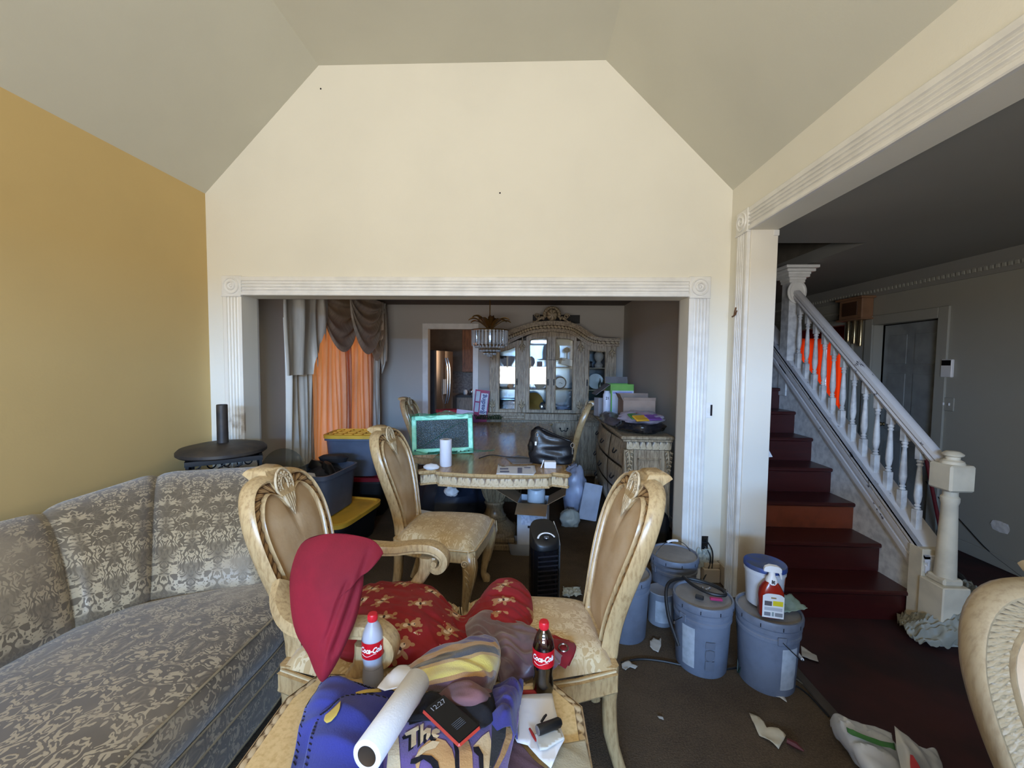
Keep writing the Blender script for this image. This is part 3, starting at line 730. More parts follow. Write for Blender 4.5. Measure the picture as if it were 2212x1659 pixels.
e = edge_band('carved_apron', offset_poly(TP, -.018), TZ-.098, TZ-.036, dt, M_CARVE2); e.matrix_parent_inverse = inv
m = MB(); m.loft([[(x, y, z) for x, y in offset_poly(TP, d)] for z, d in ((TZ-.112, -.03), (TZ-.110, -.008), (TZ-.098, -.008), (TZ-.096, -.02))], cap=False); dpart(m, 'apron_bead', M_BLOND, .9)
m = MB(); m.prism(offset_poly(TP, -.025), TZ-.11, TZ-.036, 'z'); dpart(m, 'apron_core', M_TAUPE, 0)
M_PED = glazed('pedestal_wood', (138, 118, 90), (92, 74, 54))
for py in (3.62, 4.85):
    m = MB(); px_ = -.29
    m.lathe([(.10, .20), (.105, .23), (.088, .25), (.075, .30), (.082, .33), (.09, .345), (.082, .36)], 40, (px_, py, 0))
    m.lathe([(.075, .36), (.10, .40), (.122, .47), (.130, .54), (.126, .60), (.105, .66)], 96, (px_, py, 0), flute=14, fl=.24)
    m.lathe([(.20, .10), (.19, .13), (.15, .16), (.115, .20)], 40, (px_, py, 0)); m.box(px_-.22, px_+.22, py-.22, py+.22, 0, .055, .01); m.box(px_-.19, px_+.19, py-.19, py+.19, .055, .10, .01)
    m.box(px_-.18, px_+.18, py-.3, py+.3, .62, .66, .01)
    dpart(m, 'pedestal', M_PED, .6)

# ------------------------------------------------------------------ low table in the foreground
LZ = .55
LP = [(-.70, .72), (.13, .72), (.18, .80), (.175, 1.215), (.095, 1.305), (-.685, 1.305), (-.735, 1.20), (-.735, .80)]
lt = thing('coffee_table', 'pale wooden coffee table with clipped corners in the foreground, heaped with blankets', 'table', (-.28, 1.03, 0))
linv = Matrix.Translation(-Vector(lt.location))
def lpart(m, nm, mt, sm=.5):
    o = m.build(nm, mt, lt, sm); o.matrix_parent_inverse = linv; return o
M_LTOP = glazed('pale_table_wood', (226, 196, 142), (204, 170, 114), .4)
m = MB(); m.prism(offset_poly(LP, -.026), LZ-.03, LZ, 'z'); fixn(lpart(m, "tabletop", M_LTOP, .4))
def ringstrip(poly, d0, d1, z, mat, nm, par, iv, per=.006, nw=6, rel=.003):
    # carved border strip lying round the top
    A = offset_poly(poly, d0); B = offset_poly(poly, d1); n = len(poly); vs = []; at_ = []; fs = []; cols = 0; s = 0
    for i in range(n):
        a0, a1 = Vector(A[i]), Vector(A[(i+1) % n]); b0, b1 = Vector(B[i]), Vector(B[(i+1) % n]); L = (a1-a0).length; k = max(1, int(L/per))
        for j in range(k+(1 if i == n-1 else 0)):
            f = j/k; p = a0.lerp(a1, f); q_ = b0.lerp(b1, f)
            for q in range(nw+1):
                w = q/nw; hh = relief_h('leaf', s+L*f, w); r = p.lerp(q_, w); vs.append((r.x, r.y, z+rel*hh-.002*w)); at_.append(hh)
            cols += 1
        s += L
    for c in range(cols-1):
        for q in range(nw): a = c*(nw+1)+q; fs.append((a, a+nw+1, a+nw+2, a+1))
    m = MB(); m.add(vs, fs, None, at_); o = m.build(nm, mat, par, 3); o.matrix_parent_inverse = iv; return o
ringstrip(LP, -.026, -.004, LZ-.004, M_CARVE2, 'carved_border', lt, linv)
m = MB(); m.loft([[(x, y, z) for x, y in offset_poly(LP, d)] for z, d in ((LZ-.055, -.03), (LZ-.045, -.006), (LZ-.02, -.002), (LZ-.006, 0), (LZ-.003, -.005))], cap=False); lpart(m, 'edge_moulding', M_BLOND, .9)
e = edge_band('carved_apron', offset_poly(LP, -.03), LZ-.11, LZ-.05, lt, M_CARVE2); e.matrix_parent_inverse = linv
m = MB(); m.prism(offset_poly(LP, -.035), LZ-.11, LZ-.03, 'z'); lpart(m, 'apron_core', M_BLOND, 0)
for x, y in ((-.69, .80), (.11, .80), (-.69, 1.25), (.08, 1.25)):
    m = MB(); m.tube(crom([(x, y, .45), (x+.01, y+.01, .38), (x, y, .2), (x, y, .05), (x, y, 0)], 12), [.04, .042, .04, .035, .03, .027, .024, .021, .02, .022, .026, .024], 8); lpart(m, 'leg', M_BLOND, .9)
# ------------------------------------------------------------------ sofa
M_SOFA = damask('taupe_damask', (98, 84, 64), (172, 154, 124), 1.35, .6, (.44, .54), sheen=.4, dirt=(150, 134, 110))
M_SOFAPIPE = simple('sofa_piping', (160, 144, 116), 0.6)
sofa = thing('sofa', 'curved taupe and silver damask sofa against the yellow wall', 'sofa', (-1.75, 1.2, 0))
sinv = Matrix.Translation(-Vector(sofa.location))
def spart(m, nm, mt, sm=3, par=None):
    o = m.build(nm, mt, par or sofa, sm)
    if par is None: o.matrix_parent_inverse = sinv
    return o
def g2(px, py, z): p = onz(px, py, z); return (p.x, p.y, p.z)
Bz = .45
ST = [((-1.93, .15, Bz), (-2.28, .15, .86)), ((-1.93, .65, Bz), (-2.28, .65, .86)), ((-1.92, 1.15, Bz), (-2.28, 1.2, .87)), (g2(165, 1360, Bz), (-2.235, 1.80, .885)), (g2(325, 1305, Bz), (-2.12, 2.26, .93)), (g2(572, 1275, Bz), (-1.52, 2.46, .93))]
def lerp3(a, b, t): return tuple(a[i]+(b[i]-a[i])*t for i in range(3))
def sofa_panel(i0, i1, nm, seg=22, pinch=(1, 1)):
    Bs = crom([ST[i][0] for i in range(i0, i1+1)], seg+1) if i1-i0 > 1 else [lerp3(ST[i0][0], ST[i1][0], k/seg) for k in range(seg+1)]
    Ts = crom([ST[i][1] for i in range(i0, i1+1)], seg+1) if i1-i0 > 1 else [lerp3(ST[i0][1], ST[i1][1], k/seg) for k in range(seg+1)]
    NV = 24; vs = []; uv = []; fs = []; acc = 0
    for k in range(seg+1):
        B, T = Vector(Bs[k]), Vector(Ts[k]); out = Vector((T.x-B.x, T.y-B.y, 0)); D = out.length; out.normalize()
        if k: acc += (Vector(Bs[k])-Vector(Bs[k-1])).length*.5+(Vector(Ts[k])-Vector(Ts[k-1])).length*.5
        e = 1.0
        u = k/seg
        if pinch[0]: e = min(e, (min(1, u*7))**.5)
        if pinch[1]: e = min(e, (min(1, (1-u)*7))**.5)
        pf = [(0.0, 0), (.02, .10), (.12, .30), (.34, .62), (.60, .86), (.80, .97), (1.0, 1.0), (1.14, .98), (1.22, .90), (1.22, .6), (1.2, .1), (1.18, -.95)]
        pf = crom(pf, NV+1)
        # rotate a point between B and T: sloped front, rolled top, straight rear
        s = 0
        for j, (a, b) in enumerate(pf):
            bul = .045*e*math.sin(min(1, max(0, b))*PI)**.8 if j < NV*.55 else 0
            p = B+out*(D*a - bul - .012*(e-1)) + Vector((0, 0, (T.z-B.z)*b - .03*(1-e)*(j > 2)))
            if p.x < -2.41: p.x = -2.41
            if j: s += (p-Vector(vs[-1])).length
            vs.append(tuple(p)); uv.append((acc, s))
    for k in range(seg):
        for j in range(NV): a = k*(NV+1)+j; fs.append((a, a+1, a+NV+2, a+NV+1))
    for off in (0, seg*(NV+1)): fs.append(tuple(range(off, off+NV+1)))
    m = MB(); m.add(vs, fs, uv); return fixn(spart(m, nm, M_SOFA, 1.2))
sofa_panel(0, 3, 'back_panel', 30, (0, 1)); sofa_panel(3, 4, 'back_panel', 18); sofa_panel(4, 5, 'back_panel', 20)
backl = crom([s_[0] for s_ in ST], 41)
frontl = crom([(-1.13, .15), (-1.13, .65), (-1.12, 1.10), (-1.11, 1.5), (-1.105, 1.75), (-1.13, 1.90), (-1.20, 2.0)], 41)
SZ = .475
def seat(u, v):
    k = v*40; i = min(39, int(k)); f = k-i
    b = [backl[i][q]*(1-f)+backl[i+1][q]*f for q in range(2)]; fr = [frontl[i][q]*(1-f)+frontl[i+1][q]*f for q in range(2)]
    b = [b[0]-(fr[0]-b[0])*.08, b[1]-(fr[1]-b[1])*.08]
    return (b[0]+(fr[0]-b[0])*u, b[1]+(fr[1]-b[1])*u, SZ-.035+.05*(1-abs(u*2-1)**3.0)-(.02*u**8))
m = MB(); m.grid(seat, 20, 60); m.uv = {i: (a*.85, b*2.1) for i, (a, b) in m.uv.items()}; spart(m, 'seat_cushion', M_SOFA)
def wall_strip(z0, z1, bul, nm, off=0.0):
    def fn(u, v):
        i = min(39, int(v*40)); f = v*40-i; x = frontl[i][0]*(1-f)+frontl[i+1][0]*f; y = frontl[i][1]*(1-f)+frontl[i+1][1]*f
        return (x+bul*math.sin(PI*u)+off, y, z0+(z1-z0)*u)
    m = MB(); m.grid(fn, 6, 40); m.uv = {i: (a*abs(z1-z0), b*2.1) for i, (a, b) in m.uv.items()}; return spart(m, nm, M_SOFA)
wall_strip(.30, SZ-.018, .028, 'cushion_front'); wall_strip(.06, .30, .004, 'skirt', .005)
for z, o_ in ((SZ-.016, .004), (.30, .008), (.22, .010), (.07, .006)):
    m = MB(); m.tube([(x+o_, y, z) for x, y in frontl], .005, 5); spart(m, 'piping', M_SOFAPIPE)
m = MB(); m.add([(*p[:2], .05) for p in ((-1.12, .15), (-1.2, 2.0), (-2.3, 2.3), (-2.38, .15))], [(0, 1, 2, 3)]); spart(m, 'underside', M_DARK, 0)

# ------------------------------------------------------------------ iron stand, umbrella base
M_IRON = simple('black_iron', (26, 25, 27), 0.5, 0.2)
M_BASE = simple('dusty_black_metal', (40, 38, 40), 0.55, col2=(66, 58, 50), scale=11, bump=.15, bscale=120)
SXc, SYc, SZt = -2.07, 2.74, .945
sd = thing('scroll_stand', 'black wrought iron scroll stand behind the sofa in the corner', 'side table', (SXc, SYc, 0)); sd.rotation_euler.z = .62; sd.scale = (.74, .74, 1)
m = MB()
for a in (-.27, .27):
    m.box(-.28, .28, a-.012, a+.012, SZt-.03, SZt); m.box(a-.012, a+.012, -.28, .28, SZt-.03, SZt)
m.box(-.27, .27, -.27, .27, SZt-.02, SZt-.012); m.build('frame', M_IRON, sd, 0)
for x in (-.265, .265):
    for y in (-.265, .265): MB().box(x-.011, x+.011, y-.011, y+.011, 0, SZt-.03).build('leg', M_IRON, sd, 0)
for side_ in range(4):
    for k, (cx, r, dr) in enumerate(((-.17, .05, 1), (0, .05, -1), (.13, .055, 1))):
        m = MB(); p = [(cx+dr*(r*(1-t*.8))*math.cos(t*8.2+PI*.5), -.265, SZt-.10+(r*(1-t*.8))*math.sin(t*8.2+PI*.5)) for t in [q/22 for q in range(23)]]
        m.tube(p, .006, 6); m.tube([(cx-.09, -.265, SZt-.14), (cx-.07, -.265, SZt-.07), (cx, -.265, SZt-.035)], .006, 6)
        m.M = Matrix(); o = m.build('scroll', M_IRON, sd); o.rotation_euler.z = side_*PI/2
ub = thing('umbrella_base', 'round black patio umbrella base with upright tube, standing on the iron stand', 'umbrella base', (SXc-.02, SYc, SZt))
m = MB(); m.lathe([(.25, 0), (.262, .01), (.262, .028), (.245, .045), (.17, .062), (.07, .072), (.001, .074)], 48); m.build('disc', M_BASE, ub, .7)
m = MB(); m.lathe([(.037, .06), (.034, .075), (.033, .33), (.030, .333), (.028, .28), (.001, .28)], 28, cap=False); m.build('tube', M_BASE, ub, .7)

# ------------------------------------------------------------------ curtains of the dining window
def cloth_mat(name, col, tcol, tr=.35, rough=.7, col2=None):
    t = MT(name, col, rough); nt = t.nt; v = t.coord('Object', (1, 9, .6)); c = t.mix(t.noise(v, scale=4, detail=3).ramp(.35, .7), col, col2 or tuple(x*.88 for x in col)); t.base(c)
    if tr:
        tb = nt.nodes.new('ShaderNodeBsdfTranslucent'); tb.inputs[0].default_value = lin(tcol)+(1,); mx = nt.nodes.new('ShaderNodeMixShader'); mx.inputs[0].default_value = tr
        out = nt.nodes['Material Output']; nt.links.new(t.b.outputs[0], mx.inputs[1]); nt.links.new(tb.outputs[0], mx.inputs[2]); nt.links.new(mx.outputs[0], out.inputs[0])
    return t.m
M_DRAPE = cloth_mat('pale_satin_drape', (218, 212, 200), (200, 180, 140), .08, .45)
M_SWAG = cloth_mat('taupe_satin_swag', (176, 160, 142), (180, 140, 90), .05, .4)
M_SHEER = cloth_mat('orange_sheer', (236, 202, 170), (255, 172, 98), .38, .7)
cu = thing('window_curtains', 'orange sheer curtains under taupe swags and pale drapes on dining room window', 'curtain', (-2.2, 4.7, 0))
cinv = Matrix.Translation(-Vector(cu.location))
def cpart(m, nm, mt, solid=0):
    o = m.build(nm, mt, cu, 3, solid=solid); o.matrix_parent_inverse = cinv; return o
def drape(y0, y1, z0, z1, n, amp, x=-2.16, top=1.0, bot=1.0, seed=0, zf=None, nu=90, nv=16):
    random.seed(seed); ph = [random.uniform(0, 6) for _ in range(4)]
    def fn(u, v):
        w = top+(bot-top)*v; yc = (y0+y1)/2; y = yc+((y0-yc)+(y1-y0)*u)*w
        zz = z1+(z0-z1)*v if zf is None else z1+(zf(u)-z1)*v
        a = u*n*2*PI
        return (x+amp*math.sin(a+.5*math.sin(u*7+ph[0]))+amp*.4*math.sin(a*1.7+ph[1]+v*.8)+.012*math.sin(v*5+u*9+ph[2]), y+.012*math.sin(a*.5+v*2+ph[3])*v, zz)
    m = MB(); m.grid(fn, nu, nv); return m
cpart(drape(3.92, 4.85, .28, 2.05, 9, .046, bot=1.02, seed=1), 'sheer_curtain', M_SHEER)
cpart(drape(4.70, 5.62, .28, 2.05, 9, .046, bot=.98, seed=5), 'sheer_curtain', M_SHEER)
cpart(drape(3.50, 3.98, .05, 1.95, 4, .03, x=-2.10, seed=2), 'drape', M_DRAPE)
cpart(drape(5.58, 5.80, .05, 1.95, 3, .03, x=-2.12, seed=3), 'drape', M_DRAPE)
def zj(u): return 1.455 if u < .62 else (1.455+.46*int((u-.62)/.38*4+.999)/4+.05*math.sin(u*60))
cpart(drape(3.36, 4.12, 1.45, 2.40, 3.5, .022, x=-2.03, seed=4, zf=zj), 'jabot', M_DRAPE)
def zj2(u): return 1.44+.5*abs(.55-u)*1.6+.05*math.sin(u*30)
cpart(drape(5.60, 5.98, 1.45, 2.40, 3, .022, x=-2.06, seed=6, zf=zj2), 'jabot', M_DRAPE)
def swag(y0, y1, ztop, drop, x, seed, dx=0.0):
    def fn(u, v):
        s = math.sin(PI*u)**.55; k = v
        z = ztop-.02-(.10*v)-(drop-.1)*s*v**1.15
        fold = .018*math.sin(v*9*PI+seed)*(.25+.75*s); 
        w = .5+(u-.5)*(1-.10*v*(1-s)); y = y0+(y1-y0)*w+dx*v
        return (x+.035+.04*s*v+fold*1.2, y, z-fold*.4)
    m = MB(); m.grid(fn, 30, 54); return m
cpart(swag(3.98, 4.98, 2.40, .70, -2.10, 0), 'swag', M_SWAG); cpart(swag(4.58, 5.62, 2.40, .72, -2.04, 1.3, -.03), 'swag', M_SWAG); cpart(swag(5.15, 5.90, 2.40, .80, -2.10, 2.1), 'swag', M_SWAG)
m = MB(); m.box(-2.26, -2.06, 3.40, 5.95, 2.38, 2.42); cpart(m, 'cornice_board', M_DARK)
# red room curtains
rc = thing('orange_curtain', 'glowing red orange curtains seen between the balusters in the far room', 'curtain', (5.7, 8.22, 0))
M_RSHEER = cloth_mat('red_orange_sheer', (220, 84, 36), (255, 70, 22), .7, .7)
rinv = Matrix.Translation(-Vector(rc.location))
for (a, b, sd_) in ((4.95, 5.68, 1), (5.72, 6.45, 2)):
    m = drape(a, b, .35, 2.1, 7, .03, x=8.22, seed=sd_, bot=.96); m.v = [Vector((v.y, v.x, v.z)) for v in m.v]; o = m.build('curtain_panel', M_RSHEER, rc, 3); o.matrix_parent_inverse = rinv

# ------------------------------------------------------------------ china cabinet
K = .006466; CY = 5.80
def cx(px): return (px-1142.5)*K
def cz(py): return 1.585-(py-784.5)*K
def oak(name, a, b, rough=.45):
    t = MT(name, a, rough); v = t.coord('Object', (9, 9, .9)); n = t.noise(v, scale=7, detail=7, rough=.7, dist=.4)
    t.base(t.mix(n.ramp(.38, .66), a, b)); t.bump(n, .12, .003); return t.m
M_OAK = oak('whitewashed_oak', (176, 158, 130), (112, 94, 72))
M_OAKC = carved('carved_oak', (184, 166, 136), (70, 54, 38))
def glass_mat(name='cabinet_glass', tint=(235, 240, 240), f=.07, rough=.02):
    m = bpy.data.materials.new(name); m.use_nodes = True; nt = m.node_tree; nt.nodes.remove(nt.nodes['Principled BSDF'])
    a = nt.nodes.new('ShaderNodeBsdfTransparent'); a.inputs[0].default_value = lin(tint)+(1,); g = nt.nodes.new('ShaderNodeBsdfGlossy'); g.inputs[1].default_value = rough
    x = nt.nodes.new('ShaderNodeMixShader'); lw = nt.nodes.new('ShaderNodeLayerWeight'); lw.inputs[0].default_value = .35
    ad = nt.nodes.new('ShaderNodeMath'); ad.operation = 'MULTIPLY_ADD'; ad.inputs[1].default_value = .7; ad.inputs[2].default_value = f
    nt.links.new(lw.outputs['Fresnel'], ad.inputs[0]); nt.links.new(ad.outputs[0], x.inputs[0]); nt.links.new(a.outputs[0], x.inputs[1]); nt.links.new(g.outputs[0], x.inputs[2]); nt.links.new(x.outputs[0], nt.nodes['Material Output'].inputs[0]); return m
M_GLASS = glass_mat()
M_MIRROR = MT('mirror_back', (150, 168, 184), .16, 1.0).m
cc = thing('china_cabinet', 'tall arched oak china cabinet with glass doors against the dining room far wall', 'cabinet', (.32, CY+.2, 0))
ccinv = Matrix.Translation(-Vector(cc.location))
def kpart(m, nm, mt=None, sm=.5, par=None):
    o = m.build(nm, mt or M_OAK, par or cc, sm)
    if par is None: o.matrix_parent_inverse = ccinv
    return o
LOW = [(1058, 753), (1070, 752), (1098, 746), (1127, 733), (1153, 722), (1190, 718), (1228, 722), (1257, 733), (1273, 746), (1300, 748), (1330, 748)]
TOP = [(1054, 733), (1068, 730), (1095, 718), (1121, 709), (1150, 700), (1190, 696), (1228, 699), (1248, 706), (1268, 719), (1290, 730), (1334, 732)]
LW = [(cx(a), cz(b)) for a, b in LOW]; TW = [(cx(a), cz(b)) for a, b in TOP]
def yint(curve, x):
    for (a, b), (c, d) in zip(curve, curve[1:]):
        if a <= x <= c: return b+(d-b)*(x-a)/(c-a)
    return curve[0][1] if x < curve[0][0] else curve[-1][1]
CB = 6.23; X0, X1 = cx(1060), cx(1328)
m = MB(); m.box(X0, X0+.02, CY, CB, .86, cz(752)); m.box(X1-.02, X1, CY, CB, .86, cz(748)); m.box(X0, X1, CB-.02, CB, 0, cz(760)); m.box(X0, X1, CY, CB, .84, .88); kpart(m, 'carcass', sm=0)
m = MB(); m.box(X0+.03, X1-.03, CB-.03, CB-.022, .9, cz(745)); kpart(m, 'mirror_back', M_MIRROR, 0)
nn = 40
for k, (f0, f1, d) in enumerate(((0, .18, .03), (.18, .30, .045), (.30, .62, .035), (.62, .78, .06), (.78, .9, .08), (.9, 1.0, .10))):
    m = MB(); up = crom(TW, nn); lo = crom(LW, nn); a = [(u[0], l[1]+(u[1]-l[1])*f0) for u, l in zip(up, lo)]; b = [(u[0], l[1]+(u[1]-l[1])*f1) for u, l in zip(up, lo)]
    vs = [(x, y, z) for y in (CY-d, CB) for x, z in a]+[(x, y, z) for y in (CY-d, CB) for x, z in b]; fs = []
    for i in range(nn-1):
        fs += [(i, i+1, 2*nn+i+1, 2*nn+i), (i, nn+i, nn+i+1, i+1), (2*nn+i, 2*nn+i+1, 3*nn+i+1, 3*nn+i)]
    fs += [(0, 2*nn, 3*nn, nn), (nn-1, 2*nn-1, 4*nn-1, 3*nn-1)]
    m.add(vs, fs); fixn(kpart(m, 'cornice', sm=.4))
    if k == 2:
        m = MB(); NQ = 300; uq = crom(TW, NQ); lq = crom(LW, NQ); vs = []; at_ = []; fs = []
        for i in range(NQ):
            for q in range(6):
                w = q/5; hh = relief_h('leaf', i*.0066*.9, w); z = lq[i][1]+(uq[i][1]-lq[i][1])*(.30+.32*w); vs.append((uq[i][0], CY-.037-.012*hh, z)); at_.append(hh)
        for i in range(NQ-1):
            for q in range(5): a_ = i*6+q; fs.append((a_, a_+6, a_+7, a_+1))
        m.add(vs, fs, None, at_); kpart(m, 'carved_frieze', M_OAKC, 3)
# crest carving
m = MB(); c0 = (cx(1190), cz(690)); yq = CY-.09
m.lathe([(.06, 0), (.085, .03), (.06, .05), (.001, .055)], 20, (0, 0, 0)); m.v = [Vector((c0[0]+v.x*.9, yq-v.z, c0[1]+.04+v.y)) for v in m.v]
for s in (-1, 1):
    for k in range(7):
        a = PI/2-s*(.15+k*.28); r = .11; m.sphere((c0[0]+r*math.cos(a)*.9, yq-.01, c0[1]+.045+r*math.sin(a)*.8), .026, .02, .026, 7, 6)
    m.tube([(c0[0]+s*(.10+t*.16)+s*.0, yq, c0[1]-.01-.03*t+.02*math.sin(t*6)) for t in [q/8 for q in range(9)]], [.03-.022*q/8 for q in range(9)], 7)
    m.tube([(c0[0]+s*.2+s*.04*(1-t*.8)*math.cos(t*9), yq-.01, c0[1]+.02+.04*(1-t*.8)*math.sin(t*9)) for t in [q/16 for q in range(17)]], .009, 6)
m.at = {i: .3+.4*((i*5) % 3)/2 for i in range(len(m.v))}; kpart(m, 'crest', M_OAKC, 3)
# uprights with leafy carving
for pa, pb_ in ((1058, 1071), (1119, 1137), (1244, 1262), (1310, 1329)):
    m = MB(); xa, xb_ = cx(pa), cx(pb_); xm = (xa+xb_)/2; zt_ = min(yint(LW, xa), yint(LW, xb_)); m.box(xa, xb_, CY-.005, CY+.05, .88, zt_, .004)
    for k in range(3): m.tube([(xa+(xb_-xa)*(.3+.2*k), CY-.006, 1.15), (xa+(xb_-xa)*(.3+.2*k), CY-.006, zt_-.28)], .005, 5)
    up_ = kpart(m, 'upright')
    m = MB()
    for zc, sg in ((zt_-.10, -1), (1.0, 1)):
        for k in range(5):
            a = (k-2)*.45; L_ = .10-.012*abs(k-2); m.tube([(xm, CY-.012, zc-sg*.05), (xm+math.sin(a)*L_*.5, CY-.03, zc+sg*(-.05+math.cos(a)*L_*.7)), (xm+math.sin(a)*L_*.75, CY-.022, zc+sg*(-.05+math.cos(a)*L_*1.2))], [.014, .012, .003], 6)
        m.tube([(xm, CY-.012, zc), (xm, CY-.02, zc+sg*-.10), (xm, CY-.01, zc+sg*-.16)], [.018, .012, .002], 6)
    m.at = {i: .2+.8*((i*3) % 4)/3 for i in range(len(m.v))}; kpart(m, 'leaf_carving', M_OAKC, 3, up_)
def arch_top(xa, xb_, fb, n=12): return [(xa+(xb_-xa)*k/n, yint(LW, xa+(xb_-xa)*k/n)-fb) for k in range(n+1)]
for (pa, pb_, g0, g1, sw) in ((1071, 1119, 1079, 1114, 1), (1137, 1190.5, 1144, 1181, 1), (1191, 1244, 1200, 1237, 0), (1262, 1311, 1271, 1306, 0)):
    xa, xb_, ga, gb = cx(pa), cx(pb_), cx(g0), cx(g1); y0 = CY-.012
    to = arch_top(xa, xb_, .0); ti = arch_top(ga, gb, .075)
    out = [(xa, .885)]+to+[(xb_, .885)]; inn = [(ga, cz(886))]+ti+[(gb, cz(886))]; out = [out[0]]+to+[out[-1]]
    no = len(out); vs = [(x, y, z) for y in (y0, CY+.012) for x, z in out]+[(x, y, z) for y in (y0, CY+.012) for x, z in inn]; fs = []
    for i in range(no):
        j = (i+1) % no; fs += [(i, j, 2*no+j, 2*no+i), (no+i, 3*no+i, 3*no+j, no+j), (i, no+i, no+j, j), (2*no+i, 2*no+j, 3*no+j, 3*no+i)]
    m = MB(); m.add(vs, fs); dr = fixn(kpart(m, 'glass_door', sm=.4))
    m = MB(); m.tube([(x, y0-.002, z) for x, z in inn+[inn[0]]], .007, 6); kpart(m, 'door_bead', par=dr)
    m = MB(); m.add([(x, CY, z) for x, z in inn], [tuple(range(no))]); kpart(m, 'pane', M_GLASS, 0, dr)
    m = MB(); kx = gb+.02 if sw else ga-.02; m.box(kx-.008, kx+.008, y0-.008, y0, 1.27, 1.36, .003); m.sphere((kx, y0-.015, 1.315), .009, seg=8, rg=6); kpart(m, 'latch', M_IRON, par=dr)
for zs in (cz(842), cz(794)):
    m = MB(); m.box(X0+.02, X1-.02, CY+.03, CB-.03, zs-.012, zs); kpart(m, 'shelf', M_OAK, 0)
# base: ledge, drawers in the middle, doors at the sides
m = MB()
for z0, z1, d in ((.855, .885, .06), (.835, .855, .045), (.80, .835, .03), (.785, .80, .045)): m.box(X0-.02-d*.3, X1+.02+d*.3, CY-d-.02, CB, z0, z1, .004)
m.box(cx(1134), cx(1247), CY-.10, CY, .785, .885, .01); kpart(m, 'ledge')
m = MB(); m.box(X0, X1, CY, CB, .09, .785); m.box(X0-.01, X1+.01, CY-.03, CB, 0, .09, .01); m.box(cx(1134), cx(1247), CY-.05, CY, .09, .785); kpart(m, 'base_case', sm=0)
for k in range(3):
    z1 = .765-.225*k; m = MB(); m.box(cx(1138), cx(1243), CY-.068, CY-.05, z1-.205, z1, .008); m.box(cx(1142), cx(1239), CY-.074, CY-.066, z1-.19, z1-.015, .006); dr = kpart(m, 'drawer')
    for hx in (cx(1158), cx(1219)):
        m = MB(); m.tube(crom([(hx-.05, CY-.078, z1-.085), (hx-.035, CY-.10, z1-.12), (hx, CY-.105, z1-.11), (hx+.035, CY-.10, z1-.12), (hx+.05, CY-.078, z1-.085)], 14), .0055, 6); m.sphere((hx-.05, CY-.08, z1-.085), .012, seg=8, rg=6); m.sphere((hx+.05, CY-.08, z1-.085), .012, seg=8, rg=6); kpart(m, 'handle', M_IRON, par=dr)
for xa, xb_ in ((cx(1068), cx(1128)), (cx(1256), cx(1322))):
    m = MB(); m.box(xa, xb_, CY-.018, CY, .11, .77, .005); d_ = kpart(m, 'cupboard_door')
    m = MB(); m.box(xa+.05, xb_-.05, CY-.026, CY-.018, .17, .71, .008); kpart(m, 'door_panel', par=d_)
# dark vent on the wall above the cabinet
vt = thing('wall_vent', 'dark rectangular air return grille on far wall behind the cabinet crest', 'vent', (.40, DY, 2.235))
m = MB(); m.box(-.35, .35, -.012, -.001, -.062, .062, .002); m.build('frame', simple('dark_vent', (44, 40, 38), .6), vt, 0)
for k in range(6): MB().box(-.32, .32, -.018, -.012, -.05+.018*k, -.044+.018*k).build('slat', M_IRON, vt, 0)

# ------------------------------------------------------------------ things inside the cabinet
M_PORC = simple('white_porcelain', (222, 226, 226), .2, var=.03)
M_DARKGL = simple('dark_glaze', (38, 40, 46), .2)
M_GOLD = MT('brass_tray', (196, 158, 84), .3, .9).m
M_SILV = MT('silver', (190, 194, 200), .22, .9).m
M_AMBER = simple('orange_glaze', (210, 140, 50), .3)
M_CLEAR = glass_mat('clear_glassware', (225, 235, 238), .18, .03)
YS = 5.98; Z1_, Z2_, Z0_ = cz(794), cz(842), .885
def vase(name, lab, cat, px, z, prof, mat, seg=20, y=YS, grp=None, tilt=None):
    m = MB(); m.lathe(prof, seg); o = m.build(name, mat, None, .8); o.location = (cx(px)*(y/CY), y, z)
    if tilt: o.rotation_euler = tilt
    return tag(o, lab, cat, grp)
bowl = lambda r, h: [(r*.4, 0), (r*.45, .008), (r*.8, h*.5), (r, h), (r*.95, h), (r*.72, h*.5), (.001, .015)]
GC = 'keepsakes on the cabinet shelves'
vase('serving_bowl', 'large dark patterned bowl on top shelf behind left cabinet door', 'bowl', 1096, Z1_, bowl(.115, .15), M_DARKGL, grp=GC)
vase('tureen', 'white dish on the middle shelf behind left cabinet door', 'dish', 1092, Z2_, [(.05, 0), (.11, .03), (.12, .07), (.08, .12), (.03, .15), (.001, .155)], M_PORC, grp=GC)
vase('pumpkin_jar', 'small orange jar on middle shelf behind left cabinet door', 'jar', 1103, Z2_, [(.02, 0), (.045, .02), (.05, .045), (.03, .07), (.001, .075)], M_AMBER, y=5.9, grp=GC)
vase('glass_casserole', 'dark glass casserole at the bottom behind left cabinet door', 'dish', 1096, Z0_, [(.10, 0), (.12, .06), (.125, .16), (.11, .165), (.001, .16)], M_DARKGL, grp=GC)
vase('hat', 'grey round brimmed hat on the top shelf between the centre doors', 'hat', 1191, Z1_, [(.20, .10), (.205, .105), (.12, .12), (.125, .2), (.115, .30), (.07, .36), (.001, .38)], simple('grey_felt', (92, 88, 86), .8), grp=GC)
vase('red_mug', 'small dark red mug beside the hat on top shelf', 'mug', 1166, Z1_, [(.03, 0), (.038, .01), (.038, .075), (.034, .075), (.03, .01), (.001, .01)], simple('dark_red_glaze', (96, 30, 28), .3), grp=GC)
vase('dark_vase', 'dark rounded vase at left edge of top shelf in centre door', 'vase', 1147, Z1_, [(.03, 0), (.06, .06), (.05, .12), (.02, .15), (.001, .15)], M_DARKGL, grp=GC)
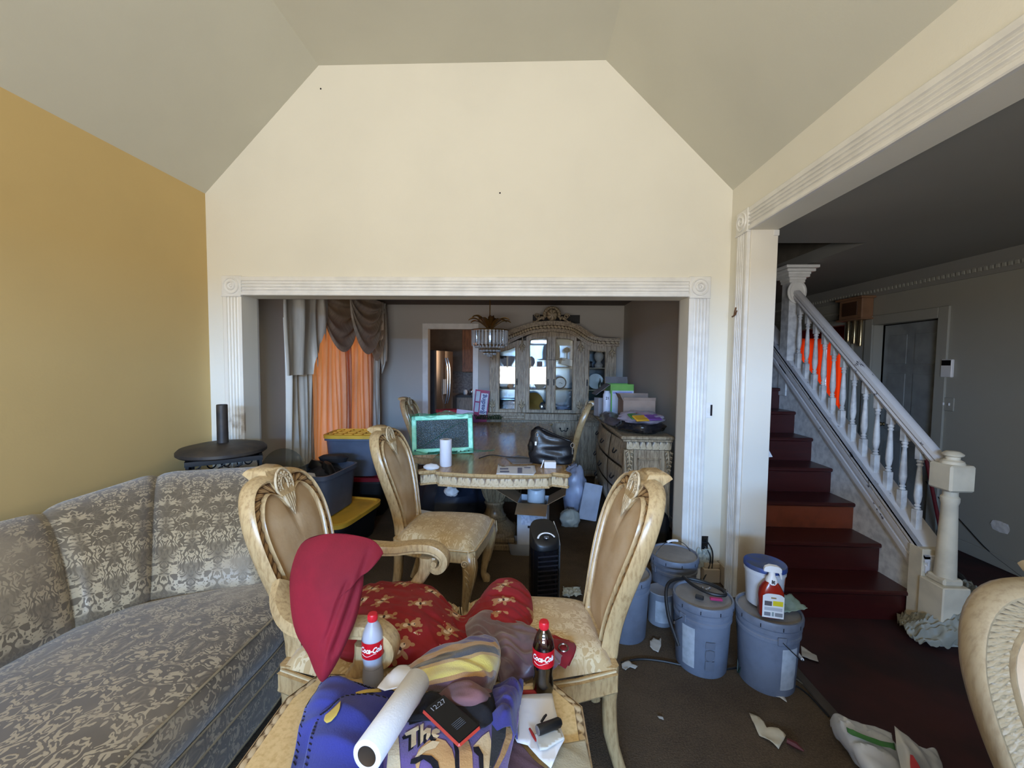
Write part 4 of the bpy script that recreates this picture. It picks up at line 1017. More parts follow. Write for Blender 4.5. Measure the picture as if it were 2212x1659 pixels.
m = MB(); m.box(-.09, .09, -.06, .06, 0, .09, .004); o = m.build('shoe_box', M_PORC); o.location = (cx(1222)*1.03, 5.98, Z1_+.03); o.rotation_euler = (0, .22, .2); tag(o, 'white box tilted on top shelf behind the right centre door', 'box', GC)
vase('lace_ornament', 'small dark tree ornament on the top shelf, right centre door', 'ornament', 1224, Z1_+.12, [(.02, 0), (.008, .01), (.008, .09), (.05, .11), (.045, .15), (.001, .17)], M_DARKGL, grp=GC)
ck = thing('desk_clock', 'round white faced clock with silver case on middle shelf', 'clock', (cx(1211), 5.88, Z2_+.095), 0, GC)
m = MB(); m.lathe([(.085, 0), (.09, .02), (.085, .05), (.07, .055), (.07, .045), (.001, .045)], 32); m.v = [Vector((v.x, -v.z, v.y)) for v in m.v]; fixn(m.build('case', M_SILV, ck, .8))
m = MB(); m.lathe([(.072, .048), (.001, .049)], 32); m.v = [Vector((v.x, -v.z, v.y)) for v in m.v]; m.build('dial', M_PORC, ck)
m = MB(); m.tube([(0, -.052, 0), (.03, -.052, -.015)], .003, 5); m.tube([(0, -.052, 0), (-.02, -.052, -.006)], .003, 5); m.build('hands', M_IRON, ck)
vase('brass_plate', 'round brass plate leaning on bottom shelf behind left centre door', 'plate', 1153, Z0_+.135, [(.001, 0), (.08, .004), (.10, .012), (.14, .02), (.14, .026), (.001, .012)], M_GOLD, 32, 5.93, GC, (PI/2-.12, 0, .3))
vase('silver_teapot', 'silver teapot on the bottom shelf behind left centre door', 'teapot', 1172, Z0_, [(.05, 0), (.06, .02), (.07, .08), (.045, .13), (.02, .15), (.012, .17), (.001, .175)], M_SILV, grp=GC)
vase('cream_dish', 'cream dish under a dark lid on middle shelf, left centre door', 'dish', 1167, Z2_, bowl(.085, .06), simple('cream_glaze', (186, 166, 120), .35), grp=GC)
vase('dark_lid_pot', 'dark squat pot on middle shelf above the cream dish', 'pot', 1168, Z2_+.07, [(.04, 0), (.07, .03), (.06, .08), (.001, .09)], M_DARKGL, grp=GC)
for k, px in enumerate((1147, 1153, 1159)): vase('wine_glass', ('stemmed wine glass farthest left on the middle shelf', 'stemmed wine glass in the middle of its row of three', 'stemmed wine glass farthest right of its row of three')[k], 'glass', px, Z2_, [(.03, 0), (.004, .008), (.004, .08), (.03, .11), (.034, .17), (.031, .17), (.001, .1)], M_CLEAR, 14, 5.92+.04*k, GC+': stemmed glasses')
vase('sauce_boat', 'blue white sauce dish on the bottom shelf, right centre door', 'dish', 1216, Z0_, [(.05, 0), (.08, .03), (.10, .08), (.09, .08), (.001, .03)], simple('blue_white_glaze', (160, 176, 206), .25), grp=GC)
vase('black_tray', 'dark tray leaning at the bottom of right centre door', 'tray', 1228, Z0_+.02, [(.09, 0), (.10, .02), (.09, .024), (.001, .01)], M_DARKGL, grp=GC)
vase('figurine', 'pale ceramic figurine on upper shelf behind the far right door', 'figurine', 1292, Z1_, [(.05, 0), (.06, .04), (.03, .08), (.065, .13), (.07, .18), (.04, .23), (.001, .25)], simple('bisque', (196, 186, 176), .5), grp=GC)
vase('candle_holder', 'small dark candle holder at left of upper right shelf', 'candle holder', 1276, Z1_, [(.03, 0), (.01, .02), (.01, .06), (.025, .08), (.001, .09)], M_DARKGL, grp=GC)
vase('display_plate', 'pale plate standing on the middle shelf behind far right door', 'plate', 1286, Z2_+.11, [(.001, 0), (.07, .004), (.11, .018), (.11, .024), (.001, .012)], M_PORC, 28, 6.0, GC, (PI/2-.15, 0, 0))
for k, px in enumerate((1296, 1303)): vase('glass_bottle', ('small clear bottle just right of the plate behind far right door', 'small clear bottle at the far right edge behind far right door')[k], 'bottle', px, Z2_, [(.025, 0), (.03, .08), (.01, .12), (.01, .16), (.001, .16)], M_CLEAR, 12, 5.9, GC+': clear bottles')
m = MB(); m.box(-.10, .10, -.002, .002, 0, .17); o = m.build('photo_card', simple('pale_blue_card', (170, 200, 226), .5)); o.location = (cx(1283), 5.9, Z0_); o.rotation_euler = (-.3, .25, .3); tag(o, 'pale blue card leaning at bottom of the far right cabinet door', 'card', GC)

# ------------------------------------------------------------------ kitchen beyond the doorway
fr = thing('refrigerator', 'stainless refrigerator with curved handles seen through the kitchen doorway', 'refrigerator', (-1.80, 7.35, 0))
M_STEEL = MT('brushed_steel', (170, 160, 150), .28, .9).m
M_FSIDE = simple('fridge_side', (70, 74, 80), .5)
m = MB(); m.box(-.28, .30, -.33, .33, 0, 1.78, .01); m.build('body', M_FSIDE, fr, .3)
for yy, s in ((-.165, 1), (.165, -1)):
    m = MB(); m.M = Matrix.Translation((.30, yy, 0)); m.loft([[(0, -.16, z), (.035, -.16, z), (.05, -.08, z), (.055, 0, z), (.05, .08, z), (.035, .16, z), (0, .16, z)] for z in (.72, 1.77)]); d_ = m.build('door', M_STEEL, fr, .6)
    m = MB(); m.tube(crom([(.36, yy+s*.12, .85), (.40, yy+s*.12, 1.0), (.41, yy+s*.12, 1.25), (.40, yy+s*.12, 1.5), (.36, yy+s*.12, 1.65)], 16), .012, 8); m.build('handle', M_SILV, d_)
m = MB(); m.box(.30, .35, -.32, .32, .08, .70, .01); m.build('freezer_drawer', M_STEEL, fr)
m = MB(); m.box(.358, .362, -.12, .0, 1.02, 1.28); m.build('note', M_PORC, fr)
fr.rotation_euler.z = -.25
def cab(nm, lab, x0, x1, y0, y1, z0, z1, n, mat, cat='cabinet'):
    r = thing(nm, lab, cat, ((x0+x1)/2, (y0+y1)/2, z0)); iv = Matrix.Translation(-Vector(r.location))
    o = MB().box(x0, x1, y0, y1, z0, z1).build('body', mat, r, 0); o.matrix_parent_inverse = iv
    for k in range(n):
        a = x0+(x1-x0)*k/n+.008; b = x0+(x1-x0)*(k+1)/n-.008; m = MB(); m.box(a, b, y0-.02, y0, z0+.01, z1-.01, .003); d = m.build('door', mat, r, 0); d.matrix_parent_inverse = iv
        m = MB(); m.box(a+.05, b-.05, y0-.026, y0-.02, z0+.07, z1-.07, .006); m.build('panel', mat, d, 0)
        m = MB(); m.sphere((b-.03, y0-.035, z0+.08 if z0 > 1 else z1-.08), .013, seg=8, rg=6); m.build('knob', M_SILV, d)
    return r
M_KC = oak('kitchen_cabinet_wood', (150, 100, 64), (104, 64, 40))
M_KCL = oak('kitchen_base_wood', (150, 134, 116), (110, 96, 80))
cab('upper_cabinet', 'brown wall cabinet with doors above the kitchen counter', -1.38, -.42, 8.55, 8.88, 1.38, 2.30, 2, M_KC)
cab('base_cabinet', 'pale base cabinet under the cluttered kitchen counter', -1.45, .55, 8.30, 8.88, 0, .88, 4, M_KCL)
m = MB(); m.box(-1.46, .57, 8.26, 8.89, .88, .92, .006); tag(m.build('countertop', simple('dark_counter', (52, 46, 44), .3), None, .3), 'dark kitchen countertop holding dishes', 'countertop')
m = MB(); m.box(-2.4, .55, 8.885, 8.899, .92, 1.38); struct(m.build('trim_11', simple('backsplash', (128, 122, 118), .4, col2=(90, 84, 80), scale=25), None, 0))
random.seed(3)
for k in range(7):
    x = -1.30+.13*k; h = random.uniform(.06, .2); r = random.uniform(.035, .06)
    o = MB().lathe([(r*.7, 0), (r, h*.3), (r*.9, h*.8), (r*.5, h), (r*.45, h*.98), (.001, h*.5)], 12).build('kitchen_jar', (M_PORC, M_SILV, M_DARKGL)[k % 3], None, .8); o.location = (x, 8.5, .92)
    tag(o, ('white jar nearest the refrigerator on the kitchen counter', 'silver jar second from the refrigerator on the kitchen counter', 'black jar third from the refrigerator on the kitchen counter', 'white dish in the middle of the kitchen counter clutter', 'silver dish right of the middle of the counter clutter', 'black dish second from the right of the counter clutter', 'white jar at the right end of the counter clutter')[k], 'jar', 'clutter on the kitchen counter')
o = MB(); o.grid(lambda u, v: (-.55+.16*u+.02*v, 7.9+.03*math.sin(u*12), 1.95-.30*v-.06*v*(1 if u > .5 else 0)+0), 16, 8); tag(o.build('kitchen_curtain', M_SHEER, None, 3), 'scrap of orange valance hanging by the kitchen window', 'curtain')

# ------------------------------------------------------------------ chandelier
chx, chy, chz = -.445, 4.7, 1.945
ch = thing('chandelier', 'crystal drum chandelier with brass palm leaves over the dining table', 'chandelier', (chx, chy, chz))
M_BRASS = MT('aged_brass', (150, 116, 66), .35, .85).m
M_CRYS = MT('crystal', (235, 240, 245), .04).set('Transmission Weight', .75).set('IOR', 1.5).m
m = MB(); m.tube([(0, 0, .05), (0, 0, DZ-chz)], .006, 8); m.lathe([(.06, DZ-chz-.03), (.06, DZ-chz)], 16); m.build('stem', M_BRASS, ch)
for r, z in ((.205, 0), (.165, -.17), (.115, -.215), (.07, -.25)):
    m = MB(); m.tube([(r*math.cos(a), r*math.sin(a), z) for a in [2*PI*k/32 for k in range(33)]], .007, 6); m.build('ring', M_BRASS, ch)
pm = None
for k in range(30):
    a = 2*PI*k/30; m = MB()
    if pm is None:
        m.box(-.013, .013, -.007, .007, -.155, 0, .006); m.add([(-.013, -.007, -.150), (.013, -.007, -.150), (.013, .007, -.150), (-.013, .007, -.150), (0, 0, -.185)], [(0, 1, 4), (1, 2, 4), (2, 3, 4), (3, 0, 4)]); o = m.build('crystal', M_CRYS, ch, 0); pm = o
    else: o = pm.copy(); COL.objects.link(o)
    o.location = (.20*math.cos(a), .20*math.sin(a), 0); o.rotation_euler.z = a+PI/2
pm = None
for (R_, z, n_) in ((.16, -.17, 26), (.11, -.215, 18), (.065, -.25, 10), (.02, -.27, 4)):
    for k in range(n_):
        a = 2*PI*k/n_
        if pm is None: pm = MB().sphere((0, 0, -.014), .013, .013, .018, 6, 4).build('crystal_drop', M_CRYS, ch, 0); o = pm
        else: o = pm.copy(); COL.objects.link(o)
        o.location = (R_*math.cos(a), R_*math.sin(a), z)
pm = None
for k in range(12):
    a = 2*PI*k/12+.2
    if pm is None:
        def leaf(u, v):
            w = .034*math.sin(PI*min(.98, max(.05, v))**.8)*(1+.1*math.sin(v*40)); return (.03+.21*v, (u-.5)*2*w, .02+.23*v-.14*v*v*v+.012*abs(u-.5)*2)
        m = MB(); m.grid(leaf, 4, 16); o = m.build('palm_leaf', M_BRASS, ch, 1, solid=.003); pm = o
    else: o = pm.copy(); COL.objects.link(o)
    o.rotation_euler = (0, 0, a); o.scale = (1, 1, .8+.35*((k*7) % 5)/5)

# ------------------------------------------------------------------ sideboard on the right wall of the dining room
sb = thing('sideboard', 'carved oak sideboard piled with boxes and bags on the right of the dining room', 'sideboard', (1.0, 4.3, 0))
sbi = Matrix.Translation(-Vector(sb.location))
def bpart(m, nm, mt=None, sm=.5, par=None):
    o = m.build(nm, mt or M_OAK, par or sb, sm)
    if par is None: o.matrix_parent_inverse = sbi
    return o
SA, SB_, SX0, SX1, SH = 3.50, 5.05, .81, 1.20, .95
bx = lambda y, z: SX0+.06-.07*math.sin(PI*(y-SA)/(SB_-SA))-.035*math.sin((z-.2)/.7*PI*1.0)
m = MB(); m.box(SX0+.05, SX1, SA+.02, SB_-.02, .16, SH); bpart(m, 'case', sm=0)
m = MB(); m.box(SX0-.03, SX1+.02, SA-.035, SB_+.03, SH, SH+.03, .01); m.box(SX0-.01, SX1+.01, SA-.02, SB_+.02, SH-.02, SH, .006); bpart(m, 'top')
e = edge_band('carved_frieze', [(SX1, SA-.004), (SX0+.02, SA-.004)], SH-.085, SH-.02, sb, M_OAKC, closed=False); e.matrix_parent_inverse = sbi
for c in range(3):
    y0 = SA+.07+c*(SB_-SA-.14)/3; y1 = SA+.07+(c+1)*(SB_-SA-.14)/3-.02
    for r in range(3):
        z0 = .22+.235*r; z1 = z0+.215
        m = MB(); m.grid(lambda u, v: (bx(y0+(y1-y0)*u, z0+(z1-z0)*v)-.012*min(1, 8*min(u, 1-u, v, 1-v)), y0+(y1-y0)*u, z0+(z1-z0)*v), 10, 8, flip=True); d = bpart(m, 'drawer', sm=3)
        ym = (y0+y1)/2; zm = (z0+z1)/2; xm = bx(ym, zm)-.014
        m = MB(); m.tube(crom([(xm, ym-.05, zm+.01), (xm-.02, ym-.03, zm-.02), (xm-.022, ym+.03, zm-.02), (xm, ym+.05, zm+.01)], 10), .006, 6); bpart(m, 'handle', M_IRON, par=d)
# near end panel with a framed field, fluted corner posts with acanthus
m = MB(); m.box(SX0+.085, SX1-.05, SA, SA+.02, .18, SH-.09); bpart(m, 'end_panel', sm=0)
for a, b, c_, d_ in ((SX0+.115, SX1-.08, .27, .28), (SX0+.115, SX1-.08, .78, .79), (SX0+.115, SX0+.125, .27, .79), (SX1-.09, SX1-.08, .27, .79), (SX0+.13, SX1-.095, .285, .291), (SX0+.13, SX1-.095, .769, .775)):
    m = MB(); m.box(a, b, SA-.008, SA, c_, d_, .002); bpart(m, 'panel_moulding')
for xa, xb_ in ((SX0+.0, SX0+.08), (SX1-.05, SX1+.0)):
    m = MB(); m.box(xa, xb_, SA-.012, SA+.06, .10, SH-.09, .006)
    for k in range(4): m.tube([(xa+(xb_-xa)*(.2+.2*k), SA-.013, .2), (xa+(xb_-xa)*(.2+.2*k), SA-.013, .66)], .006, 5)
    p = bpart(m, 'corner_post')
    m = MB(); xm = (xa+xb_)/2
    for k in range(5):
        z = .84-.035*k; s = .026-.004*k
        for q in (-1, 1): m.tube([(xm, SA-.014, z+.01), (xm+q*s, SA-.035, z), (xm+q*s*1.2, SA-.022, z-.03)], [.008, .010, .002], 6)
    m.tube([(xm, SA-.018, .86), (xm, SA-.03, .78), (xm, SA-.016, .68)], [.014, .010, .002], 6); m.at = {i: .2+.8*((i*3) % 4)/3 for i in range(len(m.v))}; bpart(m, 'leaf_carving', M_OAKC, 3, p)
for x, y in ((SX0+.06, SA+.05), (SX1-.05, SA+.05), (SX0+.06, SB_-.05), (SX1-.05, SB_-.05)):
    m = MB(); m.tube(crom([(x, y, .2), (x-.03, y, .14), (x-.01, y, .06), (x-.03, y, 0)], 10), [.045, .045, .04, .035, .03, .026, .024, .024, .028, .028], 8); bpart(m, 'leg')
# ------------------------------------------------------------------ soft goods
def patch(rows, nu=60, nv=40, wr=.006, ws=14, seed=0, hem=None, onY=False):
    """a draped sheet through rows of control points (px, py, z)"""
    P = [[tuple(onz(*q)) if not onY else tuple(at(*q)) for q in r] for r in rows]
    R = [crom(r, nu+1) for r in P]; C = [crom([R[j][i] for j in range(len(R))], nv+1) for i in range(nu+1)]
    off = Vector((seed*3.1, seed*1.7, seed))
    def S(u, v):
        a = max(0, min(nu-1e-6, u*nu)); b = max(0, min(nv-1e-6, v*nv)); i, j = int(a), int(b); fa, fb = a-i, b-j
        g = lambda q, w: Vector(C[min(nu, q)][min(nv, w)])
        p = (g(i, j)*(1-fa)+g(i+1, j)*fa)*(1-fb)+(g(i, j+1)*(1-fa)+g(i+1, j+1)*fa)*fb
        n = noise.noise(p*ws+off); n2 = noise.noise(Vector((p.x*ws*.6+p.y*ws*1.3, p.y*ws*.4, p.z*ws*.5))+off)
        return p+Vector((0, 0, wr*(n*.6+(1-abs(n2)*2)*.8)))
    m = MB(); m.grid(S, nu, nv)
    m.uv = {i: (m.v[i].x, m.v[i].y+.6*m.v[i].z) for i in range(len(m.v))}
    m.S = S; return m
def fabric(name, col, col2=None, rough=.85, sheen=.12, bs=220, bd=.0015, extra=None):
    t = MT(name, col, rough); c = t.mix(t.noise(scale=5, detail=4).ramp(.35, .7), col, col2 or tuple(v*.82 for v in col)); t.base(c)
    t.bump(t.noise(scale=bs, detail=2), .5, bd); t.set('Sheen Weight', sheen); return t.m
# red pillow standing on the armchair
def cushion(outline, Y0, slope, thick, nm, mat, label, cat, yc):
    n = 72; O = crom(outline, n, True); cxp = sum(p[0] for p in O)/n; cyp = sum(p[1] for p in O)/n; rg = 12; vs = []; fs = []
    for sgn in (1, -1):
        for g in range(rg+1):
            s = 1-g/rg*.999
            for k in range(n):
                px, py = cxp+(O[k][0]-cxp)*s, cyp+(O[k][1]-cyp)*s; Y = Y0+slope*(yc-py)
                p = at(px, py, Y); d = thick*(1-s**2.2)**.7; cx0 = 801-(py-1180)*.36; d *= 1-.42*math.exp(-((px-cx0)/9)**2)*(1 if 1185 < py < 1400 else .2)-.2*math.exp(-((px-cx0+26)/7)**2)*(1 if 1240 < py < 1380 else 0)
                w_ = .012*noise.noise(p*9)*(1-s*.3); vs.append(p+Vector((.35, -.93, .1))*(sgn*d+w_*sgn))
    for h in range(2):
        o = h*(rg+1)*n
        for g in range(rg):
            for k in range(n):
                q = (o+g*n+k, o+g*n+(k+1) % n, o+(g+1)*n+(k+1) % n, o+(g+1)*n+k); fs.append(q if h == 0 else q[::-1])
    m = MB(); m.add(vs, fs); o = fixn(m.build(nm, mat, None, 3)); tag(o, label, cat); return o
M_PIL = fabric('crimson_cotton', (140, 10, 36), (116, 7, 28), .85, 0)
cushion([(650, 1176), (690, 1156), (735, 1153), (785, 1160), (812, 1172), (828, 1196), (806, 1199), (788, 1222), (784, 1270), (772, 1330), (750, 1385), (726, 1435), (700, 1472), (684, 1458), (664, 1412), (638, 1365), (627, 1300), (628, 1235)], 1.27, .0005, .070, 'pillow', M_PIL, 'crimson red pillow propped up on the seat of the carved armchair', 'pillow', 1300)
cr = patch([[(742, 1180, 0)]*1+[(760, 1172, 0)]+[(790, 1168, 0)]+[(822, 1184, 0)]]*1+[[(742, 1196, 0), (762, 1190, 0), (795, 1186, 0), (828, 1197, 0)], [(748, 1230, 0), (766, 1215, 0), (790, 1204, 0), (812, 1200, 0)]], 8, 6, 0) if False else None

def bear_mat():
    t = MT('bear_print_fabric', (170, 16, 28), .75); uv = t.coord('UV')
    def bears(sc, seed):
        mp = t.nt.nodes.new('ShaderNodeVectorMath'); mp.operation = 'ADD'; mp.inputs[1].default_value = (seed, seed*.7, 0); t.nt.links.new(uv, mp.inputs[0]); v2 = mp.outputs[0]
        n, pos = t.voro(v2, sc, .55, 'Position'); sub = t.nt.nodes.new('ShaderNodeVectorMath'); sub.operation = 'SUBTRACT'; t.nt.links.new(v2, sub.inputs[0]); t.nt.links.new(pos, sub.inputs[1])
        x, y, _ = t.xyz(sub.outputs[0]); r = t.xyz(n.outputs['Color'])[0]*6.283
        c, s = r.cos(), r.sin(); X = x*c-y*s; Y = x*s+y*c; return X, Y
    X, Y = bears(6.6, 0); X = X/1.75; Y = Y/1.75
    def disc(cx_, cy_, r, sx=1.0):
        a = (X-cx_)*sx; b = Y-cy_; return ((a*a+b*b).sqrt()-r).lt(0)
    shp = None
    for d in ((0, .014, .0115), (-.0105, .0235, .0050), (.0105, .0235, .0050), (0, -.004, .0115), (0, -.009, .010), (-.0155, .000, .0042, .5), (.0155, .000, .0042, .5), (-.0085, -.0215, .0052), (.0085, -.0215, .0052)):
        q = disc(*d); shp = q if shp is None else shp.mx(q)
    light = disc(0, .009, .0055).mx(disc(0, -.005, .0065)); dark = disc(0, .001, .0028, .5).mx(disc(0, .0125, .0018))
    n, dd = t.voro(uv, 34, .9); dots = E(t.nt, dd).lt(.07)
    c = t.mix(dots, (142, 8, 20), (226, 190, 150)); c = t.mix(shp, c, (176, 124, 84)); c = t.mix(light, c, (226, 198, 168)); c = t.mix(dark, c, (60, 30, 24))
    t.base(c); t.set('Sheen Weight', .05); t.bump(t.noise(scale=260, detail=2), .3, .001); return t.m
M_BEAR = bear_mat()
bear_rows = [
 [(762, 1300, .47), (800, 1274, .47), (870, 1270, .475), (930, 1280, .47), (968, 1312, .45), (1000, 1342, .42), (1035, 1306, .47), (1065, 1270, .49), (1105, 1262, .50), (1142, 1290, .49), (1152, 1332, .47)],
 [(760, 1292, .52), (800, 1264, .53), (870, 1260, .535), (930, 1270, .53), (968, 1304, .50), (1000, 1335, .47), (1035, 1298, .53), (1065, 1263, .56), (1105, 1254, .585), (1142, 1284, .56), (1152, 1330, .52)],
 [(752, 1330, .55), (800, 1308, .575), (870, 1303, .585), (930, 1318, .575), (970, 1345, .535), (1000, 1365, .50), (1040, 1335, .545), (1070, 1303, .58), (1105, 1298, .59), (1138, 1318, .565), (1152, 1345, .52)],
 [(744, 1375, .55), (800, 1365, .585), (870, 1358, .59), (925, 1365, .575), (970, 1375, .54), (1005, 1382, .51), (1040, 1362, .545), (1070, 1345, .575), (1105, 1345, .575), (1137, 1352, .55), (1152, 1364, .52)],
 [(738, 1412, .53), (800, 1408, .56), (870, 1402, .565), (925, 1400, .555), (970, 1400, .535), (1005, 1398, .515), (1040, 1385, .535), (1080, 1378, .55), (1130, 1372, .545), (1192, 1380, .535), (1240, 1392, .52)],
 [(735, 1424, .50), (800, 1442, .51), (870, 1436, .52), (925, 1425, .53), (970, 1418, .52), (1005, 1410, .50), (1040, 1398, .52), (1080, 1402, .525), (1130, 1405, .53), (1192, 1425, .515), (1230, 1440, .51)]]
m = patch(bear_rows, 150, 80, .010, 22, 1); bb_ = thing('bear_print_blanket', 'red blanket printed with brown teddy bears spread over the two chair seats', 'blanket', (0, 0, 0))
m.build('cloth', M_BEAR, bb_, 3, solid=.004)
m = patch([[(1125, 1378, .555), (1190, 1380, .548), (1242, 1391, .535)], [(1125, 1400, .556), (1190, 1402, .549), (1240, 1410, .535)], [(1130, 1420, .545), (1190, 1430, .535), (1222, 1445, .52)]], 20, 12, .002, 12, 3)
m.build('corner_flap', fabric('dark_red_cloth', (140, 14, 30), (112, 10, 24)), bb_, 3, solid=.003)
p = onz(1217, 1399, .556); m = MB(); m.tube([(p.x+.017*math.cos(a), p.y+.020*math.sin(a), p.z) for a in [2*PI*k/24 for k in range(25)]], .0032, 6); m.build('grommet', MT('nickel', (190, 180, 178), .25, 1).m, bb_)
# mauve satin lining in folds
M_MAUVE = fabric('mauve_satin', (124, 92, 98), (86, 62, 72), .42, .4, 90, .001)
m = patch([[(1005, 1352, .52), (1032, 1326, .555), (1060, 1322, .575), (1088, 1338, .56), (1128, 1346, .575), (1160, 1368, .585), (1190, 1398, .575), (1214, 1418, .55)],
           [(1008, 1372, .56), (1034, 1356, .60), (1062, 1362, .575), (1090, 1370, .60), (1128, 1384, .585), (1160, 1402, .60), (1186, 1424, .575), (1206, 1440, .55)],
           [(1024, 1392, .58), (1046, 1384, .60), (1070, 1398, .58), (1095, 1404, .61), (1128, 1414, .585), (1155, 1426, .595), (1172, 1442, .57), (1192, 1452, .54)],
           [(1050, 1408, .56), (1062, 1412, .60), (1078, 1422, .60), (1100, 1428, .60), (1126, 1436, .58), (1146, 1446, .57), (1160, 1456, .55), (1170, 1462, .53)],
           [(1066, 1430, .55), (1070, 1440, .58), (1080, 1448, .58), (1100, 1452, .575), (1118, 1456, .565), (1130, 1462, .555), (1140, 1468, .54), (1146, 1472, .53)],
           [(1076, 1470, .53), (1080, 1476, .55), (1086, 1478, .55), (1096, 1478, .55), (1106, 1476, .54), (1114, 1474, .535), (1122, 1474, .53), (1128, 1474, .52)]], 90, 60, .012, 20, 5)
tag(m.build('satin_curtain', M_MAUVE, None, 3, solid=.003), 'mauve satin curtain bunched in folds on the right chair beside the red blanket', 'curtain')

# printed fleece: striped fold at the back, lettered face at the front
def stripe_mat():
    t = MT('striped_fleece', (150, 120, 60), .9); x, y, z = t.xyz(t.coord('UV')); w = y*1.0 - x*.42 + t.noise(t.coord('UV'), scale=9)*.02
    f = t.attr('hgt'); n = t.nt.nodes.new('ShaderNodeValToRGB'); n.color_ramp.interpolation = 'CONSTANT'
    stops = [(0, (52, 50, 140)), (.13, (176, 130, 74)), (.24, (40, 30, 36)), (.38, (176, 140, 76)), (.43, (206, 186, 88)), (.66, (160, 116, 66)), (.72, (86, 52, 62)), (.97, (60, 40, 60))]
    cr_ = n.color_ramp
    while len(cr_.elements) < len(stops): cr_.elements.new(.5)
    for e_, (a, c) in zip(cr_.elements, stops): e_.position = a; e_.color = lin(c)+(1,)
    t.nt.links.new((f+t.noise(scale=30)*.03).o, n.inputs[0]); t.base(n.outputs[0]); t.bump(t.noise(scale=260, detail=2), .6, .002); t.set('Sheen Weight', .6); return t.m
ft = thing('printed_fleece_throw', 'purple fleece throw with yellow stripes and cream lettering heaped on the coffee table', 'blanket', (0, 0, 0))
rows = [[(880, 1440, .55), (935, 1408, .60), (990, 1390, .63), (1035, 1377, .64), (1066, 1380, .62), (1078, 1400, .58)],
        [(884, 1448, .59), (935, 1424, .64), (990, 1406, .67), (1038, 1394, .68), (1070, 1396, .66), (1080, 1410, .60)],
        [(890, 1462, .61), (940, 1442, .66), (995, 1426, .69), (1045, 1414, .69), (1074, 1416, .66), (1080, 1428, .60)],
        [(905, 1480, .62), (950, 1464, .67), (1000, 1450, .69), (1045, 1440, .69), (1072, 1438, .66), (1078, 1446, .60)],
        [(925, 1498, .62), (965, 1488, .66), (1005, 1480, .68), (1042, 1476, .68), (1064, 1470, .65), (1070, 1474, .60)],
        [(945, 1500, .60), (975, 1508, .62), (1005, 1512, .64), (1036, 1512, .64), (1054, 1500, .62), (1062, 1494, .58)]]
m = patch(rows, 80, 50, .010, 16, 8); nn_ = len(m.v); m.at = {i: m.uv_v for i in ()} if False else {}
for j in range(51):
    for i in range(81): m.at[j*81+i] = max(0, min(1, j/50*.98-.10*(i/80)+.04))
m.build('striped_fold', stripe_mat(), ft, 3, solid=.005)
m = patch([[(940, 1432+60, .60), (985, 1470, .66), (1030, 1478, .68), (1062, 1500, .64)], [(948, 1512, .64), (990, 1490, .70), (1035, 1496, .71), (1064, 1516, .66)], [(965, 1530, .64), (1000, 1522, .69), (1040, 1524, .69), (1062, 1530, .64)], [(985, 1548, .60), (1012, 1548, .63), (1040, 1545, .63), (1058, 1544, .60)]], 40, 30, .010, 20, 11)
m.build('brown_fold', fabric('brown_mauve_fleece', (122, 82, 84), (92, 62, 66), .9), ft, 3, solid=.004)
def face_mat():
    t = MT('purple_fleece', (112, 84, 160), .9)
    c = t.mix(t.noise(scale=7, detail=3).ramp(.4, .7), (112, 86, 160), (96, 72, 130)); t.base(c); t.bump(t.noise(scale=260, detail=2), .6, .002); t.set('Sheen Weight', .6); return t.m
face = patch([[(870, 1520, .62), (930, 1505, .64), (1000, 1500, .645), (1060, 1500, .64), (1118, 1512, .61)],
              [(850, 1560, .635), (925, 1550, .65), (1000, 1545, .655), (1062, 1545, .65), (1120, 1555, .61)],
              [(832, 1610, .635), (915, 1605, .65), (1000, 1600, .655), (1060, 1600, .65), (1108, 1605, .61)],
              [(815, 1665, .63), (905, 1665, .645), (1000, 1665, .65), (1052, 1665, .645), (1095, 1665, .61)],
              [(790, 1760, .60), (900, 1780, .63), (1000, 1790, .63), (1050, 1780, .62), (1085, 1770, .58)],
              [(770, 1900, .56), (890, 1950, .57), (1000, 1960, .57), (1060, 1950, .565), (1090, 1930, .56)]], 70, 60, .004, 14, 13)
face.build('printed_face', face_mat(), ft, 3, solid=.004)
import bmesh
def _inv(S):                            # pixel -> surface parameter, by a coarse table
    tab = []
    for j in range(61):
        for i in range(61):
            u, v = i/60, j/60; d = S(u, v)-CP; k = d.dot(CF)
            if k > .05: tab.append((W/2+FPX*d.dot(CR)/k, H/2-FPX*d.dot(CU)/k, u, v))
    return tab
_tab = _inv(face.S)
def on_face(px, py, lift):
    best = sorted(_tab, key=lambda t: (t[0]-px)**2+(t[1]-py)**2)[:4]; ws = [1/((b[0]-px)**2+(b[1]-py)**2+1) for b in best]; s = sum(ws)
    u = sum(b[2]*w_ for b, w_ in zip(best, ws))/s; v = sum(b[3]*w_ for b, w_ in zip(best, ws))/s
    z = face.S(u, v).z+lift; return onz(px, py, z)
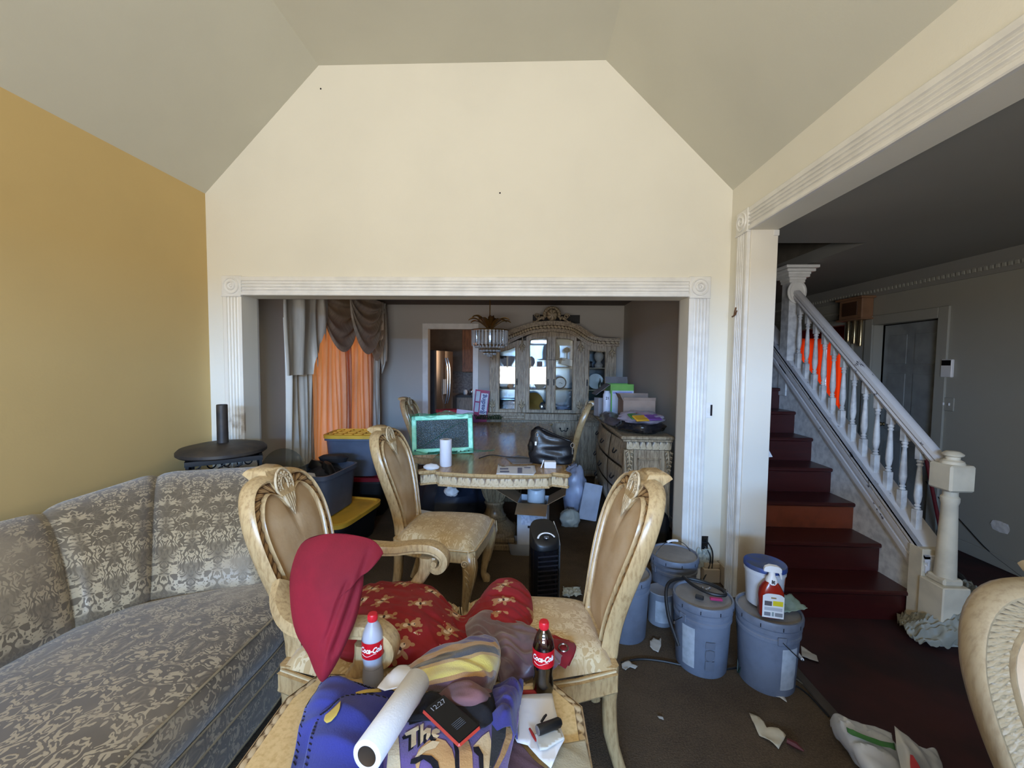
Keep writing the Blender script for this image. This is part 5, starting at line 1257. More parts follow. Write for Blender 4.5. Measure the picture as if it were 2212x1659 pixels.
def decal(poly, mat, lift, nm, par, step=12):
    b = bmesh.new(); vs = [b.verts.new((x, y, 0)) for x, y in poly]; f = b.faces.new(vs)
    xs = [p[0] for p in poly]; ys = [p[1] for p in poly]
    for k in range(int(min(xs)//step)+1, int(max(xs)//step)+1): bmesh.ops.bisect_plane(b, geom=b.verts[:]+b.edges[:]+b.faces[:], plane_co=(k*step, 0, 0), plane_no=(1, 0, 0))
    for k in range(int(min(ys)//step)+1, int(max(ys)//step)+1): bmesh.ops.bisect_plane(b, geom=b.verts[:]+b.edges[:]+b.faces[:], plane_co=(0, k*step, 0), plane_no=(0, 1, 0))
    bmesh.ops.triangulate(b, faces=b.faces[:]); b.verts.index_update()
    m = MB(); m.add([tuple(on_face(v.co.x, v.co.y, lift)) for v in b.verts], [tuple(v.index for v in f.verts) for f in b.faces]); b.free()
    o = fixn(m.build(nm, mat, par, 0))
    if o.data.polygons and o.data.polygons[0].normal.z < 0: o.data.flip_normals()
    return o
M_CREAM = fabric('cream_print', (226, 206, 168), (206, 180, 140), .9); M_TAN = fabric('tan_print', (206, 164, 110), (188, 146, 96), .9); M_INK = fabric('black_print', (20, 16, 28), (14, 12, 20), .9, 0); M_GREYP = fabric('charcoal_print', (56, 56, 56), (44, 44, 46), .9)
# the print: "The" in cream with a black shadow, and parts of larger cream letters
T_ = [[(874, 1584), (904, 1567), (905, 1576), (899, 1580), (899, 1608), (888, 1616), (888.5, 1586), (877, 1590)],
      [(908, 1566), (915, 1562), (914.5, 1579), (922, 1572), (931, 1573), (930, 1588), (923, 1599), (920, 1596), (922, 1583), (915, 1588), (914, 1601), (908, 1608)],
      [(934, 1577), (942, 1573), (950, 1576), (950, 1582), (941, 1586), (950, 1588), (944, 1594), (936, 1592), (932, 1585)]]
for nm_, dx, dy, mt, lf in (('lettering_shadow', -6, 8, M_INK, .0035), ('lettering', 0, 0, M_CREAM, .005)):
    for q in T_: decal([(x+dx, y+dy) for x, y in q], mt, lf, nm_, ft)
big = [([(900, 1668), (896, 1640), (905, 1618), (925, 1600), (942, 1593), (962, 1600), (976, 1618), (982, 1640), (984, 1668), (950, 1668), (945, 1648), (935, 1636), (920, 1632), (908, 1645), (903, 1668)], M_TAN, .0035),
       ([(896, 1636), (912, 1614), (934, 1600), (950, 1602), (940, 1616), (920, 1622), (905, 1634)], M_CREAM, .005),
       ([(888, 1640), (910, 1630), (932, 1632), (946, 1645), (951, 1668), (940, 1668), (930, 1650), (915, 1640), (898, 1650), (886, 1650)], M_INK, .005),
       ([(976, 1592), (984, 1594), (991, 1620), (992, 1668), (982, 1668), (983, 1625)], M_INK, .0035),
       ([(984, 1596), (1012, 1600), (1020, 1625), (1022, 1668), (993, 1668), (992, 1622)], M_TAN, .0035),
       ([(1022, 1612), (1042, 1590), (1056, 1580), (1061, 1600), (1060, 1668), (1044, 1668), (1042, 1635), (1034, 1616)], M_CREAM, .0035),
       ([(1022, 1614), (1034, 1612), (1044, 1630), (1045, 1668), (1036, 1668), (1034, 1634), (1024, 1624)], M_INK, .005),
       ([(842, 1590), (860, 1580), (866, 1668), (846, 1668), (834, 1668)], M_CREAM, .0035),
       ([(1063, 1560), (1094, 1560), (1092, 1590), (1078, 1630), (1060, 1668), (1056, 1668), (1062, 1600)], M_GREYP, .004),
       ([(1094, 1562), (1108, 1566), (1106, 1595), (1092, 1630), (1072, 1668), (1062, 1668), (1080, 1630), (1092, 1592)], M_TAN, .0045),
       ([(882, 1548), (902, 1536), (935, 1548), (948, 1560), (920, 1556), (884, 1566)], M_INK, .006)]
for q, mt, lf in big: decal(q, mt, lf, 'print_shape', ft)
# blue fleece with blanket stitching
M_BLUE = fabric('blue_fleece', (50, 58, 158), (38, 42, 118), .95, .15)
bf = thing('blue_fleece_blanket', 'blue fleece blanket with dark edge stitching draped over the left of coffee table', 'blanket', (0, 0, 0))
rowsb = [[(672, 1520, .555), (700, 1478, .585), (735, 1466, .60), (775, 1476, .59), (815, 1492, .58), (862, 1502, .57)],
         [(662, 1530, .58), (692, 1494, .63), (735, 1484, .65), (780, 1492, .63), (822, 1506, .61), (866, 1516, .59)],
         [(652, 1560, .585), (690, 1538, .63), (735, 1528, .645), (785, 1530, .635), (828, 1540, .62), (862, 1550, .60)],
         [(640, 1610, .58), (685, 1595, .625), (732, 1588, .635), (780, 1590, .63), (820, 1600, .62), (850, 1610, .60)],
         [(628, 1670, .575), (680, 1665, .62), (728, 1662, .63), (772, 1665, .63), (812, 1670, .62), (838, 1675, .60)],
         [(610, 1800, .565), (665, 1810, .59), (720, 1815, .60), (765, 1810, .60), (800, 1805, .59), (822, 1800, .57)]]
bp_ = patch(rowsb, 70, 60, .014, 10, 21); bp_.build('cloth', M_BLUE, bf, 3, solid=.004)
up2 = patch([[(690, 1545, .635), (715, 1530, .655), (745, 1505, .665), (790, 1500, .655), (840, 1512, .63), (860, 1520, .61)],
             [(676, 1575, .635), (710, 1560, .665), (745, 1535, .68), (790, 1528, .67), (835, 1535, .64), (856, 1545, .61)],
             [(664, 1620, .635), (705, 1608, .665), (745, 1590, .68), (785, 1585, .675), (825, 1595, .645), (846, 1605, .61)],
             [(650, 1690, .63), (695, 1680, .66), (740, 1670, .675), (780, 1670, .67), (815, 1680, .645), (838, 1690, .61)]], 50, 40, .008, 9, 25)
up2.build('upper_layer', M_BLUE, bf, 3, solid=.004)
def stitches(S, pts, n, nm, mat, par):
    m = MB()
    for k in range(n):
        t = k/(n-1); i = min(len(pts)-2, int(t*(len(pts)-1))); f = t*(len(pts)-1)-i; u = pts[i][0]*(1-f)+pts[i+1][0]*f; v = pts[i][1]*(1-f)+pts[i+1][1]*f
        p = S(u, v)+Vector((0, 0, .003)); q = S(min(1, u+.035), min(1, v+.03))+Vector((0, 0, .003)); m.tube([p, q], .0016, 5)
    o = m.build(nm, mat, par); o['kind'] = 'stuff'; return o
stitches(bp_.S, [(.015, .85), (.015, .25), (.1, .06), (.5, .02), (.95, .02)], 46, 'edge_stitching', M_INK, bf)
stitches(up2.S, [(.02, .9), (.02, .1), (.3, .02), (.9, .02)], 34, 'edge_stitching', M_INK, bf)
m = patch([[(703, 1545, .672), (722, 1528, .68), (736, 1514, .685)], [(700, 1556, .672), (722, 1545, .682), (734, 1530, .685)], [(706, 1562, .672), (716, 1557, .678), (727, 1545, .682)]], 8, 8, 0)
m.build('yellow_patch', fabric('yellow_fleece', (206, 178, 84), (190, 160, 70)), bf, 3, solid=.002)
m = patch([[(768, 1496, .645), (790, 1490, .65), (822, 1488, .63)], [(770, 1500, .65), (792, 1496, .655), (824, 1494, .635)]], 8, 3, 0); m.build('yellow_trim', bpy.data.materials['yellow_fleece'], bf, 3, solid=.002)
# violet knit, black cloth, plum cloth
m = patch([[(1060, 1490, .58), (1088, 1478, .61), (1112, 1468, .62), (1130, 1478, .58)], [(1066, 1512, .64), (1090, 1500, .67), (1112, 1492, .66), (1128, 1500, .58)], [(1066, 1535, .66), (1090, 1526, .69), (1110, 1520, .67), (1122, 1526, .58)], [(1064, 1558, .66), (1088, 1552, .69), (1106, 1548, .67), (1118, 1556, .58)], [(1064, 1580, .64), (1088, 1574, .66), (1108, 1578, .64), (1118, 1592, .58)]], 40, 40, .016, 26, 31)
tag(m.build('violet_scarf', fabric('violet_fleece', (66, 60, 140), (46, 42, 104), .95, .15), None, 3, solid=.004), 'crumpled violet fleece scarf between the phone and white paper sheet', 'scarf')
m = patch([[(905, 1512, .62), (935, 1496, .66), (968, 1520, .665), (1010, 1530, .68), (1040, 1506, .69), (1062, 1500, .67)], [(890, 1540, .64), (930, 1530, .668), (975, 1545, .67), (1020, 1550, .68), (1050, 1535, .69), (1070, 1528, .66)], [(880, 1562, .645), (935, 1562, .662), (990, 1580, .665), (1035, 1578, .675), (1058, 1565, .67), (1068, 1560, .65)]], 40, 24, .008, 18, 33)
tag(m.build('black_cloth', fabric('black_cloth', (14, 13, 18), (22, 20, 26), .95, 0), None, 3, solid=.004), 'black cloth lying under the phone on top of the throw', 'cloth')
m = patch([[(1080, 1600, .575), (1112, 1598, .57), (1150, 1640, .563), (1180, 1665, .56)], [(1066, 1640, .58), (1105, 1640, .572), (1140, 1665, .565), (1175, 1690, .56)], [(1050, 1700, .575), (1095, 1710, .57), (1140, 1720, .563), (1170, 1740, .56)]], 24, 20, .004, 16, 35)
tag(m.build('plum_cloth', fabric('plum_fleece', (96, 68, 78), (78, 54, 64), .9), None, 3, solid=.003), 'plum coloured cloth at the bottom edge beside the white paper sheet', 'cloth')
m = patch([[(1196, 1612, .556), (1222, 1606, .558), (1264, 1600, .556)], [(1190, 1636, .558), (1230, 1632, .562), (1272, 1636, .556)], [(1182, 1670, .556), (1230, 1672, .56), (1280, 1675, .556)], [(1180, 1720, .556), (1235, 1730, .558), (1290, 1730, .556)]], 20, 20, .003, 14, 37)
tag(m.build('grey_cloth', fabric('grey_beige_cloth', (176, 164, 136), (156, 146, 122), .9), None, 3, solid=.002), 'thin grey beige cloth on right corner of the coffee table', 'cloth')
# white paper sheet, napkin, packet
M_PAPER = simple('white_paper', (232, 230, 232), .7, var=.05)
def sheet(pts, z, nm, mat, label, cat, up=.002, seed=0, group=None, thick=.0012, bumpz=.004):
    b = bmesh.new(); vs = [b.verts.new(onz(px, py, z)) for px, py in pts]; b.faces.new(vs)
    xs = [v.co.x for v in vs]; ys = [v.co.y for v in vs]; n = 9
    for k in range(1, n): bmesh.ops.bisect_plane(b, geom=b.verts[:]+b.edges[:]+b.faces[:], plane_co=(min(xs)+(max(xs)-min(xs))*k/n, 0, 0), plane_no=(1, 0, 0))
    for k in range(1, n): bmesh.ops.bisect_plane(b, geom=b.verts[:]+b.edges[:]+b.faces[:], plane_co=(0, min(ys)+(max(ys)-min(ys))*k/n, 0), plane_no=(0, 1, 0))
    bmesh.ops.triangulate(b, faces=b.faces[:])
    for v in b.verts: v.co.z = z+up+bumpz*abs(noise.noise(v.co*18+Vector((seed, 0, 0))))
    b.verts.index_update(); m = MB(); m.add([tuple(v.co) for v in b.verts], [tuple(v.index for v in f.verts) for f in b.faces]); b.free()
    o = m.build(nm, mat, None, 3, solid=thick); return tag(o, label, cat, group)
sheet([(1114, 1503), (1150, 1501), (1193, 1500), (1198, 1530), (1208, 1565), (1220, 1598), (1206, 1625), (1190, 1662), (1165, 1640), (1140, 1612), (1117, 1606), (1112, 1596), (1120, 1580), (1116, 1540)], .575, 'paper_sheet', M_PAPER, 'torn white paper sheet lying on the right of the coffee table', 'paper')
sheet([(815, 1492), (838, 1458), (860, 1440), (878, 1438), (905, 1456), (870, 1490), (850, 1498)], .64, 'paper_napkin', M_PAPER, 'crumpled white napkin tucked under the far end of white roll', 'paper', bumpz=.02, seed=4)
pk = sheet([(1155, 1589), (1170, 1581), (1205, 1578), (1218, 1598), (1180, 1620), (1166, 1622)], .583, 'note_packet', simple('off_white_packet', (214, 212, 204), .6), 'small square white packet under the black lighter', 'packet', thick=.006)
lg = thing('lighter', 'black cylindrical torch lighter with clip lying on the white packet', 'lighter', tuple(onz(1187, 1568, .60)))
a_ = onz(1163, 1577, .60); b_ = onz(1213, 1558, .60); lg.rotation_euler.z = math.atan2(b_.y-a_.y, b_.x-a_.x); L_ = (b_-a_).length
M_BLACK = simple('black_plastic', (20, 19, 20), .4, var=.1)
m = MB(); m.M = Matrix.Rotation(PI/2, 4, 'Y'); m.lathe([(.001, -L_/2), (.0125, -L_/2), (.0130, -L_/2+.004), (.0125, L_/2-.006), (.008, L_/2), (.001, L_/2)], 20); m.build('body', M_BLACK, lg, .7)
m = MB(); m.M = Matrix.Translation((-L_/2-.001, 0, 0)) @ Matrix.Rotation(PI/2, 4, 'Y'); m.lathe([(.001, -.001), (.0115, -.001), (.0115, .001), (.001, .001)], 20); m.build('end_cap', simple('grey_metal', (150, 148, 148), .35, .5), lg)
m = MB(); m.tube([(-.018, .014, .006), (-.004, .022, .009), (.004, .026, .009)], [.0035, .004, .003], 6); m.build('clip', M_BLACK, lg)
a_ = onz(1144, 1574, .585); b_ = onz(1158, 1600, .585); m = MB(); m.tube([a_, a_.lerp(b_, .5), b_], [.003, .0042, .003], 8); tag(m.build('red_stick', simple('red_wax', (170, 40, 36), .5)), 'short red stick lying across the paper sheet beside the lighter', 'stick')
a_ = onz(1128, 1497, .562); b_ = onz(1172, 1496, .562); m = MB(); m.tube([a_, b_], .008, 8); tag(m.build('red_wrapper', simple('red_wrapper', (150, 22, 24), .5)), 'strip of red wrapper behind the paper sheet at the bottle foot', 'wrapper')
# white roll
wr_ = thing('paper_roll', 'long white paper roll with hollow core lying diagonally across the blankets', 'paper roll', (0, 0, 0))
A_, B_ = onz(903, 1470, .71), onz(792, 1634, .73); d_ = (B_-A_).normalized(); B_ = A_+d_*min(.34, (B_-A_).length); rr_ = .034
m = MB(); prof_pts = [A_, A_.lerp(B_, .33), A_.lerp(B_, .66), B_]; ring = MB()
S_ = d_.cross(Vector((0, 0, 1))).normalized(); U_ = S_.cross(d_)
def rg_(c, r): return [c+S_*(r*math.cos(2*PI*k/36))+U_*(r*math.sin(2*PI*k/36)) for k in range(36)]
m.loft([rg_(A_, rr_-.002), rg_(A_+d_*.002, rr_), rg_(B_-d_*.002, rr_), rg_(B_, rr_-.002), rg_(B_, .022)], cap=False); m.loft([rg_(A_, rr_-.002), rg_(A_, .022)], cap=False); fixn(m.build('paper', simple('roll_paper', (232, 231, 234), .75, var=.03, bump=.3, bscale=200), wr_, .8))
m = MB(); m.loft([rg_(B_, .0225), rg_(B_-d_*.004, .021), rg_(A_+d_*.001, .021)], cap=False); m.build('core', simple('cardboard_core', (96, 78, 62), .9), wr_)
# phone
ph = thing('smartphone', 'smartphone in a red case showing the time on a dark screen', 'phone', tuple(onz(974, 1554, .682))); ph.rotation_euler = (.0, .0, math.radians(-40))
M_CASE = simple('coral_red_case', (196, 66, 52), .4)
m = MB(); m.box(-.074, .074, -.0365, .0365, -.006, .005, .005); m.build('case', M_CASE, ph)
m = MB(); m.box(-.070, .070, -.0325, .0325, .0035, .0062, .001); scr = m.build('screen', MT('dark_glass_screen', (8, 10, 16), .22, spec=.25).m, ph)
M_GLYPH = simple('pale_glyphs', (170, 176, 190), .5)
def flat_text(s_, size, M, mat, par, nm, th=0.0, **k):
    vs, fs = text_mesh(s_, size, **k); m = MB(); m.M = M; m.add([(x, y, 0) for x, y in vs], fs); return m.build(nm, mat, par, 0)
flat_text('12:27', .021, Matrix.Translation((-.052, .0, .0066)) @ Matrix.Rotation(PI/2, 4, 'Z'), M_GLYPH, scr, 'clock_digits', xs=1.0)
m = MB()
for k in range(5): m.box(.018+.005*k, .0195+.005*k, -.014, .016, .0063, .0066)
m.build('notification_lines', simple('dim_glyphs', (90, 98, 112), .5), scr, 0)

# ------------------------------------------------------------------ cola bottles
M_LABEL = simple('red_label', (190, 14, 30), .35, var=.04); M_WHITEP = simple('white_print', (236, 234, 234), .4, var=0); M_CAP = simple('red_cap', (206, 26, 40), .4, var=.05)
M_PET = glass_mat('clear_bottle', (225, 228, 232), .10, .04)
M_COLA = MT('cola', (22, 8, 6), .08).m
def bottle(loc, fill, label, rz, frost=False):
    r = thing('cola_bottle', label, 'bottle', loc, rz, 'two cola bottles on the coffee table')
    P = [(.022, 0), (.030, .004), (.033, .018), (.031, .050), (.0285, .066), (.0315, .085), (.0335, .10), (.0335, .150), (.030, .170), (.022, .190), (.0135, .205), (.0125, .214)]
    m = MB(); m.lathe([(.001, .003)]+P, 36, cap=False); m.build('bottle_body', M_PET if not frost else MT('frosted_bottle', (196, 196, 208), .35).set('Alpha', .55).m, r, .9)
    Pf = [(a-.0015, b) for a, b in P if b <= fill]; Pf = [(.001, .005)]+Pf+[(Pf[-1][0], fill), (.001, fill)]
    m = MB(); m.lathe(Pf, 32, cap=False); m.build('cola', M_COLA, r, .9)
    if frost:
        m = MB(); m.lathe([(.001, fill+.002)]+[(a-.004, max(b, fill+.002)) for a, b in P if b > .03 and b < .19]+[(.001, .185)], 28, cap=False); m.build('foam_residue', simple('grey_residue', (196, 196, 206), .7), r, .9)
    m = MB(); m.lathe([(.0342, .098), (.0345, .102), (.0345, .146), (.0342, .150)], 44, cap=False); lb = m.build('label', M_LABEL, r, .9)
    vs, fs = text_mesh('Coca-Cola', .021, .0008, .35); R_ = .0349
    m = MB(); m.add([(R_*math.cos(-PI/2+x*1.0/R_*.82), R_*math.sin(-PI/2+x/R_*.82), .128+y*1.15) for x, y in vs], fs)
    m.tube([(R_*math.cos(-PI/2+x/R_), R_*math.sin(-PI/2+x/R_), .113+.004*math.sin(x*110)) for x in [-.030+.003*k for k in range(17)]], .0007, 4); m.build('lettering', M_WHITEP, lb, 0)
    m = MB(); m.lathe([(.0145, .207), (.0150, .209), (.0150, .226), (.0135, .229), (.001, .2295)], 28, cap=False)
    for k in range(28): a = 2*PI*k/28; m.box(.0150*math.cos(a)-.0006, .0150*math.cos(a)+.0006, .0150*math.sin(a)-.0006, .0150*math.sin(a)+.0006, .211, .225)
    m.build('cap', M_CAP, r, .7); return r
p = onz(806, 1474, .552); bottle((p.x, p.y, .552), .060, 'nearly empty cola bottle with frosted inside and red cap, left on the table', .15, True)
p = onz(1173, 1494, .552); bottle((p.x, p.y, .552), .115, 'half full cola bottle with dark liquid and red cap, behind the paper sheet', -.12)

# ------------------------------------------------------------------ buckets and the things on them
def bucket_mat(name, a, b):
    t = MT(name, a, .5); c = t.mix(t.noise(scale=5, detail=6, rough=.65).ramp(.4, .7), a, b); t.base(c); t.bump(t.noise(scale=150, detail=2), .15, .002); return t.m
M_BUCK = bucket_mat('grey_pail_plastic', (114, 120, 134), (96, 100, 112)); M_DUST = bucket_mat('dusty_lid', (124, 120, 118), (148, 142, 136)); M_WIRE = simple('wire_bail', (60, 60, 62), .4, .6)
def bucket(x, y, label, rz=0, h=.365, r=.141, handle='down', dots=True):
    o = thing('bucket', label, 'bucket', (x, y, 0), rz, 'grey lidded pails on the floor by the wall')
    m = MB(); m.lathe([(r*.86, 0), (r*.885, .006), (r*.965, h-.10), (r*.97, h-.095), (r*1.01, h-.092), (r*1.01, h-.078), (r*.975, h-.074), (r*.98, h-.060), (r*1.025, h-.056), (r*1.025, h-.036), (r*.985, h-.032), (r*.985, h-.01)], 56, cap=False); m.build('pail', M_BUCK, o, .6)
    m = MB(); m.lathe([(r*1.0, h-.030), (r*1.06, h-.028), (r*1.065, h-.004), (r*1.04, h+.006), (r*.985, h+.006), (r*.965, h-.004), (r*.93, h-.006), (r*.90, h-.004), (.001, h-.003)], 64, cap=False); ld = m.build('lid', [M_BUCK], o, .6)
    m = MB(); m.lathe([(r*.955, h-.0035), (.001, h-.002)], 48, cap=False); m.build('dust', M_DUST, ld)
    for k in range(10):
        a = 2*PI*k/10; m = MB(); m.M = Matrix.Rotation(a, 4, 'Z'); m.box(r*1.062, r*1.070, -.002, .002, h-.026, h-.008); m.build('lid_slot', M_INK, ld, 0)
    for s in (-1, 1):
        m = MB(); m.box(s*r*1.0, s*r*1.05, -.02, .02, h-.098, h-.058, .004); m.build('ear', M_BUCK, o)
    sgn = {'down': -1, 'back': -1, 'up': 1}[handle]; m = MB()
    if sgn < 0: pts = [(r*1.05*math.cos(t), (1 if handle == 'back' else -1)*abs(math.sin(t))*r*1.08, h-.078-math.sin(t)*.15) for t in [PI*k/24 for k in range(25)]]
    else: pts = [(r*1.05*math.cos(t), .02*math.sin(t), h-.078+math.sin(t)*.155) for t in [PI*k/24 for k in range(25)]]
    m.tube(pts, .0022, 6); bl_ = m.build('bail', M_WIRE, o)
    mid = pts[10:15]; m = MB(); m.tube(mid, .0075, 10); m.build('grip', M_WHITEP, bl_); return o
def bxy(px, py, z): p = onz(px, py, z); return p.x, p.y
bA = bxy(1518, 1284, .37); bB = bxy(1660, 1312, .37); bC = bxy(1456, 1194, .37); bD = bxy(1350, 1232, .37)
def pail_label(o, ang, w, z0, z1, mat, nm='label', r=.141, h=.365):
    m = MB(); m.grid(lambda u, v: (r*(.895+.075*(z0+(z1-z0)*v)/.26)*math.cos(ang-w/2+w*u)*1.004+0, r*(.895+.075*(z0+(z1-z0)*v)/.26)*math.sin(ang-w/2+w*u)*1.004, z0+(z1-z0)*v), 10, 2); return m.build(nm, mat, o, 1)
M_LAB = simple('pale_label', (176, 180, 186), .6, var=.15, scale=20)
A1 = bucket(bA[0], bA[1], 'grey lidded pail with embossed warning panel, holding a black cable', .5, handle='back')
pail_label(A1, -2.95, .5, .04, .25, M_LAB)
m = MB()
for z0, z1 in ((.05, .10), (.105, .155), (.165, .20)): m.grid(lambda u, v: ((.1328+.0095*(z0+(z1-z0)*v)/.26)*math.cos(-2.15-.16+.32*u), (.1328+.0095*(z0+(z1-z0)*v)/.26)*math.sin(-2.15-.16+.32*u), z0+(z1-z0)*v), 6, 2)
m.tube([(.1372*math.cos(-2.15+.16*math.cos(a)), .1372*math.sin(-2.15+.16*math.cos(a)), .13+.028*math.sin(a)) for a in [2*PI*k/20 for k in range(21)]], .0018, 5); m.build('warning_panel', simple('embossed_grey', (98, 102, 114), .6), A1)
B1 = bucket(bB[0], bB[1], 'grey lidded pail with pale label, under the spray bottle and blue lidded tub', 1.48)
pail_label(B1, -1.05-1.73, .62, .04, .245, M_LAB)
C1 = bucket(bC[0], bC[1], 'grey lidded pail with raised wire handle standing by the fluted casing', .3, handle='up')
pail_label(C1, -1.2, .5, .13, .2, simple('dark_band', (44, 42, 46), .6), 'dark_label')
D1 = bucket(bD[0], bD[1], 'grey pail mostly hidden behind the right carved chair', .1, handle='back')
# cable heap on the lid of A
M_CABLE = simple('black_cable', (24, 23, 25), .5, var=.1)
lid = lambda b, dx, dy, dz=.0: (b[0]+dx, b[1]+dy, .372+dz)
m = MB(); m.tube(crom([lid(bA, -.155, -.10, -.22), lid(bA, -.185, -.02, -.10), lid(bA, -.165, .06, .01), lid(bA, -.05, .13, .015), lid(bA, .05, .10, .012), lid(bA, .11, .03, .012), lid(bA, .10, -.03, .014), lid(bA, .03, -.02, .016), lid(bA, -.03, .05, .02), lid(bA, -.06, .12, .03)], 60), .009, 8)
tag(m.build('black_hose', M_CABLE), 'thick black cable looped over the lid of the front left pail', 'cable')
m = MB(); m.box(-.02, .02, -.012, .012, 0, .016, .003); o = m.build('charger_plug', M_CABLE); o.location = lid(bA, -.035, -.045); o.rotation_euler.z = -.5; tag(o, 'small black charger plug lying on the front left pail lid', 'plug')
m = MB(); m.box(-.03, .03, -.010, .010, 0, .012, .003); o = m.build('pink_tag', simple('magenta_plastic', (170, 40, 96), .5)); o.location = lid(bA, .045, -.055); o.rotation_euler.z = -.15; tag(o, 'small magenta strip on the front left pail lid', 'tag')
m = MB()
for k in range(5): m.sphere((.012*k, .010*math.sin(k*2), .008), .009, .007, .007, 6, 4)
o = m.build('foil_scrap', M_SILV); o.location = lid(bA, .005, .035); tag(o, 'crumpled silver foil scrap inside the cable loop', 'foil')
# tub with blue lid, spray bottle, frosted sheet on B
tb_ = onz(1648, 1262, .55); tx, ty = bB[0]+.0, bB[1]+.045; lz = .376
tub = thing('paste_tub', 'small white tub with blue lid and orange label on the right pail', 'tub', (tx, ty, lz))
m = MB(); m.lathe([(.078, 0), (.080, .004), (.090, .16), (.094, .162), (.094, .172), (.090, .174), (.092, .186)], 44, cap=False); m.build('tub_body', simple('white_tub', (214, 216, 222), .4), tub, .7)
m = MB(); m.lathe([(.092, .182), (.097, .184), (.097, .202), (.094, .206), (.088, .202), (.001, .202)], 44, cap=False); m.build('lid', simple('blue_lid', (44, 70, 140), .45, col2=(70, 80, 110), scale=20), tub, .7)
for nm, z0, z1, a0, w_, c in (('orange_label', .115, .15, -.55, .5, (214, 116, 76)), ('blue_band', .075, .09, -.7, .9, (40, 120, 200)), ('blue_block', .01, .055, -.55, .5, (70, 140, 210))):
    m = MB(); m.grid(lambda u, v: ((.0795+.0105*(z0+(z1-z0)*v)/.16)*math.cos(a0-w_/2+w_*u)*1.012, (.0795+.0105*(z0+(z1-z0)*v)/.16)*math.sin(a0-w_/2+w_*u)*1.012, z0+(z1-z0)*v), 8, 1); m.build(nm, simple(nm, c, .5, var=0), tub, 1)
p = onz(1650, 1300, .376)
sp = thing('spray_bottle', 'red brown spray bottle with white trigger and yellow patched label', 'spray bottle', (bB[0]-.035, bB[1]-.075, .374), -.2); sp.scale = (1.12, 1.12, 1.12)
def rrect(w_, d_, z, n=24, e=.55): return [(w_*math.copysign(abs(math.cos(a))**e, math.cos(a)), d_*math.copysign(abs(math.sin(a))**e, math.sin(a)), z) for a in [2*PI*k/n for k in range(n)]]
m = MB(); m.loft([rrect(.040, .024, 0), rrect(.046, .029, .006), rrect(.048, .030, .09), rrect(.045, .028, .115), rrect(.032, .022, .140), rrect(.017, .016, .158)]); m.build('body', simple('red_brown_liquid', (150, 36, 22), .2), sp, .9)
m = MB(); m.grid(lambda u, v: (-.041+.082*u, -.0315-.001*math.sin(PI*u), .008+.105*v-(.012*abs(u*2-1)**4)*(v > .8)), 8, 6); lb = m.build('label', simple('white_label', (222, 220, 218), .5, var=.03), sp, 1)
for nm, x0, x1, z0, z1, c in (('yellow_patch', -.002, .036, .062, .083, (214, 196, 30)), ('picture_block', -.034, -.006, .060, .080, (90, 84, 86)), ('text_block', -.034, .034, .040, .054, (176, 176, 180)), ('text_block', -.034, -.010, .016, .032, (120, 120, 128)), ('text_block', -.005, .003, .016, .034, (140, 150, 150)), ('text_block', .007, .036, .016, .032, (130, 130, 134)), ('crest_block', -.010, .010, .092, .098, (150, 120, 80))):
    m = MB(); m.box(x0, x1, -.0332, -.0326, z0, z1); m.build(nm, simple(nm+'_c', c, .5, var=0), lb, 0)
m = MB(); m.loft([rrect(.024, .021, .142, e=.8), rrect(.021, .019, .165, e=.8), rrect(.013, .013, .18, e=1), rrect(.012, .012, .20, e=1)]); m.build('collar', M_WHITEP, sp, .9)
flat_text('it', .024, Matrix.Translation((.0, -.0215, .158)) @ Matrix.Rotation(PI/2, 4, 'X'), M_INK, sp, 'lettering', bold=.001)
m = MB(); m.loft([[(x, y*s, z) for y, z in ((-.009, .195), (.009, .195), (.009, .195+h_), (-.009, .195+h_))] for x, h_, s in ((-.032, .010, .6), (-.028, .020, .8), (-.01, .028, 1.1), (.02, .026, 1.2), (.034, .018, 1.0), (.036, .010, .8))]); m.tube([(.026, 0, .20), (.034, 0, .185), (.038, 0, .165)], [.006, .005, .003], 6); m.build('trigger_head', M_WHITEP, sp, .6)
def crumple(nm, pts_fn, mat, label, cat, nu=20, nv=14, amp=.02, seed=0, sc=9, solid=.001, par=None):
    m = MB()
    def f(u, v):
        p = Vector(pts_fn(u, v)); q = Vector((u*sc+seed*5.3, v*sc, seed)); n = noise.noise(q); n2 = noise.noise(q*2.3); return p+Vector((noise.noise(q+Vector((9, 0, 0)))*amp*.5, noise.noise(q+Vector((0, 9, 0)))*amp*.5, amp*(1-abs(n)*2)*.7+amp*.4*n2))
    m.grid(f, nu, nv); o = m.build(nm, mat, par, .5, solid=solid)
    return tag(o, label, cat) if label else o
M_FILM = MT('milky_film', (205, 212, 206), .35).set('Transmission Weight', .25).m
c = (bB[0]+.095, bB[1]+.0, .380)
crumple('plastic_film', lambda u, v: (c[0]+(u-.5)*.11, c[1]+(v-.5)*.13, c[2]+.022*u), MT('greenish_film', (150, 172, 156), .35).set('Alpha', .8).m, 'frosted green film scrap on the right edge of the right pail', 'film', 10, 10, .010, 2, 5)
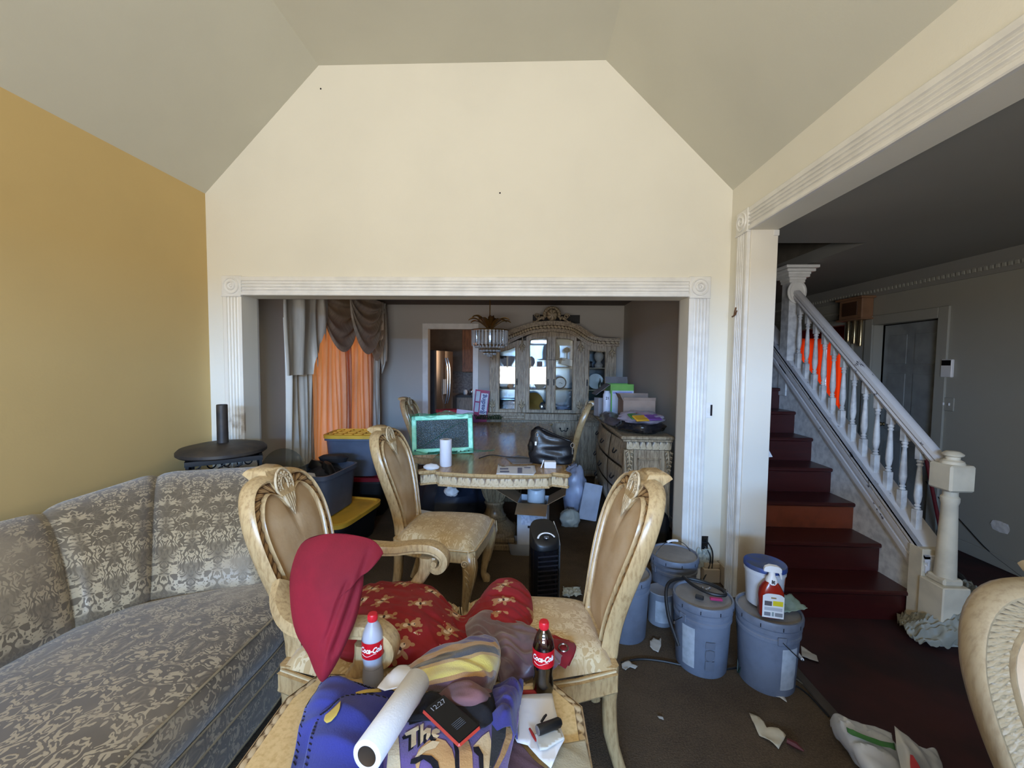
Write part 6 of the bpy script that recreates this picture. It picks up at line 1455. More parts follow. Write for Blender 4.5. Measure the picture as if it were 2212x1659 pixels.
# small canister stuck between the pails, cords
cn = bxy(1432, 1352, 0)
t_ = thing('paint_can', 'grey white can standing between the grey pails', 'can', (cn[0], cn[1]+.05, 0)); m = MB(); m.lathe([(.07, 0), (.074, .004), (.074, .19), (.078, .195), (.074, .20), (.066, .198), (.001, .196)], 32, cap=False); m.build('can_body', simple('grey_can', (140, 142, 150), .5), t_, .7)
m = MB(); m.grid(lambda u, v: (.0755*math.cos(-2.3+1.3*u), .0755*math.sin(-2.3+1.3*u), .03+.13*v), 8, 1); m.build('label', M_LAB, t_)
m = MB(); m.tube(crom([(bA[0]+.165, bA[1]-.02, .30), (bA[0]+.17, bA[1]-.05, .12), (bA[0]+.15, bA[1]-.09, .02), (bA[0]+.17, bA[1]-.10, .10), (bA[0]+.20, bA[1]-.05, .25), (bA[0]+.185, bA[1]+.02, .34)], 40), .004, 6); tag(m.build('green_lead', simple('dark_green_cord', (20, 50, 44), .5)), 'dark green cord hanging between the two front pails', 'cord')
def floor_line(pts, r, nm, mat, label, cat, z=.006): m = MB(); m.tube(crom([tuple(onz(a, b, z)) for a, b in pts], 70), r, 6); return tag(m.build(nm, mat), label, cat)
floor_line([(1342, 1432), (1380, 1424), (1430, 1428), (1500, 1442), (1560, 1446), (1602, 1440)], .005, 'floor_cord', M_CABLE, 'black cord curving on the carpet in front of the pails', 'cord')
floor_line([(1612, 1440), (1660, 1470), (1710, 1478), (1745, 1500), (1790, 1548)], .004, 'floor_cord', M_CABLE, 'thin black cord running along the threshold to the plastic bag', 'cord')
floor_line([(1715, 1462), (1760, 1500), (1812, 1552)], .003, 'edge_strip', simple('carpet_edge', (120, 112, 96), .8), 'frayed carpet edge thread along the threshold', 'strip')
# torn paper and scraps on the floor
GS = 'torn paper scraps on the floor'
M_SCRAP = simple('cream_scrap', (206, 194, 168), .8, var=.1); M_SCRAPW = simple('white_scrap', (196, 190, 180), .8)
for pts, lab, mt in (([(1404, 1386), (1412, 1380), (1422, 1384), (1428, 1378), (1428, 1396), (1422, 1410), (1412, 1406), (1404, 1398)], 'torn cream paper scrap left of the front pail', M_SCRAPW),
                ([(1342, 1436), (1358, 1430), (1366, 1438), (1378, 1440), (1372, 1446), (1360, 1442), (1352, 1450), (1344, 1444)], 'torn white scrap beside the right chair leg', M_SCRAPW),
                ([(1644, 1478), (1660, 1484), (1672, 1476), (1686, 1480), (1690, 1494), (1700, 1518), (1684, 1508), (1666, 1502), (1646, 1494)], 'crumpled white paper scrap in front of the right pail', M_SCRAPW),
                ([(1618, 1541), (1640, 1550), (1650, 1560), (1656, 1574), (1680, 1574), (1698, 1590), (1692, 1602), (1682, 1620), (1662, 1604), (1640, 1590), (1630, 1570)], 'largest torn cream paper on the carpet near the plastic bag', M_SCRAP),
                ([(1730, 1398), (1764, 1418), (1768, 1432), (1732, 1418)], 'small pale card on the red floor beside the right pail', M_SCRAPW),
                ([(1420, 1549), (1432, 1551), (1434, 1556), (1424, 1554)], 'tiny white paper bit on the open carpet', M_SCRAPW)):
    sheet(pts, .004, 'paper_scrap', mt, lab, 'paper', group=GS, bumpz=.012, seed=pts[0][0]*.01)
p = onz(1700, 1600, .02); m = MB(); m.tube([p, p+Vector((.025, -.02, 0)), p+Vector((.04, -.045, 0))], [.010, .012, .003], 6); tag(m.build('red_bit', simple('maroon_bit', (96, 34, 32), .6)), 'maroon wrapper bit touching the large torn paper', 'wrapper')
# plastic shopping bag, film sheet by the newel
M_BAG = MT('white_shopping_bag', (216, 218, 222), .4).set('Transmission Weight', .15).m
bag = thing('plastic_bag', 'white plastic shopping bag with green and red print on the floor', 'bag', (0, 0, 0))
def bagp(rows, nm, mt, nu=40, nv=26, wr=.02, seed=0):
    m = patch(rows, nu, nv, wr, 16, seed); return m.build(nm, mt, bag, .9, solid=.001)
bagp([[(1792, 1560, .03), (1812, 1545, .09), (1850, 1558, .10), (1880, 1572, .08), (1925, 1590, .06)], [(1796, 1580, .03), (1818, 1570, .11), (1858, 1588, .12), (1895, 1600, .10), (1930, 1606, .07)], [(1808, 1602, .02), (1830, 1600, .09), (1870, 1615, .11), (1905, 1628, .10), (1945, 1635, .07)], [(1830, 1630, .02), (1850, 1640, .07), (1880, 1655, .09), (1915, 1668, .08), (1955, 1675, .05)], [(1860, 1670, .02), (1885, 1690, .04), (1910, 1700, .05), (1940, 1705, .04), (1975, 1700, .03)]], 'bag_front', M_BAG, seed=3)
bagp([[(1932, 1572, .17), (1950, 1585, .15), (1975, 1610, .10), (2000, 1624, .05)], [(1935, 1600, .13), (1958, 1612, .14), (1985, 1625, .10), (2020, 1628, .04)], [(1940, 1640, .10), (1965, 1645, .12), (1995, 1650, .09), (2032, 1648, .03)], [(1950, 1680, .07), (1975, 1685, .09), (2005, 1690, .06), (2040, 1685, .02)]], 'bag_side', M_BAG, seed=6)
bagp([[(1828, 1570, .128), (1850, 1582, .14), (1890, 1598, .13), (1932, 1606, .105)], [(1830, 1582, .128), (1856, 1596, .14), (1895, 1610, .13), (1935, 1622, .105)]], 'green_print', simple('green_print', (70, 130, 66), .5), 16, 6, .006, 3)
bagp([[(1966, 1630, .155), (1972, 1632, .155)], [(1966, 1650, .14), (1986, 1655, .14)], [(1968, 1670, .12), (1992, 1672, .12)]], 'red_print', simple('red_print', (190, 60, 70), .5), 8, 8, .002, 3)
M_SHEETF = MT('dusty_plastic_sheet', (150, 148, 134), .5).set('Transmission Weight', .1).m
m = patch([[(1935, 1330, .01), (1990, 1300, .03), (2040, 1280, .08), (2085, 1275, .12), (2130, 1300, .10), (2165, 1330, .05)], [(1942, 1350, .02), (1995, 1328, .08), (2045, 1310, .14), (2090, 1308, .17), (2132, 1330, .13), (2170, 1350, .06)], [(1958, 1372, .02), (2000, 1355, .08), (2050, 1345, .13), (2095, 1345, .14), (2135, 1360, .10), (2170, 1372, .04)], [(1985, 1392, .01), (2020, 1388, .04), (2058, 1385, .07), (2095, 1385, .08), (2130, 1395, .05), (2165, 1400, .02)], [(2010, 1402, .005), (2040, 1404, .015), (2068, 1406, .02), (2095, 1410, .02), (2125, 1412, .015), (2150, 1415, .005)]], 80, 60, .028, 34, 44)
for v in m.v: v.z *= 1.35
tag(m.build('plastic_sheet', M_SHEETF, None, .7, solid=.0015), 'dusty translucent plastic sheet bunched at the foot of the newel post', 'plastic sheet')
m = patch([[(1925, 1312, .03), (1945, 1304, .08), (1970, 1318, .05)], [(1938, 1322, .03), (1960, 1318, .06), (1985, 1330, .04)]], 14, 8, .02, 20, 47); tag(m.build('plastic_scrap', M_SHEETF, None, .7, solid=.0015), 'torn end of plastic sheeting lying left of the newel post', 'plastic sheet')
p = at(2098, 1268, 2.75); m = patch([[(2098, 1262, .06), (2112, 1272, .12), (2128, 1282, .10)], [(2092, 1285, .06), (2112, 1292, .12), (2138, 1302, .08)]], 10, 8, .02, 20, 51); tag(m.build('plastic_peak', M_SHEETF, None, .7, solid=.0015), 'upright peak of clouded plastic behind the plastic sheet', 'plastic sheet')

# ------------------------------------------------------------------ hall wall things
def on_hall(px, py, off=0.0):
    d = ray(px, py); return CP+d*((HX-off)/d.x)
wc = thing('wall_clock', 'carved wooden chime clock high on the hall wall beside the doorway', 'clock', tuple(on_hall(1862, 668)))
M_CLK = simple('clock_wood', (150, 112, 84), .6)
m = MB(); m.box(-.13, -.003, -.17, .17, -.12, .12, .01); m.box(-.16, -.003, -.20, .20, .10, .125, .006); m.box(-.15, -.003, -.19, .19, -.13, -.11, .006); m.build('case', M_CLK, wc)
m = MB(); m.box(-.140, -.128, -.11, .11, -.075, .075, .004); m.build('dial_frame', simple('dark_clock_wood', (84, 58, 42), .5), wc)
for k in range(3):
    m = MB(); m.lathe([(.016, -.42+.03*k), (.018, -.41+.03*k), (.018, -.13), (.016, -.125)], 12, (-.07, -.09+.09*k, 0)); m.build('chime_tube', MT('chime_brass', (210, 190, 150), .25, .9).m, wc)
th = thing('intercom', 'white wall thermostat with black screen beside the hall door', 'thermostat', tuple(on_hall(2050, 797)))
m = MB(); m.box(-.028, -.001, -.05, .05, -.075, .085, .006); m.build('housing', M_WHITEP, th); m = MB(); m.box(-.030, -.027, -.042, .042, .03, .078, .002); m.build('display', M_BLACK, th, 0)
sw = thing('light_switch', 'white light switch plate below the thermostat in the hall', 'switch', tuple(on_hall(2048, 873)))
m = MB(); m.box(-.012, -.001, -.06, .06, -.06, .06, .004); m.build('plate', M_HALL, sw)
for k in (-1, 1): m = MB(); m.box(-.022, -.011, k*.025-.006, k*.025+.006, -.012, .012, .003); m.build('toggle', M_WHITEP, sw)
p = on_hall(2162, 1138); m = MB()
m.grid(lambda u, v: (HX-.004-.012*abs(noise.noise(Vector((u*5, v*5, 1)))), p.y+.07*(u-.5)*2*(1-.5*abs(v-.5)), p.z+.045*(v-.5)*2*(1-.3*abs(u-.5))), 10, 8); tag(m.build('wall_patch', M_WHITEP, None, 3), 'crumpled white paper stuck low on the hall wall', 'paper')
m = MB(); pts = [on_hall(a, b, .012) for a, b in ((2000, 1040), (2040, 1090), (2075, 1125), (2130, 1185), (2180, 1225), (2216, 1252))]; m.tube(crom([tuple(q) for q in pts], 30), .004, 6); tag(m.build('sagging_lead', M_CABLE), 'black cord sagging along the hall wall behind the newel', 'cord')
br = thing('broom', 'red handled broom with black grip leaning behind the newel post', 'broom', (0, 0, 0))
a_ = at(2017, 930, 3.95); b_ = onz(2070, 1158, .10); a_.x -= .12; b_.x -= .14; k_ = a_.lerp(b_, .27)
m = MB(); m.tube([k_, b_], .014, 10); m.build('handle', simple('dark_red_handle', (120, 22, 30), .4), br); m = MB(); m.tube([a_, a_.lerp(k_, .1), k_], [.014, .021, .019], 10); m.build('grip', M_BLACK, br)
m = MB(); e_ = b_+(b_-a_).normalized()*.10; m.tube([b_, b_.lerp(e_, .4), e_], [.02, .05, .075], 10, flat=.45); m.build('brush', simple('straw_bristle', (128, 112, 78), .9), br)
cbx = thing('cardboard_sheet', 'flat brown cardboard leaning on the hall wall behind the broom', 'cardboard', tuple(on_hall(2130, 1225, .05)))
m = MB(); m.box(-.02, 0, -.45, .45, -.22, .0, .002); m.build('board', simple('brown_card', (96, 84, 56), .8), cbx, 0); cbx.rotation_euler = (0, .05, 0)
um = thing('black_umbrella', 'folded black umbrella lying on the hall floor behind the newel', 'umbrella', (0, 0, 0))
a_ = onz(2045, 1222, .06); b_ = onz(2105, 1288, .03); m = MB(); m.tube([a_, a_.lerp(b_, .4), a_.lerp(b_, .85), b_], [.018, .04, .03, .008], 10); m.build('canopy', M_BLACK, um); m = MB(); m.tube([b_, b_+(b_-a_).normalized()*.1], .006, 6); m.build('handle', M_BLACK, um)
# marks and fittings on the near walls
ot = thing('wall_outlet', 'uncovered white light switch beside the right fluted casing', 'switch', (at(1530, 886, WY).x, WY, at(1530, 886, WY).z))
m = MB(); m.box(-.022, .022, -.006, -.0005, -.055, .055, .002); m.build('yoke', M_WHITEP, ot); m = MB(); m.box(-.008, .008, -.012, -.006, -.02, .02, .002); m.build('rocker', M_TRIM, ot); m = MB(); m.box(.012, .026, -.008, -.001, -.04, .04, .001); m.build('box_edge', M_INK, ot, 0)
ot2 = thing('broken_outlet', 'broken socket hole with black wires hanging beside the rear pail', 'outlet', (at(1521, 1172, WY).x, WY, at(1521, 1172, WY).z))
m = MB(); m.box(-.028, .028, -.002, -.0005, -.05, .05, .001); m.build('hole', simple('dark_hole', (40, 36, 36), .9), ot2, 0); m = MB(); m.box(-.018, .018, -.02, -.002, .012, .042, .004); m.box(-.018, .018, -.018, -.002, -.03, -.005, .004); m.build('socket', M_BLACK, ot2)
m = MB(); m.tube(crom([(.0, -.015, -.02), (.03, -.04, -.08), (.02, -.05, -.16), (-.03, -.08, -.24)], 20), .005, 6); m.build('wire', M_CABLE, ot2); m = MB(); m.tube(crom([(.005, -.015, .03), (.045, -.04, -.05), (.04, -.05, -.18), (.03, -.06, -.28)], 20), .005, 6); m.build('wire', M_CABLE, ot2)
crumple('crushed_wrap', lambda u, v: (at(1515, 1205, WY).x+(u-.5)*.10, WY-.035, at(1515, 1205, WY).z+(v-.5)*.14), M_FILM, 'crumpled clear wrap hanging by the broken socket', 'wrap', 12, 12, .03, 8, 6)
tg = thing('twig_ornament', 'tiny brown figure ornament hung on the fluted corner casing', 'ornament', tuple(at(1597, 676, 2.90)-Vector((.0, 0, 0))))
M_TWIG = simple('brown_twig', (120, 84, 54), .7); m = MB(); m.tube([(-.03, -.012, .035), (-.03, 0, .01), (-.03, .01, -.02)], .005, 6); m.tube([(-.03, -.028, .012), (-.03, -.01, -.012), (-.03, .01, -.018), (-.03, .035, -.022)], .005, 6); m.build('figure', M_TWIG, tg)
nm_ = 0
for px, py in ((693, 192), (1080, 417), (948, 133)): 
    p = at(px, py, WY); tag(MB().sphere((p.x, WY-.002, p.z), .006, .004, .006, 6, 4).build('wall_nail', M_INK), ('nail hole high on left of the white wall', 'nail hole in the middle of the white wall', 'nail mark just under the ceiling of the white wall')[nm_], 'nail'); nm_ += 1
# ------------------------------------------------------------------ things on and under the dining table
TZt = .776
mo = thing('monitor', 'computer monitor wrapped in green bubble wrap standing on the dining table', 'monitor', tuple(at(957, 975, 3.62))); mo.location.z = TZt
p0 = at(957, 939, 3.62)
M_MINT = simple('mint_wrapped_bezel', (168, 246, 214), .3, col2=(130, 226, 190), scale=30, bump=.6, bscale=140, bdist=.004)
def bubble_screen():
    t = MT('bubble_screen', (14, 60, 66), .25); n, d = t.voro(t.coord('Object', (1, 1, 1)), 95, .25); e = E(t.nt, d)
    sp_ = e.lt(.22); big = t.noise(scale=7, detail=3).ramp(.42, .62); c = t.mix(sp_*big, (8, 44, 52), (170, 205, 215)); c = t.mix(t.noise(scale=4, detail=2).ramp(.55, .68)*.7, c, (10, 44, 50)); t.base(c); t.bump(e, .5, .006); return t.m
Wm, Hm = .272, .172
mo.rotation_euler = (math.radians(-8), math.radians(-3.0), .03)
zc_ = p0.z-TZt
def mpart(m, nm, mt, sm=.5, **k): return m.build(nm, mt, mo, sm, **k)
m = MB(); b_ = .042
m.box(-Wm, Wm, -.02, .0, zc_+Hm-b_, zc_+Hm, .006); m.box(-Wm, Wm, -.02, 0, zc_-Hm, zc_-Hm+b_*1.25, .006); m.box(-Wm, -Wm+b_, -.02, 0, zc_-Hm, zc_+Hm, .006); m.box(Wm-b_, Wm, -.02, 0, zc_-Hm, zc_+Hm, .006); mpart(m, 'bezel', M_MINT)
m = MB(); m.box(-Wm+.02, Wm-.02, -.012, .0, zc_-Hm+.02, zc_+Hm-.02); mpart(m, 'screen', bubble_screen(), 0)
m = MB(); m.box(-Wm, Wm, 0, .035, zc_-Hm, zc_+Hm, .012); m.box(-.04, .04, .01, .05, 0, zc_, .01); m.box(-.13, .13, -.05, .12, 0, .015, .006); mpart(m, 'housing_and_stand', simple('dark_teal_plastic', (40, 110, 96), .4))  # housing and stand in one even teal, darker than the bezel
M_WRAP = MT('green_bubble_wrap', (40, 140, 104), .2).set('Alpha', .30).m
def wrp(fn, seed, nm='bubble_wrap'):
    m = MB(); m.grid(lambda u, v: Vector(fn(u, v))+Vector((0, -.012*abs(noise.noise(Vector((u*9+seed, v*7, 2)))), .012*noise.noise(Vector((u*8, v*8, seed))))), 44, 14); o = mpart(m, nm, M_WRAP, .8)
wrp(lambda u, v: (-Wm-.03+(2*Wm+.22)*u, -.03-.14*v*(1+.3*math.sin(u*5)), max(.004, (zc_-Hm+.02)*(1-v)**1.6+.008+.012*math.sin(u*19)*(1-v))), 1)
wrp(lambda u, v: (-Wm-.015+(2*Wm+.03)*u, -.024+.06*v, zc_+Hm-.01+.035*math.sin(PI*u)**.5*math.sin(PI*v)+.012*math.sin(u*14)), 2)
m = MB(); m.tube(crom([(-Wm+.04, -.016, zc_-Hm+.05), (-.05, -.020, zc_-.03), (.06, -.018, zc_+.05), (Wm-.045, -.016, zc_+Hm-.05)], 20), .007, 6, flat=.4); mpart(m, 'wrap_crease', M_WRAP, .8)
wrp(lambda u, v: (-Wm-.02+.03*v, -.024+.05*v, zc_-Hm-.01+(2*Hm+.03)*u), 4)
flat_text('.', .01, Matrix.Translation((0, -.021, zc_+Hm-.018)) @ Matrix.Rotation(PI/2, 4, 'X'), M_INK, mo, 'camera_dot')
for k in range(4): m = MB(); m.box(.12+.035*k, .132+.035*k, -.0215, -.020, zc_-Hm+.016, zc_-Hm+.024); m.build('button', M_INK, mo, 0)
m = MB(); m.box(-Wm+.022, -Wm+.036, -.0215, -.020, zc_-Hm+.034, zc_-Hm+.048); m.build('badge', simple('teal_badge', (30, 90, 120), .4), mo, 0)
p = onz(963, 1006, TZt); r = thing('kitchen_roll', 'upright white paper towel roll in front of the wrapped monitor', 'paper roll', tuple(p))
m = MB(); m.lathe([(.045, 0), (.047, .004), (.046, .12), (.047, .205), (.045, .208), (.020, .208)], 36, cap=False); m.build('paper', simple('embossed_paper', (226, 226, 234), .8, var=.05, bump=.5, bscale=90), r, .9); m = MB(); m.lathe([(.0205, .2085), (.0205, .02)], 24, cap=False); m.build('core', simple('roll_core', (150, 126, 100), .9), r)
m = MB(); m.M = Matrix.Translation(tuple(onz(932, 1013, TZt))); m.lathe([(.045, 0), (.06, .008), (.062, .02), (.04, .034), (.001, .04)], 20, sy=.7); 
for i, v in enumerate(m.v): v.z += .006*noise.noise(v*40)
tag(m.build('folded_tissue', M_PAPER, None, .9), 'small white folded tissue left of the upright paper roll', 'tissue')
sheet([(1076, 1003), (1085, 1008), (1155, 1006), (1158, 1020), (1152, 1027), (1115, 1026), (1072, 1025)], TZt, 'letter', M_PAPER, 'white printed letter lying on the near end of dining table', 'paper', bumpz=.001)
for (x0, x1, y0, y1) in ((1080, 1098, 1011, 1014), (1080, 1100, 1017, 1020), (1118, 1128, 1010, 1022), (1132, 1146, 1009, 1011)):
    m = MB(); m.add([tuple(onz(a, b, TZt+.0055)) for a, b in ((x0, y1), (x1, y1), (x1, y0), (x0, y0))], [(0, 1, 2, 3)]); o = m.build('print_line', simple('grey_print', (130, 130, 150), .7, var=0), bpy.data.objects['letter'], 0)
sheet([(1092, 990), (1120, 984), (1155, 992), (1150, 1002), (1108, 1003)], TZt, 'grey_mat', simple('grey_film', (130, 122, 118), .3), 'thin grey plastic sleeve under the letter on the dining table', 'sleeve', bumpz=.002)
cbp = onz(1188, 1010, TZt); cb2 = thing('white_card_box', 'small flat white box with slanted pen by the handbag', 'box', tuple(cbp)); m = MB(); m.box(-.045, .045, -.03, .03, 0, .05, .003); m.build('box_body', M_PAPER, cb2); m = MB(); m.tube([(-.07, -.03, .004), (-.058, -.02, .035), (-.05, -.01, .06)], .004, 6); m.build('pen', M_WHITEP, cb2)
m = MB(); m.tube(crom([tuple(onz(a, b, TZt+.005)) for a, b in ((1035, 990), (1060, 983), (1090, 986), (1120, 988), (1150, 990))], 30), .004, 6); tag(m.build('monitor_cable', M_CABLE), 'black cable running across the table from monitor to handbag', 'cable')
# handbag
hb = thing('handbag', 'slouchy black leather handbag with silver buckles on the dining table', 'handbag', tuple(onz(1190, 998, TZt)))
M_LEATH = simple('black_leather', (22, 22, 26), .35, var=.2, bump=.4, bscale=70)
def hbf(a, t):
    w = .175*(1-.10*t); d = .085*(1-.35*t); top = .215+.02*math.cos(a)-.06*math.cos(a)*t+(.05*math.exp(-((math.cos(a)+.55)/.35)**2))
    x = w*math.copysign(abs(math.cos(a))**.7, math.cos(a)); y = d*math.copysign(abs(math.sin(a))**.7, math.sin(a)); q = Vector((x*9, y*9, t*5)); n = noise.noise(q)
    bul = 1+.16*math.sin(PI*t)*(1 if abs(math.sin(a)) > .3 else .5); return (x*bul+.012*n, y*bul+.014*noise.noise(q+Vector((5, 0, 0))), top*t+.01*n*t)
m = MB(); m.loft([[hbf(2*PI*k/48, t/20) for k in range(48)] for t in range(21)]); m.build('bag_body', M_LEATH, hb, 3)
m = MB(); m.tube(crom([(-.10, -.04, .25), (-.12, -.02, .285), (-.07, 0, .27), (0, -.02, .24), (.09, -.03, .205), (.155, -.04, .185)], 30), .009, 8, flat=.5); m.build('strap', M_LEATH, hb, 3)
for x, z in ((-.115, .255), (.165, .175)):
    m = MB(); m.tube([(x+.014*math.cos(a), -.075, z-.02+.018*math.sin(a)) for a in [2*PI*k/16 for k in range(17)]], .0035, 6); m.tube([(x, -.075, z-.04), (x, -.08, z-.09)], .005, 6); m.build('buckle', M_SILV, hb)
m = MB(); m.lathe([(.004, 0), (.022, .02), (.028, .06), (.012, .09), (.001, .092)], 10, (-.165, -.06, .09)); m.build('tassel', M_BLACK, hb); m = MB(); m.box(-.135, -.12, -.10, -.095, .155, .185); m.build('white_tag', M_WHITEP, hb, 0)
# pink box and paper on the far chair
pb = thing('pink_box', 'bright pink cardboard box standing on the far left dining chair', 'box', (-.98, 5.0, .50)); m = MB(); m.box(-.12, .12, -.08, .08, 0, .50, .004); m.build('carton', simple('pink_card', (206, 62, 78), .6), pb, 0); m = MB(); m.box(-.125, .125, -.085, .085, .47, .505, .004); m.build('lid', simple('red_card', (190, 46, 62), .6), pb, 0); pb.rotation_euler = (0, 0, .5)
m = MB(); m.box(-.09, .09, -.004, .004, 0, .30); o = m.build('pink_paper', simple('pale_pink_paper', (206, 186, 206), .7)); o.location = (-.70, 4.35, TZt); o.rotation_euler = (-.1, .10, 0); tag(o, 'pale pink paper sticking up behind the wrapped monitor', 'paper')
# reading board against the cabinet
rb = thing('reading_board', 'pink learning board lettered Reading leaning against the cabinet side', 'board', (-.665, 5.70, .86)); rb.rotation_euler = (0, .10, 0)
m = MB(); m.box(-.10, .10, -.004, .004, -.12, .34); m.build('board', simple('magenta_board', (170, 34, 84), .5, col2=(110, 40, 100), scale=4), rb, 0)
for nm, x0, x1, z0, z1, c in (('white_panel', -.085, -.03, .18, .32, (196, 204, 214)), ('white_panel', -.085, -.03, .03, .16, (190, 196, 210)), ('title_panel', -.015, .085, -.0, .30, (216, 222, 236))):
    m = MB(); m.box(x0, x1, -.0065, -.004, z0, z1, .001); t2 = m.build(nm, simple(nm, c, .5), rb, 0)
flat_text('Reading', .085, Matrix.Translation((.025, -.0075, .15)) @ Matrix.Rotation(PI/2, 4, 'X') @ Matrix.Rotation(PI/2, 4, 'Z'), simple('navy_ink', (24, 40, 120), .5), rb, 'lettering', bold=.002)
flat_text('S', .06, Matrix.Translation((.070, -.0075, .04)) @ Matrix.Rotation(PI/2, 4, 'X') @ Matrix.Rotation(PI/2, 4, 'Z'), bpy.data.materials['navy_ink'], rb, 'lettering', bold=.002)
m = MB()
for k in range(40):
    a = k*2.4; x = -.72+.36*((k*17) % 40)/40; m.tube([(x, 5.66, .80), (x+.03*math.cos(a), 5.64+.02*math.sin(a), .83+.03*abs(math.sin(a*2))), (x+.05*math.cos(a), 5.62, .82+.05*abs(math.sin(a*2)))], [.004, .006, .001], 5)
o = m.build('artificial_garland', simple('dark_green_leaf', (48, 66, 36), .7), None, .8); tag(o, 'dark green artificial garland heaped on the cabinet ledge', 'garland')
# sideboard clutter
ZS = .985
def openbox(nm, x, y, z, w, d, h, rz, mat, label, cat='box', flaps=(), fmat=None, grp=None):
    o = thing(nm, label, cat, (x, y, z), rz, grp); t = .005; m = MB(); m.box(-w, w, -d, d, 0, t); m.box(-w, -w+t, -d, d, 0, h); m.box(w-t, w, -d, d, 0, h); m.box(-w, w, -d, -d+t, 0, h); m.box(-w, w, d-t, d, 0, h); m.build('carton', mat, o, 0)
    for (sd_, L_, ang) in flaps:
        m = MB(); 
        if sd_ in 'LR': m.box(0, L_, -d, d, -t/2, t/2)
        else: m.box(0, L_, -w, w, -t/2, t/2)
        f = m.build('flap', fmat or mat, o, 0); az = {'R': 0, 'F': -PI/2, 'L': PI, 'B': PI/2}[sd_]; f.location = {'R': (w, 0, h), 'L': (-w, 0, h), 'F': (0, -d, h), 'B': (0, d, h)}[sd_]; f.rotation_euler = (0, -ang, az); f.rotation_mode = 'XYZ'
    return o
M_CARD = simple('brown_cardboard', (158, 136, 122), .85); M_GREENB = simple('green_carton', (120, 180, 80), .5)
gb = openbox('green_box', 1.03, 4.75, ZS, .13, .12, .37, .05, M_GREENB, 'tall green and white carton with open grey top on the sideboard', flaps=(('B', .08, 1.2), ('L', .20, -.65)), fmat=simple('grey_inside_card', (120, 118, 122), .8))
m = MB(); m.box(-.11, .128, -.123, -.120, .04, .30); m.build('white_front', simple('white_carton_print', (206, 212, 226), .5), gb, 0)
m = MB(); m.box(-.10, .11, -.125, -.123, .265, .285); m.build('violet_stripe', simple('violet_print', (150, 150, 214), .5), gb, 0)
openbox('cardboard_box', 1.06, 4.12, ZS, .15, .15, .25, -.05, M_CARD, 'plain brown cardboard box with raised flap on the sideboard', flaps=(('F', .03, 1.3), ('B', .05, 1.3), ('L', .06, 1.1)))
cn_ = thing('lotion_bottle', 'tall white cylinder canister beside the green carton on the sideboard', 'canister', (.86, 4.58, ZS)); m = MB(); m.lathe([(.038, 0), (.042, .006), (.042, .26), (.030, .28), (.030, .30), (.001, .302)], 24); m.build('body', simple('white_canister', (206, 210, 226), .4), cn_, .7); flat_text('21', .04, Matrix.Translation((0, -.0435, .22)) @ Matrix.Rotation(PI/2, 4, 'X'), M_INK, cn_, 'print', bold=.001)
m = MB(); m.box(-.03, .03, -.05, .05, 0, .21, .004); o = m.build('grey_carton', simple('grey_white_carton', (150, 146, 150), .6)); o.location = (.80, 4.75, ZS); o.rotation_euler.z = .4; tag(o, 'narrow grey carton left of the white canister on the sideboard', 'box')
def wrapbag(nm, c, r, mat, label, seed, cat='bag', seg=36, rg=18, amp=.22, sq=1.0):
    m = MB(); m.lathe([(max(.001, math.sin(PI*k/rg)), -math.cos(PI*k/rg)) for k in range(rg+1)], seg)
    for v in m.v:
        q = v.copy(); n = noise.noise(q*2.1+Vector((seed, 0, 0)))+.5*noise.noise(q*5+Vector((0, seed, 0))); cz_ = 1-.25*max(0, -q.z); v *= (1+amp*n)*cz_; v.x *= r[0]; v.y *= r[1]; v.z = max(-.55, v.z)*r[2]
    zb = min(v.z for v in m.v)
    for v in m.v: v.z -= zb
    o = m.build(nm, mat, None, .9); o.location = c; return tag(o, label, cat)
M_CLR = MT('clear_plastic_bag', (190, 180, 196), .25).set('Alpha', .45).m
wrapbag('black_bag', (1.0, 3.72, ZS), (.21, .24, .075), simple('black_bin_liner', (34, 33, 36), .25, var=.2), 'black plastic bag slumped on the near end of the sideboard', 3)
wrapbag('clear_bag', (.99, 3.66, ZS+.085), (.20, .17, .065), M_CLR, 'clear plastic bag of coloured packets on top of the black bag', 5)
for nm, dx, dy, c, lab in (('yellow_packet', -.045, -.14, (206, 156, 50), 'yellow packet inside the clear bag on the sideboard'), ('green_packet', -.07, -.08, (76, 120, 66), 'green packet inside the clear bag behind the yellow one'), ('purple_packet', .06, -.11, (112, 70, 140), 'purple packet inside the clear bag at right'), ('red_packet', .01, -.04, (160, 52, 56), 'red packet inside the clear bag behind the purple one')):
    m = MB(); m.box(-.065, .065, -.045, .045, 0, .018, .006); o = m.build('coloured_packet', simple(nm, c, .4)); o.location = (.99+dx, 3.64+dy, ZS+.135+.012*(dy+.14)*10); o.rotation_euler = (.35, 0, .3); tag(o, lab, 'packet', 'coloured packets in the clear bag')
wrapbag('grey_bag', (.85, 4.15, ZS), (.12, .36, .07), simple('grey_plastic', (86, 80, 84), .3, var=.25), 'dark grey plastic bag along the front edge of the sideboard', 9)
wrapbag('rubbish_bag', (1.03, 3.34, 0), (.13, .11, .30), simple('black_sack', (20, 19, 21), .35), 'black rubbish bag on the floor in front of the sideboard', 12)
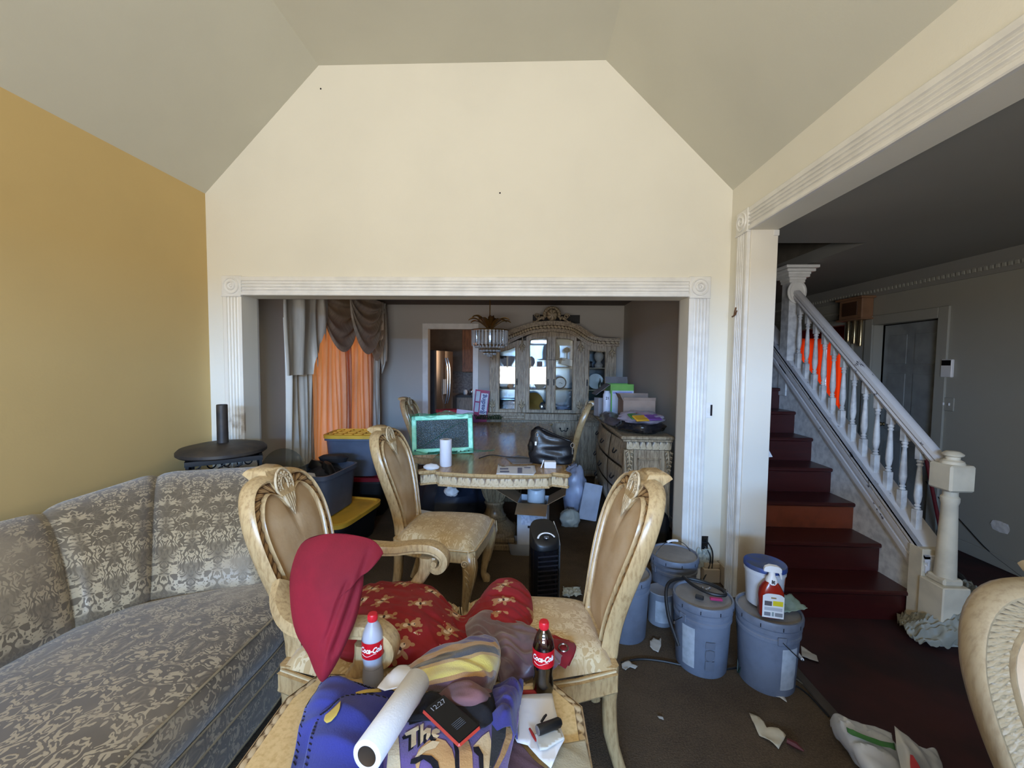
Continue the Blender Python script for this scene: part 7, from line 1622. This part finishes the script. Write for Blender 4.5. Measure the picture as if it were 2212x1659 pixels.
# under the table: file box, tower heater, bags
fbp = onz(1152, 1196, 0)
fb = openbox('file_box', fbp.x, fbp.y+.12, 0, .125, .12, .42, -.12, simple('white_file_box', (196, 198, 206), .6), 'tall white file box with open brown flaps under the table', flaps=(('F', .14, -.35), ('R', .17, .55), ('L', .22, .5)), fmat=simple('kraft_inside', (150, 118, 84), .85))
m = MB(); m.box(-.09, .09, -.124, -.1205, .24, .35); lb = m.build('label', simple('pale_blue_label', (206, 210, 224), .6, col2=(170, 176, 196), scale=60), fb, 0); m = MB(); m.box(-.035, .035, -.126, -.122, .215, .235, .008); m.build('hand_hole', M_INK, fb)
m = MB(); m.lathe([(.07, 0), (.075, .02), (.075, .14), (.06, .16), (.001, .16)], 24); o = m.build('rice_cooker', simple('white_appliance', (196, 204, 212), .35), None, .7); o.location = (fbp.x+.02, fbp.y+.13, .37); o.rotation_euler = (.2, 0, 0); tag(o, 'white rounded appliance sticking out of the file box', 'appliance')
cb3 = onz(1125, 1192, 0); bn = thing('clear_bin', 'low clear plastic bin on the floor in front of the file box', 'bin', (cb3.x+.03, cb3.y, 0)); m = MB()
m.loft([rrect(.12, .07, 0, e=.4), rrect(.14, .085, .10, e=.4)], cap=False); m.build('tray', MT('clear_grey_plastic', (150, 156, 170), .2).set('Alpha', .6).m, bn, .6)
th_ = at(1176, 1150, 2.40)
hr_ = thing('tower_heater', 'tall glossy black tower heater with a white control arc on top', 'heater', (th_.x, 2.43, 0), .25)
M_GBLK = simple('glossy_black', (14, 14, 18), .18, var=.1)
def tw(z, s=1.0, dy=0): return [(x*s, y*s+dy, z) for x, y, _ in rrect(.085, .085, 0, 28, .75)]
m = MB(); m.loft([rrect(.12, .12, 0, e=.8, n=28), rrect(.12, .12, .02, e=.8, n=28), tw(.03), tw(.50)]); m.build('tower', M_GBLK, hr_, .8)
m = MB(); m.loft([[(x, y, .495) for x, y, _ in tw(0)], [(x, y, .52+.55*(y+.085)*1.0) for x, y, _ in tw(0)], [(x*.93, y*.93, .535+.55*(y+.085)) for x, y, _ in tw(0)]]); m.build('control_top', M_BLACK, hr_, .8)
def tilt(x, y): return (x, y, .538+.55*(y+.085)+.002)
m = MB(); m.tube([tilt(.052*math.cos(a), -.055+.040*math.sin(a)) for a in [PI*(.08+.84*k/16) for k in range(17)]], .0055, 6, flat=.4); m.build('control_arc', M_WHITEP, hr_); m = MB(); m.M = Matrix.Translation(tilt(0, -.045)); m.lathe([(.016, 0), (.015, .005), (.001, .006)], 16); m.build('dial', M_SILV, hr_)
m = MB(); m.tube([(.083, -.045, .03), (.083, -.045, .51), (.088, -.0, .55), (.08, .07, .61)], .004, 6); m.build('silver_edge', M_SILV, hr_)
for k in range(14): m = MB(); m.box(-.06, .06, -.0875, -.083, .10+.028*k, .108+.028*k); m.build('vent_slat', M_INK, hr_, 0)
M_NAVY = simple('navy_nylon', (26, 34, 52), .6, var=.2); M_DKB = simple('charcoal_nylon', (40, 42, 48), .7)
wrapbag('duffel_bag', (-.72, 3.75, 0), (.34, .36, .40), M_NAVY, 'dark navy duffel bag under the left side of the dining table', 21, sq=.8)
wrapbag('dark_backpack', (-.66, 3.30, 0), (.17, .15, .17), M_DKB, 'charcoal backpack slumped under the table by the near pedestal', 23)
wrapbag('blue_white_bag', (-.46, 4.12, 0), (.17, .15, .20), simple('pale_blue_plastic', (120, 128, 160), .35, col2=(60, 64, 86), scale=8), 'pale blue and black bag behind the near table pedestal', 25)
wrapbag('white_socks', tuple(at(975, 1070, 3.42)), (.06, .05, .05), M_WHITEP, 'bunched white cloth resting on the navy duffel bag', 27, 'cloth')
p = onz(925, 1102, .30); m = MB(); m.box(-.13, .13, -.10, .10, 0, .006); o = m.build('white_folder', M_PAPER); o.location = (-.78, 3.28, .30); o.rotation_euler = (.35, .25, .3); tag(o, 'white folder propped behind the near dining chair seat', 'folder')
wrapbag('white_bag', (.50, 4.35, 0), (.13, .16, .34), simple('white_blue_plastic', (176, 186, 214), .35, var=.2), 'bluish white plastic bag standing between the table and sideboard', 31)
m = MB(); m.box(-.10, .10, -.004, .004, 0, .36); o = m.build('white_board', simple('pale_board', (190, 198, 216), .6)); o.location = (.60, 4.10, 0.02); o.rotation_euler = (-.12, .25, .3); tag(o, 'pale board leaning in front of the white bag', 'board')
wrapbag('small_white_bag', (.42, 4.0, 0), (.10, .09, .10), M_FILM, 'small clouded plastic bag on the floor by the table corner', 33)
# storage bins by the window
def tote(nm, label, x, y, z, w, d, h, body, lidm=None, rz=0, grid=True):
    o = thing(nm, label, 'storage bin', (x, y, z), rz, 'stacked plastic storage bins by the window'); e = .32
    m = MB(); m.loft([rrect(w*.86, d*.86, 0, 32, e), rrect(w*.96, d*.96, h-.04, 32, e), rrect(w*1.03, d*1.03, h-.035, 32, e), rrect(w*1.03, d*1.03, h, 32, e), rrect(w*.96, d*.96, h, 32, e), rrect(w*.93, d*.93, h-.05, 32, e), rrect(w*.84, d*.84, .02, 32, e)], cap=True); m.build('tub', body, o, .6)
    if lidm:
        m = MB(); m.loft([rrect(w*1.05, d*1.05, h-.012, 32, e), rrect(w*1.06, d*1.06, h+.022, 32, e), rrect(w*.98, d*.98, h+.028, 32, e), rrect(w*.94, d*.94, h+.014, 32, e)]); l = m.build('lid', lidm, o, .6)
        if grid:
            for k in range(-2, 3): m = MB(); m.box(w*.36*k-.004, w*.36*k+.004, -d*.9, d*.9, h+.012, h+.024); m.build('rib', lidm, l, 0)
            for k in (-1, 0, 1): m = MB(); m.box(-w*.9, w*.9, d*.5*k-.004, d*.5*k+.004, h+.012, h+.024); m.build('rib', lidm, l, 0)
    return o
M_YEL = simple('yellow_lid_plastic', (240, 184, 60), .5); M_GREY = simple('grey_tote', (92, 102, 122), .45); M_BLK2 = simple('black_tote', (22, 22, 25), .5); M_REDL = simple('red_lid_plastic', (136, 18, 40), .45)
tote('storage_bin', 'black storage bin with dark red lid under the yellow lidded bin', -1.78, 4.30, 0, .33, .24, .38, M_BLK2, M_REDL, .05)
tote('storage_bin', 'grey storage bin with gridded yellow lid on top of the red lidded bin', -1.80, 4.28, .41, .28, .20, .40, M_GREY, M_YEL, .05)
tote('storage_bin', 'low black bin with a yellow lid on the floor under open grey bin', -1.66, 3.52, 0, .25, .33, .26, M_BLK2, M_YEL, -.15, False)
tote('storage_bin', 'open grey storage bin filled with shoes and bags', -1.80, 3.52, .285, .21, .27, .36, M_GREY, None, -.1)
wrapbag('bin_contents', (-1.80, 3.55, .44), (.17, .22, .13), simple('dark_jumble', (44, 44, 50), .7, var=.4, scale=14), 'dark jumble of clothes filling the open grey bin', 41, 'clothes')
for k, (dx, dy, a) in enumerate(((-.06, .12, .4), (.06, .02, -.3))):
    m = MB(); m.loft([[(x*s+.0, y*s2+o_, z) for x, y, _ in rrect(.045, .12, 0, 20, .9)] for z, s, s2, o_ in ((0, .9, 1, 0), (.02, 1, 1, 0), (.045, .8, .8, .02), (.075, .55, .45, .05))]); o = m.build('shoe', M_BLACK, None, .8); o.location = (-1.80+dx, 3.5+dy, .60); o.rotation_euler = (.2, .15, a+1.2); tag(o, ('black shoe at the back of the open grey bin', 'black shoe near the right rim of the open grey bin')[k], 'shoe', 'shoes in the open grey bin')
m = MB(); m.box(-.08, .08, -.05, .05, 0, .03, .004); o = m.build('white_carton', M_PAPER); o.location = (-1.86, 3.36, .60); o.rotation_euler = (.3, .3, .8); tag(o, 'small white carton at the front of the open grey bin', 'box')
m = MB(); m.M = Matrix.Translation((-2.02, 4.02, .79)); m.lathe([(.001, 0), (.12, .0), (.14, .04), (.10, .06), (.001, .055)], 28, sy=.5); o = m.build('black_pan', M_DKB, None, .8); o.location = (.22, -.28, -.14); tag(o, 'dark round pan leaning between the two grey bins', 'pan')
gd = thing('round_glass', 'round smoky glass disc leaning against the wall behind the armchair', 'glass top', tuple(at(612, 1020, 3.30)-Vector((0, 0, .0)))); m = MB(); m.M = Matrix.Rotation(PI/2-.12, 4, 'X'); m.lathe([(.001, -.004), (.19, -.004), (.195, 0), (.19, .004), (.001, .004)], 44); m.build('disc', MT('smoky_glass', (90, 92, 84), .1).set('Alpha', .4).m, gd, .5)
p = onz(771, 1112, .01); crumple('white_rag', lambda u, v: (p.x+(u-.5)*.12, p.y+(v-.5)*.12, .03), M_WHITEP, 'small crumpled white rag on the carpet near the yellow lid', 'rag', 12, 12, .03, 6, 4, .003)
p = onz(1235, 1284, .01); crumple('film_scrap', lambda u, v: (p.x+(u-.5)*.12, p.y+(v-.5)*.10, .02), M_FILM, 'crumpled clear wrapper on the floor by the tower heater', 'wrapper', 10, 10, .03, 9, 4, .002)
p = at(1660, 975, 2.9); m = MB(); m.add([(p.x-.05, p.y, p.z+.10), (p.x+.035, p.y+.01, p.z-.04), (p.x-.06, p.y+.01, p.z-.05)], [(0, 1, 2)]); o = m.build('white_card', M_PAPER, None, 0, solid=.002); tag(o, 'white card corner poking out from behind the jamb by the stairs', 'card')
